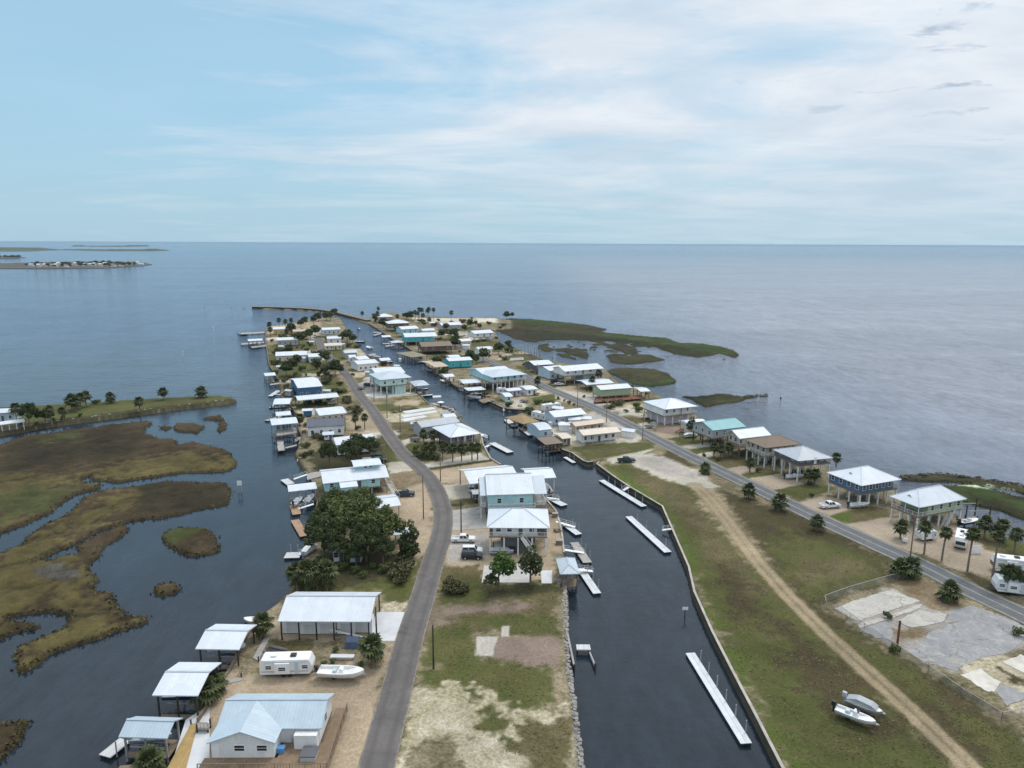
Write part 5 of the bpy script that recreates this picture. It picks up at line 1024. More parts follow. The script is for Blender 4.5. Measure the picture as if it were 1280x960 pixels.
pier('raised grey deck of the two-level boathouse', [(345,545),(371,541),(369,534),(345,537)], 3.2, 'deck_grey', railp=(0, 1))
pier('square timber landing stage in front of the two-level boathouse', [(347,563.5),(356,562.5),(354,550),(346,551)], 1.1, 'deck_grey'); pier('narrow plank walkway from the landing stage to the bank', [(356,559),(371,555.5),(371,557),(356,560.5)], 1.2, 'deck_grey')
boat('grey pontoon boat tied beside the reddish bank', (376,576), 100, 5.5, hull='hull_grey', motor=False)
dock('small white float beside the weedy bank by the blue house', [(335,495),(341,495),(341,488),(335,488)], mat='dock_white', piles=1, gang=((341,493), (351,493)))
dock('narrow float beside the humped boat roof', [(336,509.5),(339.5,509.5),(342,499),(338,499)], mat='deck_grey', piles=2)
dock('dark low float with boat gear beyond the humped roof', [(335,526),(353,521),(353,519),(336,523)], mat='deck_grey', piles=1)
house('deep blue two-part house with white metal roof', (372,485), (403.5,482.5), (401,470.5), 6.3, 'blue', 'roof_white', 'gx_thin', 1.6, .4, .5, nf=4, ns=2)
for lab, a, b, c, ze, wl_, rf in (
    ('long low white-roofed house between two lawns far along the west road', (344,445), (384,443.5), (383,438.5), 5.0, 'cream', 'roof_white'), ('white-roofed house near the far west docks', (345.7,425.5), (373.5,424.5), (372.4,420.5), 5.2, 'grey', 'roof_white'),
    ('tan house with white roof at the western tip', (341,411.8), (368,411), (367,407.5), 5.5, 'yellow', 'roof_white'), ('low tan house joined to the western tip lot', (366,414.5), (383,414), (382,411), 4.6, 'yellow', 'roof_tan'),
    ('white-roofed house under trees at the far end of the west road', (403,412.6), (426,411.6), (425,407.5), 5.0, 'pale_blue', 'roof_white'), ('white-roofed house with broad front roof below the far west trees', (409,423.5), (427,422.8), (424.5,413.5), 4.8, 'white', 'roof_white'),
    ('pale low house with window band below the broad white roof', (406,432.5), (428,431.5), (427,427), 4.4, 'cream', 'roof_cream'), ('small white-roofed house set back from the canal near the mint house', (448,449.8), (462.5,448.4), (461.8,444.5), 5.2, 'white', 'roof_white'),
    ('white-roofed house with dark windows on the canal north of the mint house', (447,455.6), (473.5,453.4), (472.4,448.5), 5.4, 'white', 'roof_white'), ('tiny white hut between the canal houses', (437,447.5), (446,447), (445.5,444), 4.5, 'white', 'roof_white')):
    house(lab, a, b, c, ze, wl_, rf, rise=1.1, nf=4 if b[0]-a[0] > 20 else 2, ns=1, o=.4)
shelter('white-roofed boathouse on the river at the far west docks', (310,426.3), (328.5,425.4), (328,421.5), 5.0, 'roof_white', 'gx_thin', .8, (4, 2))
for lab, px in (('outermost timber pier at the far western tip', [(300,418),(331,416),(331,414.5),(300,416)]), ('dark timber pier under the far west boathouse', [(301,431),(330,428.5),(330,427),(302,429)]), ('long low timber pier south of the far west boathouse', [(314,435),(334,432.5),(334,430.5),(314,433)])): pier(lab, px, 1.4, 'deck_grey')
for lab, px, yaw in (('white boat moored at the outermost far west pier', (304,418), 0), ('white boat at the dark pier by the far west boathouse', (319,431.5), 5)): boat(lab, px, yaw, 8)
car('dark car on the lot beside the mint house', (461,483), 0, 'suv', 'car_black')
# between the west road and the canal
house('mint stilt house back wing with white roof', (470,468), (507,465.5), (506,457.5), 9.0, 'mint', 'roof_white', 'gx_thin', 1.2, 4.6, .5, nf=0, ns=2, posts=(4, 2), post='post_white')
house('mint house on tall white stilts with white hip roof by the canal', (474.5,475), (515,471.5), (505,463.8), 8.8, 'mint', 'roof_pale', 'hip', 2.2, 4.4, .5, nf=3, ns=2, posts=(6, 3), post='post_white', sideporch=2.0, rail='trim_white', lower=.45, door=False)
shelter('white-roofed boat shelter beside the mint stilt house', (518,482.5), (537.5,481.2), (531,475.5), 4.8, 'roof_pale', 'hip', 1.0, (3, 2), 'post_grey'); boat('dark boat under the shelter by the mint stilt house', (528,488), 10, 6, hull='hull_navy', z=1.0)
boat('dark hulled boat moored below the mint house shelter', (534,496), 20, 6, hull='hull_navy'); boat('small dark boat moored at the canal north of the mint house', (484,454), 0, 7, hull='hull_navy', console=False)
boat('white motor boat under way in the far canal', (461.5,436), 120, 9); boat('dark boat moored at the far west canal bank', (449,428.5), 170, 8, hull='hull_navy'); boat('small dark skiff on the far canal', (448.5,412), 90, 6, hull='hull_navy')
house('long grey-roofed shed behind the square white hip roof', (527,534.5), (575,527.5), (571,520.5), 5.6, 'grey', 'roof_grey', 'gx_thin', 1.4, .3, .4, nf=3, ns=1)
house('house with square white pyramid roof above dark porches by the canal', (562.5,547), (602,541.5), (584.5,528), 6.6, 'darkgrey', 'roof_white', 'hip', 2.0, 2.6, .5, nf=4, ns=3, near=True, posts=(4, 4), post='post_dark', sideporch=1.5, porch=1.2, rail='post_grey')
car('black car in the shade below the pyramid-roofed house', (577,560), 5, 'suv', 'car_black')
dock('white floating dock by the row of canal palms', [(611,554),(619,552.8),(633,566),(626,568.5)], mat='dock_white', piles=3, gang=((612,556), (607,559)))
boat('white boat on a lift beside the pyramid-roofed house', (606,547), 120, 5.5, z=.8); pier('small timber pier with boat gear by the red-furnished lot', [(548,514),(567,510),(570,516),(552,519)], 1.5, 'deck_grey')
small('parasol', 'white parasol on the pier by the concrete pad', 'parasol', (551,509), [('canopy', MB().cyl((0, 0, 2.2), (0, 0, 2.7), 1.5, .05, 10), 'trim_white'), ('pole', MB().cyl((0, 0, 0), (0, 0, 2.2), .04, .04, 6), 'post_grey')], LZ)
boat('red and white boat beside the small timber pier', (560,514), 160, 5.5, hull='hull_navy', z=.3)
shelter('huge white-roofed carport behind the aqua house', (587,605), (650,598.5), (644.5,580), 5.6, 'roof_white', 'gx_thin', 1.7, (4, 2), 'post_dark', LZ, cat='carport', name='carport')
car('white car under the huge white carport', (590,613), 90, 'suv', 'car_white'); house('grey store room under the huge white carport', (591,618), (603,617), (603,611), 4.0, 'darkgrey', 'roof_grey', rise=.4, nf=1, ns=0, door=False)
shelter('white-roofed boathouse over the canal beside the aqua house', (659,599), (695.5,596.8), (688,583.5), 5.4, 'roof_white', 'gx_thin', 1.2, (3, 2), 'post_white'); boat('white boat with dark motor lifted under the canal boathouse', (683,612), 100, 6.5, z=1.2)
e, w, d_, h_ = house('aqua house on stilts with wide pale metal roof by the canal', (608.5,618.8), (668,617), (660,590), 8.2, 'aqua', 'roof_white', 'gx_thin', 3.3, 3.6, .35, nf=2, ns=0, near=True, posts=(4, 3), post='post_white', depth=13, door=False, lower=.4, lowall='wall_pink')
for x0_, x1_, nm_ in ((-w/2-1.6, -w/2-.02, 'roof_pale'), (w/2+.02, w/2+3.3, 'roof_pale')):       # lower porch roofs at both ends
    pr2 = roof_mb(x1_-x0_, d_-1.2, h_-.32, 'gx_thin', 2.85).build('porch_roof', M[nm_], e); pr2.location = ((x0_+x1_)/2, .6, 0)
    MB().box(x0_+.1, .8, 3.28, x1_-.1, d_-.8, 3.57).build('porch_deck', M['deck_grey'], e)
    xo = x0_+.2 if x0_ < 0 else x1_-.2
    for yy in (.95, d_/2, d_-.95): MB().box(xo-.1, yy-.1, 0, xo+.1, yy+.1, h_-.5+(2.6 if yy == d_/2 else .2)).build('post', M['post_white'], e)
    railing_mb([(x0_+.15, .85), (x1_-.15, .85)] if x0_ < 0 else [(x0_+.15, .85), (x1_-.15, .85), (x1_-.15, d_-.85)], 3.57, .95, .3).build('railing', M['trim_white'], e)
stairs_mb((w/2+2.6, .3, 3.5), (w/2-.6, -2.6, .1), 1.1).build('stairs', M['timber'], e)
MB().box(-w/2+.3, -.55, 3.3, w/2+.3, .34, 3.57).build('walkway', M['deck_grey'], e); railing_mb([(-w/2+.3, -.5), (w/2+.3, -.5)], 3.57, .95, .3).build('railing', M['trim_white'], e)
house('white house on stilts with pale hip roof and long front stair', (608,659.5), (687.5,660), (684,637), 8.2, 'white', 'roof_white', 'hip', 2.4, 4.6, .6, nf=4, ns=2, near=True, posts=(5, 3), post='post_white', porch=.5, sideporch=2.2, leftporch=.8, rail='trim_white', depth=11.5, lower=.85, lowall='wall_darkgrey', stair=((.06, .02), (.30, -.12)))
pier('grey balcony deck level under the white stilt house', [(616,681),(660,681),(660,677),(616,677)], 3.4, 'deck_grey')
boat('grey covered boat parked under the white stilt house', (627,692), 0, 5.5, z=LZ+.3, hull='hull_grey', console=False, cover='car_silver', motor=False); car('dark car under the white stilt house', (640,687), 90, 'suv', 'car_black')
car('white pickup truck parked by the road beside the white stilt house', (579.5,677), 0, 'pickup', 'car_white'); car('white off-roader behind the black car', (590.5,691.5), 0, 'suv', 'car_white'); car('black off-roader parked nearest on the gravel lot', (590,698), 0, 'suv', 'car_black')
house('small white pyramid-roofed gazebo at the canal edge', (700,717.5), (725,717), (722,697), 4.4, None, 'roof_pale', 'hip', 1.1, 0, .3, gz=LZ, posts=(3, 3), post='timber', cat='gazebo', name='gazebo', near=True, foot=-.05)
pier('timber deck below the white gazebo at the canal edge', [(701,733),(720,733),(721,722),(702,722)], 1.6, 'timber')
dock('pale angled floating dock by the aqua house', [(701.5,632.5),(709.5,630.5),(703,619.5),(696.5,620)], mat='dock_white', piles=2, gang=((699,624), (683,622)))
dock('pale floating dock in front of the white stilt house', [(719.5,668.5),(727.5,667),(724,652.5),(717.5,653)], mat='dock_white', piles=2, gang=((719,659), (695,652)))
dock('weathered brown floating dock next to the gazebo', [(729,703.5),(740,702.6),(735,676.5),(725.6,677)], mat='deck_grey', piles=3, gang=((730,691), (704,687)))
dock('long pale floating dock reaching past the gazebo', [(741.5,742),(751.5,741),(744.5,708.6),(737,709)], mat='dock_white', piles=3, gang=((741,714), (722,712)))
small('boat_lift', 'small lone boat lift platform with pale cover in the canal', 'boat lift', (729,816), [('cover', cube(-1.2, -.8, .95, 1.2, .8, 1.12), 'dock_pale'), ('post', cube(-1.1, -.7, -1.6, -.95, -.55, .948), 'post_dark'), ('post', cube(.95, -.7, -1.6, 1.1, -.55, .948), 'post_dark'), ('post', cube(-1.1, .55, -1.6, -.95, .7, .948), 'post_dark'), ('post', cube(.95, .55, -1.6, 1.1, .7, .948), 'post_dark'), ('beam', MB().beam((1.0, -.7, .6), (1.5, -4.6, .6), .26), 'deck_grey'), ('piling', cube(1.38, -4.95, -1.6, 1.68, -4.65, 1.1), 'post_dark')], 0)
small('sign_post', 'small white notice on a post standing in the canal', 'sign', (856,772), [('board', cube(-.55, -.04, 1.6, .55, .0, 2.2), 'trim_white'), ('post', cube(-.08, .002, -1.6, .08, .15, 2.0), 'post_dark')], 0)
small('sign_post', 'white notice board on posts standing in the left river', 'sign', (300,616), [('board', cube(-.7, -.05, 2.2, .7, .0, 3.6), 'trim_white'), ('post', cube(-.5, .002, -1.6, -.35, .15, 3.0), 'post_grey'), ('post', cube(.35, .002, -1.6, .5, .15, 3.0), 'post_grey')], 0)
small('mooring_pile', 'leaning grey boat lift beam by the riprap', 'boat lift', (712,822), [('beam', MB().beam((0, 4.5, 1.6), (.5, -3.5, .5), .3), 'post_grey'), ('post', cube(.3, -4.0, -1.4, .6, -3.7, 1.2), 'post_dark')], 0)
dock('very long white floating dock along the east seawall, nearest the camera', [(926,929.5),(940,928.5),(891.5,814.3),(881,814.5)], mat='dock_white', piles=6, side=1)
dock('white floating dock against the seawall at its bend, middle of the three', [(830.5,690.5),(839.5,689.5),(820.5,642),(811.5,642)], mat='dock_white', piles=4, gang=((828,662.5), (841,661)))
dock('white floating dock along the far diagonal seawall of the grassy bank', [(748.5,600.5),(801.5,633.2),(806,630.5),(753,597.5)], mat='dock_white', piles=6, side=1, gang=((779,613), (786,609)))
dock('low white floating dock before the boat ramp wall', [(704,571.5),(715.5,578.5),(719.5,577.5),(707,570.5)], mat='dock_white', piles=2)
# ------------------------------------------------------------------ right land
for lab, a, b, c, ze, wl_, rf, st in (
    ('white hip-roofed house farthest out at the canal mouth', (471.5,396.3), (492,395.7), (489,390.5), 7, 'tan', 'roof_white', 'hip'), ('broad white pyramid roof on brown walls at the canal mouth', (485,404.5), (512,403.6), (507,395.5), 8, 'brown', 'roof_white', 'hip'),
    ('pale blue-walled house in front of the pyramid roof at the canal mouth', (502,411.8), (524,410.4), (521,402.5), 7.5, 'aqua', 'roof_white', 'gx_thin'), ('white-roofed far house behind the palms', (552,406.8), (578,405.8), (577,402.3), 5.5, 'grey', 'roof_white', 'gx_thin')):
    house(lab, a, b, c, ze, wl_, rf, st, 2.2 if st == 'hip' else 1.5, .4 if ze < 6 else 3.0, .5, nf=3, ns=2, posts=(3, 2) if ze > 6 else (0, 0))
house('long white-roofed house with cyan end wall by the far canal', (506,421.5), (547,420.2), (541,412.5), 7.2, 'turq', 'roof_white', 'gx_thin', 1.6, 2.6, .5, nf=4, ns=2, posts=(4, 2), post='post_white', sideporch=2.5)
house('dark brown house with brown shingle roof by the far canal', (527,433.5), (566,432), (557,422.5), 6.5, 'brown', 'roof_brown', 'gx_thin', 1.8, 2.4, .5, nf=4, ns=2, posts=(4, 2), post='post_dark')
house('white-roofed house on stilts at the edge of the far lagoon', (593,417.2), (618,415.7), (617,410.8), 7.5, 'white', 'roof_white', 'gx_thin', 1.4, 3.4, .5, nf=3, ns=2, posts=(4, 2), post='post_grey')
house('bright turquoise bungalow with white roof edge', (561,451.5), (591,449.8), (588,445.8), 5.6, 'turq', 'roof_white', 'gx_thin', 1.0, .5, .4, nf=3, ns=1); house('low white hut behind the turquoise bungalow', (562,446.8), (576,446), (575.5,443), 4.8, 'white', 'roof_white', rise=.6, nf=2, ns=1)
house('aqua stilt house rear block with long white roof', (603,467.5), (641,464), (638,456.5), 9.0, 'aqua', 'roof_white', 'gx_thin', 1.4, 5.0, .5, nf=0, ns=1, posts=(4, 2), post='post_white')
house('big aqua house on many white stilts with pale hip roof', (615.5,471.8), (659,467.6), (645.5,459.8), 9.0, 'aqua', 'roof_pale', 'hip', 2.0, 5.0, .5, nf=5, ns=3, posts=(9, 3), post='post_white', porch=1.4, rail='trim_white', lower=.3, lowall='wall_pink')
shelter('grey hip-roofed boathouse at the far canal bend', (490.5,428.6), (505.5,427.8), (502,423.4), 5, 'roof_pale', 'hip', 1.2, (3, 2)); boat('white boat at the pier by the far hip-roofed boathouse', (485,431), 0, 8); boat('white boat moored at the far curved seawall', (472,417), 170, 8)
shelter('mossy brown old boathouse roof at the canal corner', (514,446.5), (535,444.5), (533,437.5), 4.6, 'roof_old', 'hip', .8, (4, 3)); boat('white boat moored under the mossy old boathouse', (511,446), 150, 7)
shelter('weathered grey boathouse roof in the canal beyond the long pier', (543.5,459), (561,457.5), (551,449.5), 5.2, 'roof_tan', 'gx_thin', .8, (4, 2)); boat('dark boat moored at the weathered grey boathouse', (540,465), 160, 7, hull='hull_navy')
pier('deck with pale rail around the weathered grey boathouse', [(543,467),(562,464.5),(562,460.5),(543,463)], 1.6, 'deck_grey', railp=(0, 1))
pier('long diagonal timber pier along the canal bank by the stilt house', [(549,466),(564,477),(567,476),(552,465)], 1.5, 'deck_grey'); pier('brown timber pier at the end of the long diagonal pier', [(563,478.5),(574,485),(578,483),(567,476)], 1.4, 'timber')
shelter('white-roofed boathouse, upper of the pair at the aqua stilt house', (579,479.4), (602,477.8), (600,472.6), 5.4, 'roof_white', 'gx_thin', .7, (4, 2)); shelter('pale hip-roofed boathouse, lower of the pair at the aqua stilt house', (585,488.4), (607.5,486.8), (604.5,482.8), 4.8, 'roof_white', 'hip', .7, (4, 2))
boat('white cabin boat on a lift below the paired boathouses', (593,498), 150, 7.5, z=.8, top=True); boat('dark boat inside the lower paired boathouse', (595,494), 10, 6, hull='hull_navy', z=.9)
pier('timber bulkhead deck at the corner below the paired boathouses', [(598,500),(612,496),(616,500),(604,504)], 1.5, 'timber')
rv('white camper beside the aqua stilt house, nearest the canal', (623,493.5), (634,492.5), 3, 2.6, slide=False, stripe=False); house('lavender grey trailer home in the middle of the stilt house yard', (635,489), (653,487.3), (652,483.6), 4.4, 'lav', 'roof_white', rise=.5, nf=3, ns=0)
house('white trailer home at the road end of the stilt house yard', (658,487.3), (673,486), (671,480.6), 4.5, 'white', 'roof_white', rise=.5, nf=2, ns=1); house('tiny mint hut with white roof on the sandy canal lot', (631.5,496), (641.5,495.4), (641,490), 4.2, 'mint', 'roof_white', rise=.6, nf=1, ns=1, door=False)
house('white-roofed house by the lagoon pilings', (668,456.6), (692.5,455), (689.5,449.4), 6.6, 'darkgrey', 'roof_white', 'gx_thin', 1.2, 2.4, .5, nf=3, ns=2, posts=(3, 2))
house('pale blue low wing with white roof beside the long white stilt house', (687,463.6), (709,461.6), (703,456), 6.2, 'pale_blue', 'roof_white', 'gx_thin', 1.2, .4, .5, nf=3, ns=1)
house('long white stilt house with white roof facing the lagoon', (706,464.4), (755,460.4), (748,454.6), 8.4, 'white', 'roof_white', 'gx_thin', 1.6, 4.6, .5, nf=5, ns=3, posts=(5, 2), post='post_grey', lower=.5, lowall='wall_pale_blue', rail='trim_white', porch=1)
car('white car outside the pale blue low wing', (699,481.5), 0, 'sedan', 'car_white'); car('black car left of the white car by the lagoon houses', (694,478.5), 30, 'suv', 'car_black')
shelter('low white carport roof in front of the lagoon stilt house', (733,481), (768,478.6), (757,472.8), 4.8, 'roof_white', 'gx_thin', .8, (4, 2), 'post_dark', LZ, cat='carport', name='carport')
house('cream-green long house with white roof above a dark deck', (751,487.4), (790.5,484.6), (780.6,479.6), 6.2, 'green', 'roof_white', 'gx_thin', 1.1, 1.8, .5, nf=0, ns=2, posts=(5, 2), porch=0)
pier('dark red timber deck in front of the cream-green house', [(742,503),(802,498),(800,494),(745,497)], 2.2, 'rust', 'deck', 'deck'); shelter('small white roof at the sea end of the dark deck', (801,489.5), (813.5,488.8), (808,483.6), 4.8, 'roof_white', 'gx_thin', .6, (3, 2))
house('white two-storey stilt house with pale hip roof facing the sea', (831,511.8), (873,507.6), (858,496.4), 7.8, 'white', 'roof_white', 'hip', 2.4, 3.6, .5, nf=4, ns=3, near=True, posts=(5, 4), post='post_white', porch=1.2, sideporch=1.5, rail='trim_white', lower=.92, lowall='wall_mauve')
house('low white-roofed annex behind the aqua-roofed house', (862,531.5), (886,529), (880,522.5), 5.4, 'cream', 'roof_white', rise=.8, nf=0, ns=1)
house('grey stilt house with aqua metal roof facing the sea', (891,538.2), (933,533.2), (914,522.6), 7.8, 'grey', 'roof_aqua', 'gx_thin', 1.8, 3.6, .5, nf=4, ns=3, near=True, posts=(5, 3), post='post_dark', nb=3)
house('cream stilt house with white gable roof and wooden balcony', (924.5,548.4), (964.5,543.8), (951.5,535.3), 7.8, 'cream', 'roof_white', 'gx_thin', 1.9, 3.4, .4, nf=3, ns=2, nb=3, near=True, posts=(5, 3), post='timber', leftporch=1.6, rail='timber', deck='deck_orange')
house('cream stilt house with brown hip roof and white balcony rails', (956.5,560), (1002.5,555), (978,544.8), 7.9, 'cream', 'roof_brown', 'hip', 2.2, 3.6, .5, nf=4, ns=3, nb=3, near=True, posts=(5, 4), post='post_white', porch=1.2, leftporch=1.4, rail='trim_white')
house('stilt house with grey metal hip roof and dark walls', (998,576.3), (1042,572.3), (1018,557.4), 7.9, 'darkgrey', 'roof_grey', 'hip', 2.4, 5.0, .5, nf=4, ns=3, nb=2, near=True, posts=(4, 4), post='post_white', rail='post_grey', sideporch=2)
E1 = house('navy blue stilt house with white hip roof and white windows', (1077,607.2), (1127.5,599.2), (1092,581.6), 7.8, 'navy', 'roof_white', 'hip', 2.8, 3.9, .6, nf=5, ns=3, nb=4, near=True, posts=(5, 4), post='post_white', sideporch=2, rail='post_grey', door=False)
E2 = house('green-walled house on very tall white stilts with white hip roof', (1149.5,634.4), (1209,623.4), (1180.5,607.8), 7.6, 'green', 'roof_white', 'hip', 2.8, 3.6, .6, nf=4, ns=2, nb=2, near=True, posts=(5, 4), post='post_white', leftporch=3.2, rail='post_white', door=False, stair=((.30, .10), (.05, -.02)))
for (e, w, d_, h_), c_ in ((E1, 'navy'), (E2, 'green')):           # the small gable that breaks each hip roof
    g = roof_mb(3.2, 3.4, 0, 'gy', 1.1, .1).build('dormer_roof', M['roof_white'], e); g.location = (-w/2+min(w, d_)*.20, d_*.5, h_+.55); g.rotation_euler = (0, 0, R(-90))
    gm = MB(); gm.prism([(-1.3, 0), (1.3, 0), (0, .85)], 0, .15, 'y'); go = gm.build('dormer_vent', M['wall_'+c_], e); go.location = (-w/2+min(w, d_)*.20+.2, d_*.5, h_+.6); go.rotation_euler = (0, 0, R(-90))
car('white pickup truck on the paved yard of the navy blue house', (1037,634.5), 12, 'pickup', 'car_white'); boat('white boat stored under the navy blue stilt house', (1074,633), 10, 6, z=LZ+.3)
car('dark car in the shade under the grey-roofed stilt house', (1000,594), 15, 'suv', 'car_black'); boat('white boat stored under the grey-roofed stilt house', (993,597), 10, 6, z=LZ+.3)
rv('white utility trailer with rounded front on the paved yard', (1152,678), (1172,675.5), 2.5, 2.3, slide=False, stripe=False, cat='trailer'); rv('small white motorhome nose-on beside the yard palms', (1207,690), (1209.3,677), 3.1, 2.4, True, slide=False, flip=True)
small('panel_board', 'white board leaning by the small motorhome', 'board', (1219,692), [('panel', cube(-1.2, -.04, 0, 1.2, .04, 1.9), 'trim_white')])
rv('large white motorhome parked at the right edge, behind', (1241,716), (1290,722), 3.5, 2.6, True, flip=True); rv('white camper with canopy at the right edge, in front', (1243,742), (1292,748), 3.3, 2.6, False, flip=True)
small('bin', 'blue bin beside the boat shed at the palm yard', 'bin', (1134,668), [('bin', MB().prism([(-.3, 0), (.3, 0), (.36, 1.0), (-.36, 1.0)], -.3, .3, 'x'), 'trim_white'), ('lid', cube(-.36, -.4, 1.002, .36, .4, 1.08), 'trim_white')]) if False else None
boat('boat hanging on a tall lift in the right lagoon', (1211,654), 20, 6, hull='hull_navy', z=1.3)
small('boat_lift', 'four tall pilings of a boat lift in the right lagoon', 'boat lift', (1213,651), [('piling', MB().cyl((x, y, -1.6), (x, y, 5.2), .18, .16, 8), 'post_dark') for x, y in ((-3, -2.5), (3, -2.5), (-3, 3), (3, 3))]+[('beam', MB().beam((-3, -2.5, 3.6), (3, -2.5, 3.6), .2), 'post_grey'), ('beam', MB().beam((-3, 3, 3.6), (3, 3, 3.6), .2), 'post_grey')], 0)
pier('timber walkway behind the green house leading to the lagoon lift', [(1196,648),(1206,652),(1222,648),(1219,645),(1206,647)], 1.5, 'deck_brown')
# canal side of the right land
rv('white travel trailer angled beside the tiki hut', (664,523.5), (682,528), 3.2, 2.5, slide=False); rv('white camper with large windows near the round lawn', (680,515.5), (702,512.5), 3.1, 2.5, slide=False)
house('long white-roofed house with glass front next to the tan roofs', (693,521.6), (733.7,517.4), (728.6,509.6), 5.2, 'pale_blue', 'roof_white', 'gx_thin', 1.3, .3, .5, nf=5, ns=2, porch=1.2); small('water_tank', 'round grey tank with white top by the long white roof', 'tank', (703,536), [('tank', MB().cyl((0, 0, 0), (0, 0, 2.2), 1.6, 1.6, 14), 'post_grey'), ('lid', MB().cyl((0, 0, 2.202), (0, 0, 2.5), 1.65, 1.2, 14), 'trim_white')])
house('low house with tan metal roof, upper of two by the canal', (719,533), (757.5,528), (752.5,524), 4.7, 'tan', 'roof_tan', 'gx_thin', .9, .3, .5, nf=4, ns=1, porch=.8)
house('long house with cream metal roof, lower of two by the canal', (729,544.4), (776.5,539.6), (771,532.6), 4.9, 'white', 'roof_cream', 'gx_thin', 1.1, .3, .6, nf=5, ns=2, near=True, porch=1.6)
house('pale grey barrel-roofed shed between tiki hut and tan roof', (674,538), (690.5,536), (689,526.5), 4.6, 'pale_blue', 'roof_pale', 'barrel', 1.2, .2, .2, nf=1, ns=0, door=False)
shelter('thatched tiki hut standing over the canal edge', (654,530), (675,526.5), (663,516.5), 3.6, 'thatch', 'pyr', 1.9, (3, 3), 'timber', lift=False)
house('small cream-roofed shed above the dark canal boathouse', (703,548.5), (716,547), (712,540), 4.2, 'tan', 'roof_cream', rise=.5, nf=2, ns=1)
shelter('dark old boathouse frame on pilings over the canal', (682,556), (704,553.5), (700,546), 3.6, 'roof_brown', 'shed', .5, (5, 3)); pier('dark landing of the old boathouse frame', [(686,562),(707,560),(706,555),(687,557)], 1.2, 'timber')
dock('grey floating dock with small crane near the basin', [(629.5,524.5),(640,533),(646.5,531.5),(634.5,523.5)], mat='dock_pale', piles=2); dock('pale floating dock slanting below the tiki hut', [(648,534.5),(660.5,544.5),(665,543),(652,533.5)], mat='dock_pale', piles=2)
boat('pink and white boat moored by the cluttered canal lot', (677,548.5), 140, 6, hull='hull_white'); boat('white boat on the bank between tiki hut and grey shed', (664,534), 160, 6, z=1.0, console=False)
small('fish_light', 'white dome light on a dock post in the canal', 'lamp', (629.5,519.5), [('post', MB().cyl((0, 0, -1), (0, 0, 2.2), .1, .1, 8), 'trim_white'), ('dome', MB().cyl((0, 0, 2.202), (0, 0, 3.0), .5, .2, 10), 'trim_white')], 0)
car('dark pickup loaded with a green tarpaulin at the gravel lot', (783,577.5), 8, 'pickup', 'tarp_dark')
boat_trailer('trailer carrying the white boat on the grass by the dirt track', (1069,899), -40, 5.2); boat('white boat on a trailer on the grass by the dirt track', (1069,898), -40, 5.4, z=LZ+.75, windscreen=True)
boat_trailer('trailer carrying the grey boat behind the white one on the grass', (1080,886), -42, 4.8); boat('grey flat boat on a trailer beside the white boat on grass', (1080,886), -42, 5.0, z=LZ+.7, hull='hull_grey', console=False, cover='hull_grey')
boat('white dinghy turned over by the orange crate near the aqua-roofed house', (863.5,546), 10, 5.2, z=LZ+.2, console=False, motor=False, cover='trim_white')
small('playground_slide', 'orange-red play slide in the yard beside the mauve stilt house', 'slide', (849,541), [('slide', MB().beam((-1.5, 0, .3), (1.6, 0, 1.7), .8, .15), 'red'), ('post', cube(1.4, -.3, 0, 1.6, .3, 1.7), 'timber')])
for k, (x, y) in enumerate([(637,446),(642,445),(647,446.5),(652,444),(656,446),(660,443.5),(664,445.5),(668,443),(671,445),(675,443.5)]):
    e = empty('piling', G(x, y, 0), 0, 'weathered timber pilings of the ruined lagoon pier', 'piling', 'pilings of the ruined pier'); MB().cyl((0, 0, -1.6), (0, 0, 4.2+(k % 3)*.6), .28, .24, 8).build('pile', M['post_grey'], e)
pier('low remains of the ruined pier by the lagoon pilings', [(636,451),(655,449.5),(655,446.5),(638,447.5)], 1.7, 'deck_grey')
# fences
def fence(label, px, h=1.5, base=True):
    q = [G(x, y, LZ) for x, y in px]; c = q[0]; e = empty('chain_link_fence', c, 0, label, 'fence'); l = [p-c for p in q]; pm = MB(); rl = MB(); k = 0
    for a, b in zip(l[:-1], l[1:]):
        up = Vector((0, 0, h)); pm.face([a+Vector((0, 0, .02)), b+Vector((0, 0, .02)), b+up, a+up]); rl.beam(a+up, b+up, .06); n = max(1, int((b-a).length/3.2))
        for i in range(n+1):
            p = a+(b-a)*i/n; o_ = MB().cyl((0, 0, 0), (0, 0, h+.08), .04, .04, 6); po = o_.build('post', M['hub'], e); po.location = p
    pm.build('wire_mesh', M['chain_link'], e); rl.build('top_rail', M['hub'], e); return e
fence('chain link fence along the upper edge of the broken parking lot', [(1032,760),(1030,753),(1060,742),(1112,727),(1133,723)]); fence('long chain link fence along the dirt-track side of the broken lot', [(1046,762),(1080,787),(1125,817),(1160,840),(1200,868),(1252,900),(1300,889)], 1.3)
small('old_post', 'rusty red-brown post standing on the broken parking lot', 'post', (1121.6,806), [('post', cube(-.14, -.14, -.2, .14, .14, 4.6), 'rust')])
small('mailbox', 'white mailbox and bin by the palm on the road verge', 'mailbox', (1131,679), [('box', cube(-.5, -.35, .5, .5, .35, 1.2), 'trim_white'), ('post', cube(-.1, -.1, 0, .1, .1, .498), 'post_grey')])
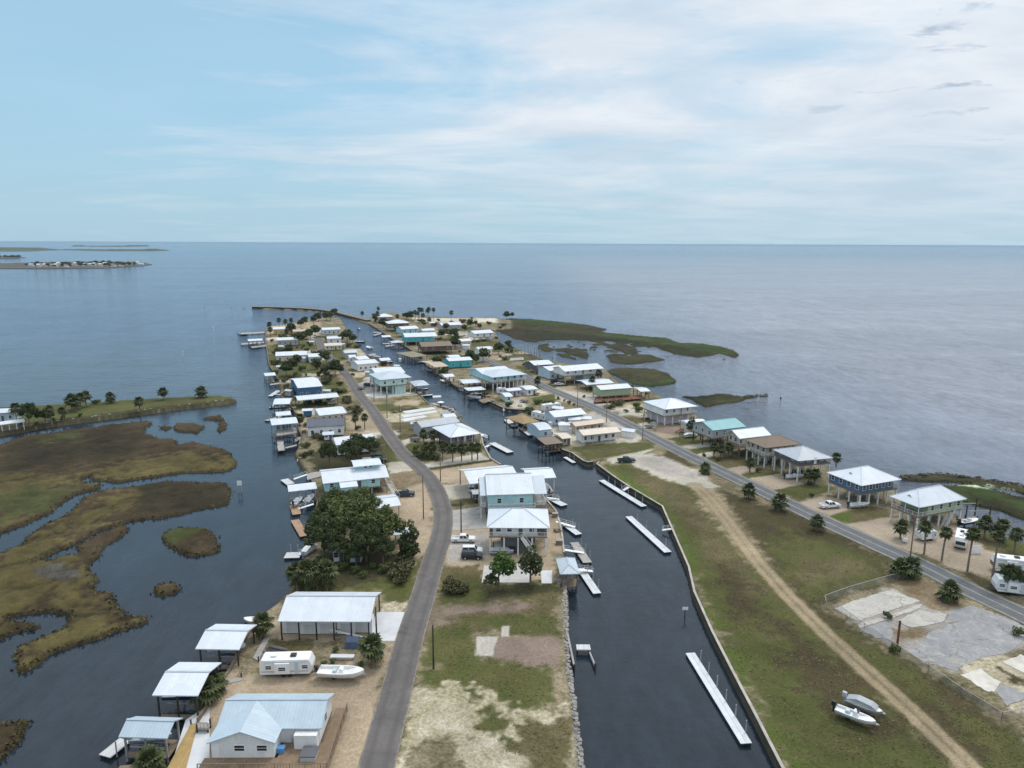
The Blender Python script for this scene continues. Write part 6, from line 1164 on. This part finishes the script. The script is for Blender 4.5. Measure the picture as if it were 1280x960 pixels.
# poles
for lab, px, h, arm in (('tall bare utility pole by the bend, beside the white carport', (529.5,650), 12, False), ('utility pole on the sand strip between road bend and canal palms', (550.7,603), 10, True), ('slim dark pole by the old concrete drive of the white stilt house', (576.5,668), 8.5, False),
    ('thin black pole standing in the grass by the near road', (542,838), 7.9, False), ('utility pole above the empty pad with crossarm, west road', (500.5,540), 10, True), ('utility pole on the grass strip south of the mint house', (484,524), 11, True), ('utility pole beside the driveway of the mint stilt house', (467.7,503), 11, True),
    ('utility pole beside the trees opposite the turquoise house', (480.3,590), 9, False), ('utility pole in front of the cream-roofed long house', (803,551.5), 10, True), ('utility pole behind the tan roof beside the east road', (758,529.5), 10, True), ('utility pole near the round bright lawn', (721.8,509.5), 10, True),
    ('utility pole by the trailers of the aqua stilt house', (671.6,483), 11, True), ('utility pole near the mauve stilt house yard', (849.5,550), 10, True), ('light pole with transformer at the palm yard entrance', (1137,703), 10.5, True), ('dark post at the corner of the concrete drive by the carport', (471,801), 6.2, False),
    ('slim post in the shade of the left trees by the river road', (431.7,539), 6, False), ('pole among the far west road trees', (418,455), 10, True), ('pole by the far junction of the east road', (600,447), 10, True)):
    pole(lab, px, h, arm, wood='post_dark' if 'dark' in lab or 'black' in lab else 'timber')
for lab, px, h in (('dark channel marker pile off the jetty tip, left one', (256,389.5), 5), ('dark channel marker pile off the jetty tip, middle one', (290,389.5), 5), ('dark channel marker pile close to the jetty end', (305,389), 4), ('white marker pile out in the left bay', (267,414), 5), ('white marker pile nearer in the left bay', (229,446), 5),
    ('slim marker pile in the sea right of the houses', (975,506), 4.5), ('distant marker pile straight ahead out at sea', (626,354), 7)):
    e = empty('channel_marker', G(*px, 0), 0, label=lab, cat='channel marker'); white = lab.startswith('white')
    MB().cyl((0, 0, -2), (0, 0, h*.75), .16, .14, 8).build('pile', M['trim_white' if white else 'post_grey'], e); MB().box(-.35, -.08, h*.75-.8, .35, -.2, h*.75+.1).build('board', M['trim_white' if white else 'post_dark'], e)

# ---- yard clutter: a few kinds of small thing, each copy an object of its own
PROTO = {}
def proto(kind):
    if kind in PROTO: return PROTO[kind]
    P_ = {'garden_shed': lambda: [('wall', MB().box(-1.6, -1.2, 0, 1.6, 1.2, 2.2), 'wall_grey'), ('roof', roof_mb(3.7, 2.9, 2.2, 'gx_thin', .6, .1), 'roof_pale')],
          'white_shed': lambda: [('wall', MB().box(-2.2, -1.5, 0, 2.2, 1.5, 2.4), 'wall_white'), ('roof', roof_mb(5.0, 3.5, 2.42, 'gx_thin', .7, .1), 'roof_white')],
          'picnic_table': lambda: [('top', MB().box(-.9, -.4, .7, .9, .4, .76), 'timber'), ('bench', MB().box(-.9, .6, .4, .9, .85, .45), 'timber'), ('bench', MB().box(-.9, -.85, .4, .9, -.6, .45), 'timber'), ('leg', MB().box(-.7, -.8, 0, -.6, .8, .398), 'timber'), ('leg', MB().box(.6, -.8, 0, .7, .8, .398), 'timber')],
          'water_tank': lambda: [('tank', MB().cyl((0, 0, 0), (0, 0, 1.7), .9, .9, 12), 'roof_pale'), ('lid', MB().cyl((0, 0, 1.702), (0, 0, 1.95), .92, .4, 12), 'trim_white')],
          'crate': lambda: [('box', MB().box(-.7, -.6, 0, .7, .6, 1.0), 'timber'), ('lid', MB().box(-.75, -.65, 1.002, .75, .65, 1.08), 'post_grey')],
          'utility_trailer': lambda: [('bed', MB().box(-1.8, -.9, .55, 1.8, .9, .70), 'metal_black'), ('side', MB().box(-1.8, .85, .702, 1.8, .9, 1.1), 'post_grey'), ('side', MB().box(-1.8, -.9, .702, 1.8, -.85, 1.1), 'post_grey'), ('wheel', MB().cyl((0, .92, .35), (0, 1.12, .35), .35, .35, 10), 'rubber'), ('wheel', MB().cyl((0, -1.12, .35), (0, -.92, .35), .35, .35, 10), 'rubber')]}[kind]()
    nm = {'white_shed': 'garden_shed'}.get(kind, kind); e = empty(nm, (0, 0, 0), 0, 'x', 'x')
    for n_, mb, mt in P_: 
        o_ = mb.build(n_, M[mt], e)
        if n_ == 'roof': o_.location = (0, -1.45 if kind == 'garden_shed' else -1.75, 0)
    PROTO[kind] = e; e['used'] = 0; return e
def clutter(kind, label, cat, group, pts):
    for i, px in enumerate(pts):
        e = proto(kind); o = e if not e['used'] else copy_tree(e); e['used'] = 1
        if 'used' in o and o is not e: del o['used']
        o.location = G(*px, LZ+.03); o.rotation_euler = (0, 0, ((px[0]*13+px[1]*7) % 30-15)/30.0); tag(o, label, cat, group)
clutter('garden_shed', 'small grey shed with pale roof on the far west lots', 'shed', 'grey sheds on the far west lots', [(390,431),(352,437),(380,452),(362,494),(409,494),(350,463),(429,434)])
clutter('garden_shed', 'small grey shed with pale roof on the lots between road and canal', 'shed', 'grey sheds by the canal', [(461,470),(497,462),(520,536),(483,482),(546,502)])
clutter('white_shed', 'small white shed on the far canal mouth lots', 'shed', 'white sheds at the canal mouth', [(548,433),(536,418),(583,436),(601,440),(570,411),(611,424),(540,407),(498,410)])
clutter('white_shed', 'small white shed on the lots beside the east road', 'shed', 'white sheds by the east road', [(698,517),(731,530),(706,538),(717,531),(779,493),(826,520),(786,546)])
clutter('picnic_table', 'timber picnic table on a waterfront lot', 'table', 'picnic tables on the waterfront lots', [(650,508),(620,505),(606,492),(597,540),(575,522),(552,505),(385,556),(690,641),(697,664),(372,524),(356,492),(640,503)])
clutter('water_tank', 'pale round water tank in a house yard', 'tank', 'water tanks in the yards', [(470,462),(656,494),(688,533),(714,541),(500,452),(410,545),(382,497)])
clutter('crate', 'timber crate stacked by the canal docks', 'crate', 'crates by the canal docks', [(555,511),(559,512),(563,514),(566,516),(692,548),(697,552),(688,543),(676,536),(683,540),(701,557),(611,497),(616,503),(590,486),(577,481),(519,487),(525,494),(380,541),(376,528),(368,512),(694,646),(699,680)])
clutter('utility_trailer', 'low dark utility trailer parked on a yard', 'trailer', 'utility trailers in the yards', [(415,506),(452,487),(519,552),(669,494),(655,503),(760,510),(812,535),(393,542),(470,570),(344,819)])
for lab, px, yaw, L_ in (('white skiff tied to the west river bulkhead', (362,514), 60, 6), ('small skiff tied near the lower west bulkhead', (372,551), 80, 5), ('white boat tied up on the west canal bank below the mint house', (543,508), 150, 6), ('white boat tied up by the crates on the west canal bank', (575,532), 125, 6), ('white boat tied to the east canal bank near the diagonal pier', (556,478), 140, 7),
    ('skiff tied beside the brown timber pier', (579,489), 140, 6), ('white boat tied at the dark bulkhead below the grey shed', (671,541), 140, 6), ('white boat on a trailer-less cradle in the lot by the canal mouth house', (521,416), 20, 7), ('pale boat drawn up by the lagoon house', (664,460), 30, 7), ('white boat at the small pier near the far west house', (470,447), 160, 7)):
    boat(lab, px, yaw, L_, z=0 if 'cradle' not in lab and 'drawn' not in lab else LZ, console=True, top='brown' in lab)
for lab, px in (('short timber pier at the west canal bank below the mint house', [(536,505),(544,503),(548,506),(541,508)]), ('short timber pier at the far west canal bank', [(460,443),(469,441.5),(470,443.5),(461,445)]), ('short timber pier near the mossy old boathouse', [(519,451),(528,449),(531,451),(522,453)]), ('timber pier by the far hip-roofed boathouse', [(481,432),(492,430.5),(493,432),(482,433.5)]),
    ('short timber pier at the long curved seawall', [(466,418.5),(476,416),(477,417.2),(467,419.7)]), ('narrow timber pier on the weedy west bank', [(337,480),(350,478),(350,479.5),(337,481.5)]), ('narrow timber pier under the oaks on the west river', [(380,684),(393,679),(395,682),(382,687)])): pier(lab, px, 1.35, 'deck_grey')

for lab, a, b, c, ze in (('small white boat roof on the west canal bank above the mint house', (476,451), (489,450.2), (487,446.8), 4.6), ('small pale boat roof on the east canal bank by the long diagonal pier', (556,471.5), (569,470.5), (566,467), 4.6), ('small white boat roof on the weedy west river bank', (331,470), (345,469), (344,465.5), 4.4),
    ('small white boat roof beside the concrete pad on the canal', (556,522.5), (571,521), (568,516), 4.4), ('small white boat roof on the river below the pale mobile home', (345,520), (364,518.5), (362,513.5), 4.4), ('small white boat roof at the canal mouth seawall', (478,421.5), (489,421), (487.5,418), 4.8)):
    shelter(lab, a, b, c, ze, 'roof_white', 'gx_thin', .8, (3, 2))
for lab, a, b, c, ze, wl_, rf in (('low white house on the sandy far west lot', (386,446.5), (404,445.5), (403,441.5), 4.8, 'white', 'roof_white'), ('low grey house between the west road and the far canal lots', (431,441.5), (447,440.5), (446,437), 5.0, 'grey', 'roof_pale'), ('small cream house on the far canal mouth lots', (572,427), (590,426), (588.5,422), 5.4, 'cream', 'roof_white'),
    ('low white house right of the brown-roofed far house', (598,437), (616,436), (615,431.5), 5.2, 'white', 'roof_white'), ('small white house at the end of the sandy beach', (528,413.5), (544,412.8), (542,409.5), 5.6, 'white', 'roof_white')):
    house(lab, a, b, c, ze, wl_, rf, rise=1.1, nf=3, ns=1, o=.4)
# ------------------------------------------------------------------ trees and palms
for lab, px, h, kd, wd in (
    ('broad oak crown at the upper left of the oak grove', (424,660), 10, 'oak', 1.05), ('oak standing right behind the white carport roof', (449,652), 9, 'oak', 1.1), ('tallest oak in the middle of the grove', (440,684), 12, 'oak', 1.1), ('oak on the road side of the grove', (474,690), 11, 'oak', 1.0),
    ('dark oak at the lower edge of the grove above the cottage', (458,702), 9, 'oak2', 1.0), ('leaning dark oak at the river edge of the grove', (405,697), 10, 'oak2', 1.0), ('small oak filling the left corner of the grove', (404,668), 7, 'oak', .9),
    ('dark oak behind the turquoise house, nearest the river', (412,583), 8, 'oak2', .9), ('dark oak in the middle of the clump behind the turquoise house', (437,584), 9, 'oak2', 1.0), ('dark oak on the road side of the clump behind the turquoise house', (463,576), 8, 'oak2', .9), ('dark oak over the white car behind the turquoise house', (448,571), 8, 'oak2', .9),
    ('low dark oak filling the gap beside the grey cottage', (421,703), 6.5, 'oak2', 1.1), ('low dark oak on the road side of the grey cottage', (479,706), 6.5, 'oak2', 1.0), ('low dark oak under the grove, in front of the cottage', (445,708), 5, 'oak2', 1.1),
    ('dark narrow cedar by the road bend', (516,698), 9.5, 'cedar', 1.1), ('second dark cedar left of the first by the road bend', (506,699), 7.5, 'cedar', 1.3), ('bright green leafy tree on the lawn before the white stilt house', (624,737), 7.6, 'round', 1.0), ('dark open-crowned tree right of the bright tree before the white stilt house', (663,731), 8.4, 'loose', 1.05),
    ('dark bushy crown beside the bright tree, low on its left', (614,739), 3.8, 'oak2', .9), ('bushy tree at the right edge by the front camper', (1266,742), 6, 'oak2', .9), ('bushy tree by the play slide near the aqua roof', (864,544), 7, 'loose', .9),
    ('large broadleaf tree at the root of the grassy spit', (37,534), 9.5, 'oak2', .85), ('dark tree beside the large one on the grassy spit', (57,530), 6, 'oak2', 1.2)):
    tree(lab, px, h, kd, wide=wd)
# far trees around the ends of the two peninsulas
for px in ((388,424,),(381,425),(394,421),(392,405),(398,402),(376,409),(382,406),(413,400),(419,397),(408,401),(430,424),(434,427),(441,429),(425,428),(400,449),(408,455),(396,462),(371,457),(366,462),(358,470),(425,468),(419,470),(405,470),(361,443),(365,430),(352,430),(364,418),(374,431)):
    tree('dark bushy tree among the far houses of the west peninsula', px, 5.5+(px[0] % 5)*.8, 'far', 'trees among the far west houses')
for px in ((468,402),(473,404),(479,410),(484,412),(505,398),(510,399),(514,400),(497,417),(557,414),(588,410),(595,408),(600,412),(581,415),(569,424),(640,397),(633,399),(556,437),(588,453),(596,455),(604,452),(569,436),(552,423),(527,428),(548,461),(623,443),(636,436)):
    tree('dark bushy tree among the far houses of the canal mouth', px, 5+(px[0] % 5)*.8, 'far', 'trees among the far canal mouth houses')
SH = 0
def shrubs(label, group, pts, h, kd='shrub'):
    for i, (x, y) in enumerate(pts): shrub(label, (x, y), h*(.8+.4*((x*7+y*3) % 10)/10), kd, group)
shrubs('dense green shrub in the hedge beside the canal palms', 'hedge by the canal palms', [(521,570),(527,572),(533,573),(540,574),(547,575),(519,564),(530,565),(541,566)], 2.2)
shrubs('low dark shrub on the verge of the east road', 'shrubs on the east road verge', [(1014,621),(948,590),(897,576),(880,571),(1012,607),(705,502),(712,505),(717,507),(698,499),(746,500),(755,504)], 1.5)
shrubs('shrub among the weeds of the west waterfront', 'shrubs on the west waterfront', [(357,485),(363,490),(355,478),(382,560),(388,568),(380,572),(393,548),(401,550),(372,480),(345,468),(342,455),(350,460)], 2.2, 'shrub2')
shrubs('shrub in the yard between carport and bungalow', 'shrubs in the carport yard', [(405,832),(416,830),(452,832),(447,838),(420,815),(331,836),(345,838)], 1.1)
shrubs('dark undergrowth shrub below the oak grove', 'undergrowth below the oak grove', [(430,712),(445,716),(418,716),(465,712),(480,716),(492,712),(402,704),(455,722)], 1.9)
shrubs('thin shrub on the road side of the oak grove lot', 'shrubs at the oak grove roadside', [(497,716),(503,722),(508,712),(494,724),(500,730)], 2.6, 'shrub2')
shrubs('shrub on the grassy spit', 'shrubs on the grassy spit', [(100,521),(79,524),(117,505),(122,505),(66,526),(45,532),(28,531)], 1.9)
shrubs('small bush on the edge of the broken parking lot', 'bushes at the broken lot', [(1109,773),(1118,816),(1273,795)], 1.7)
shrubs('shrub beside the tiki hut basin', 'shrubs by the tiki basin', [(660,516),(634,509),(637,508),(664,514)], 2.4)
shrubs('bare grey-brown bush on the roadside lawn', 'bare bushes on the roadside lawn', [(562,740),(569,742),(577,741),(566,735)], 2.2, 'shrub2')
shrubs('dark green bush right of the bare bushes on the lawn', 'green bush on the roadside lawn', [(584,738)], 1.8)
shrubs('low shrub scattered in the far lots', 'shrubs in the far lots', [(505,437),(519,431),(612,446),(575,441),(608,436),(625,447),(655,457),(661,462),(730,497),(738,487),(700,470),(730,470),(822,524),(812,529),(835,520),(450,462),(441,470),(429,446),(383,470),(377,476),(345,477)], 1.7)
# low green growth between the far houses
sr_ = random.Random(31); hs = [(Vector((o_.location.x, o_.location.y)), 7.0) for o_ in COL.objects if o_.parent is None and o_.get('category') in ('house', 'open shed', 'carport')]; rl_ = [GA(L_, LZ) for L_ in (LROAD, RROAD)]; lp_ = [GA(LEFT, LZ), GA(RIGHT, LZ)]
for lab, grp, bx, n in (('green shrub on a far lot along the west road', 'shrubs along the west road', (338, 450, 412, 545), 70), ('green shrub on a far lot near the canal mouth', 'shrubs near the canal mouth', (465, 640, 398, 470), 50), ('green shrub on a lot along the middle of the east road', 'shrubs along the east road', (600, 830, 470, 530), 26)):
    k = 0
    for _ in range(3000):
        if k >= n: break
        px = (sr_.uniform(bx[0], bx[1]), sr_.uniform(bx[2], bx[3])); g_ = G(*px, LZ); q_ = np.array([[g_.x, g_.y]])
        if max(sdist(q_, l_)[0] for l_ in lp_) < 1.5 or min(pdist(q_, l_)[0] for l_ in rl_) < 6 or any((Vector((g_.x, g_.y))-c_).length < r_+3 for c_, r_ in hs): continue
        shrub(lab, px, sr_.uniform(1.2, 3.6), sr_.choice(('shrub', 'shrub', 'shrub2')), grp, wide=sr_.uniform(.9, 1.5)); k += 1
# palms
for lab, px, h, sc in (
    ('tall palm nearest the white utility trailer on the yard verge', (1155,693), 6.5, 1.2), ('tall palm with brown skirt, second along the yard verge', (1177,701), 6.8, 1.15), ('tall slim palm beside the small motorhome', (1209,715), 8.8, 1.2), ('tallest slim palm by the right-edge motorhomes', (1239,730), 10.4, 1.15),
    ('short full palm by the mailbox at the palm yard', (1125,674), 3.2, 1.45), ('palm on the lagoon lawn, left of three', (1230,673), 3.8, 1.45), ('palm on the lagoon lawn, middle of three', (1251,677), 4.0, 1.3), ('palm on the lagoon lawn, right of three', (1268,689), 4.2, 1.4),
    ('low palm on the verge opposite the broken lot', (1187.5,752), 2.2, 1.6), ('wide low palm clump by the fence corner, left trunk', (1125,722), 2.0, 1.75), ('wide low palm clump by the fence corner, right trunk', (1137,721), 2.2, 1.75), ('palm at the right edge in front of the camper', (1257,737), 4, 1.5),
    ('full palm on the road verge beside the paved yard with white rails', (935.5,623), 2.6, 1.75), ('dense palm on the road verge before the green strip', (974.5,638), 2.6, 1.6), ('palm on the road verge before the navy house yard', (1021,664), 2.4, 1.5), ('short palm on the shell lot beside the east road', (881,592.5), 2.0, 1.5),
    ('palm left of the pair before the cream balcony house', (892,571), 3.4, 1.3), ('palm in the middle before the cream balcony house', (901,573), 3.2, 1.3), ('palm right of the group before the cream balcony house', (910,571), 3.4, 1.3), ('palm in front of the brown-roofed house steps', (937,590), 3.2, 1.4),
    ('palm left of two in front of the grey-roofed stilt house', (1010,606), 3.2, 1.3), ('palm right of two in front of the grey-roofed stilt house', (1018,606), 3.4, 1.3), ('palm behind the navy house by the sea', (1045,583), 3, 1.3), ('small palm on the lawn by the tall palms', (1243,678), 3, 1.3),
    ('palm in the canal row, first from the left', (532,573), 4.0, 1.3), ('palm in the canal row, second from the left', (541,573), 4.2, 1.3), ('palm in the canal row beside the utility pole', (553,577), 4.4, 1.3), ('palm in the canal row, middle', (566,577), 4.4, 1.35), ('palm in the canal row, third from the canal', (577,577), 4.4, 1.35),
    ('palm in the canal row, second from the canal', (590,576), 4.4, 1.35), ('palm at the canal end of the row', (597,575), 4.4, 1.35), ('palm beside the pyramid-roofed house, left', (530,556), 4, 1.3), ('palm beside the pyramid-roofed house, right', (541,557), 4, 1.3),
    ('slim palm on the sand beside the dark-roofed house, left one', (444.5,537), 4.4, 1.25), ('slim palm on the sand beside the dark-roofed house, right one', (456,537), 4.8, 1.25), ('small palm nearer the road above the two slim palms', (446.5,518), 2.4, 1.2), ('bushy palm at the corner of the dark-roofed house', (375,532), 3, 1.5),
    ('palm beside the boat on the sandy yard by the driveway', (465.5,831), 3.2, 1.7), ('small palm at the river end of the carport', (329,795), 2.6, 1.6), ('shaggy low palm between bungalow and wide shelter', (257,880), 2.2, 1.8), ('shaggy low palm beside the wide shelter roof, upper one', (266,868), 1.8, 1.5), ('low palm at the bottom edge by the boardwalk', (186,965), 1.6, 1.6),
    ('palm in the dense clump by the river, leftmost', (372,741), 4.6, 1.75), ('palm in the dense clump by the river, second', (384,743), 5.2, 1.75), ('palm in the dense clump by the river, third', (395,741), 4.8, 1.75), ('palm in the dense clump by the river, rightmost and greyer', (409,740), 4.4, 1.7), ('palm in the dense clump by the river, low front one', (383,733), 3.6, 1.7),
    ('short palm in the dense clump by the river, front left', (376,737), 2.6, 1.8), ('short palm in the dense clump by the river, front middle', (391,738), 2.4, 1.8), ('short palm in the dense clump by the river, front right', (403,737), 2.4, 1.8), ('short palm in the dense clump by the river, behind', (398,730), 3.2, 1.8),
    ('palm on the grassy spit in the group of three, left', (90,513), 4.6, 2.0), ('palm on the grassy spit in the group of three, middle', (95,515), 4.2, 2.0), ('palm on the grassy spit in the group of three, right', (101,511), 4.9, 1.9), ('round palm right of the three on the grassy spit', (108,508.5), 4.6, 2.0),
    ('bushy palm in the middle of the grassy spit', (139,504), 2.8, 1.8), ('palm at the rocky edge of the grassy spit', (175,515), 4.6, 1.8), ('palm on the outer part of the grassy spit', (205,500), 3.8, 1.7), ('last palm near the tip of the grassy spit', (252,497), 2.8, 2.0), ('palm beside the big tree on the grassy spit', (65,531), 6, 1.6), ('small palm left of the big tree on the grassy spit', (21,527), 5.5, 1.6), ('low palm right of the big tree on the grassy spit', (79,526), 4, 1.5),
    ('palm before the lagoon stilt house, by the carport', (748,481), 6, 1.6), ('palm beside the lagoon lawn path', (740,487), 5, 1.5), ('palm by the yard of the trailers opposite the lagoon', (672,484), 3.5, 1.6)):
    palm(lab, px, h, sc=sc)
for px, h in (((519,400),7),((523,401),7),((529,402.5),6),((524,399),9),((527,399.5),9),((534,401),9),((536,400),10),((542,401),10),((537,405),4),((530,407),3),((564,405),10),((413,402),6),((508,400),5),((472,398),5),((497,402),5),((473,390.5),4),((453,398),5),((349,409),6),((357,409),5),((364,409),6),((337,413),5),((338,420),5),((358,421),4),((566,433),5)):
    palm('distant palm on the far shore beyond the houses', px, h, 'palms on the far shore', 1.6)
# far low islands: their houses and trees
ir = random.Random(21)
hm = {}
def tiny_house(px, k, z=1.2):
    p = G(*px, z); e = empty('island_house', p, ir.uniform(-.3, .3), 'pale houses crowded on the low island far off left', 'house', 'houses on the far island')
    if k not in hm:
        w, d_, h = ((11, 8, 5), (9, 8, 6.5), (14, 9, 5.5))[k]; hm[k] = (MB().box(-w/2, 0, 0, w/2, d_, h-.2).mesh('wall', M[('wall_white', 'wall_cream', 'wall_pale_blue')[k]]), roof_mb(w+1, d_+1, h, 'gx_thin', 2.6, .2).mesh('roof', M[('roof_brown', 'roof_white', 'roof_pale')[k]]))
    inst('wall', hm[k][0], e); inst('roof', hm[k][1], e, (0, -.5, 0)); return e
for i in range(24):
    t = i/23; x = 40+t*135+ir.uniform(-3, 3); tiny_house((x, 333.2-1.6*t+ir.uniform(-1.6, 1.2)-(x < 80)*.5), ir.randrange(3))
h0, tm, cm = tree_proto('far')
for i in range(64):
    x = 30+ir.uniform(0, 1)**.8*145; y = 332.6-1.2*(x-30)/145+ir.uniform(-2.4, 1.8); s = ir.uniform(1.1, 2.0); e = empty('island_tree', G(x, y, 1.2), ir.uniform(0, 6), 'dark trees standing among the houses of the far low island', 'tree', 'trees on the far island')
    inst('crown', cm, e, sc=(s*1.3, s*1.3, s)); inst('trunk', tm, e, sc=s)
for i in range(14): 
    x = ir.uniform(-15, 26); s = ir.uniform(1.4, 2.2); e = empty('island_tree', G(x, 322.4+ir.uniform(-.5, .4), 1.2), ir.uniform(0, 6), 'dark trees on the small island left of the house island', 'tree', 'trees on the small far island'); inst('crown', cm, e, sc=(s*1.6, s*1.6, s)); inst('trunk', tm, e, sc=s)
# distant woods read as low dark bands
wd_ = MB(); nr = np.random.RandomState(4)
for x0, x1, y, n, h in ((-160, 50, 311.2, 420, 9), (-100, 74, 312.5, 200, 5), (92, 106, 307.7, 60, 14), (158, 184, 307.5, 110, 14), (108, 158, 308.0, 90, 6), (80, 120, 312.4, 40, 6), (138, 205, 312.9, 140, 7), (185, 197, 313, 50, 12)):
    for i in range(n):
        x = nr.uniform(x0, x1); p = G(x, y+nr.uniform(-.3, .3), 0); w = nr.uniform(12, 34); hh_ = h*nr.uniform(.5, 1.2); c = [(p.x+w*a, p.y+w*b, z) for z, s_ in ((0, 1), ) for a, b in ((-1,-1),(1,-1),(1,1),(-1,1))]
        wd_.poly(c+[(p.x+nr.uniform(-.3, .3)*w, p.y, 1.2+hh_)], [(0,1,4),(1,2,4),(2,3,4),(3,0,4)])
tag(wd_.build('far_wood', M['leaf_dark']), 'low dark woods on the most distant islands at the horizon', 'wood', kind='stuff')
# house at the very left edge on the spit
house('long white-roofed house at the left edge behind the spit trees', (-25,517), (18,515.5), (18,511), 5.0, 'pale_blue', 'roof_white', rise=1.0, nf=4, ns=1)
shelter('white-roofed dock shelter by the spit at the left edge', (0,531), (31.5,527), (31,524.5), 4.0, 'roof_white', 'shed', .4, (4, 2), 'post_white')

# tufts: rough grass and weeds over the nearer ground
tf = MB(); tr_ = np.random.RandomState(8); zz2 = (PW[:, 1] < 330) & (PW[:, 1] > 55) & ~is_m & (sl_ > 1.2); cand = np.where(zz2)[0]
green = (ca[cand, 1]+cb[cand, 1]) < .30; cand = cand[green]; wgt = np.maximum(1.0, gy.ravel()[cand]-560.0); roadp = [GA([(p[0], p[1]) for p in L_], LZ) for L_ in (LROAD, RROAD)]
cand = cand[tr_.choice(len(cand), min(42000, len(cand)), replace=False)]; dd = np.minimum(pdist(PW[cand], roadp[0]), pdist(PW[cand], roadp[1])); cand = cand[dd > 4.2]; dt = pdist(PW[cand], GA(TRACK, LZ)); cand = cand[(dt > 1.9)]; lot = GA(LOT, LZ); cand = cand[sdist(PW[cand], lot) < 0]
for i in cand:
    if n_a[i]+n_c[i]*.8+tr_.uniform(-.6, .6) < .1: continue
    x, y = PW[i]+tr_.uniform(-.4, .4, 2); z = Z[i]-.04; h = tr_.uniform(.04, .12); mi = int(tr_.rand()*3)
    for q in range(2):
        a = tr_.uniform(0, 6.28); w = tr_.uniform(.06, .16); dx, dy = math.cos(a)*w, math.sin(a)*w; k = len(tf.v); lx, ly = tr_.uniform(-.2, .2, 2)
        tf.v += [(x-dx, y-dy, z), (x+dx, y+dy, z), (x+dx*1.1+lx, y+dy*1.1+ly, z+h), (x-dx*1.1+lx, y-dy*1.1+ly, z+h*.8)]; tf.f.append((k, k+1, k+2, k+3)); tf.m.append(mi)
leafmat('tuft_green', (.072, .090, .026), (.112, .114, .040), .1); leafmat('tuft_olive', (.10, .092, .040), (.145, .125, .062), .1); leafmat('tuft_straw', (.14, .118, .062), (.19, .158, .09), .1)
tag(tf.build('grass_tufts', [M['tuft_green'], M['tuft_olive'], M['tuft_straw']]), 'rough tufts of grass and weeds over the open lots', 'grass', kind='stuff')
# ------------------------------------------------------------------ thin sea haze
m = bpy.data.materials.new('haze'); m.use_nodes = True; nt = m.node_tree; N = nt.nodes; N.clear(); o = nn('ShaderNodeOutputMaterial'); v = nn('ShaderNodeVolumePrincipled')
v.inputs['Color'].default_value = (.50, .70, .88, 1); v.inputs['Density'].default_value = 3.2e-5; v.inputs['Anisotropy'].default_value = 0.0; lk(v.outputs[0], o.inputs['Volume'])
hb = MB().box(-100000, -100000, -3.0, 100000, 100000, 71.5); tag(hb.build('haze', m), 'thin pale sea haze over the water', 'haze', kind='stuff')
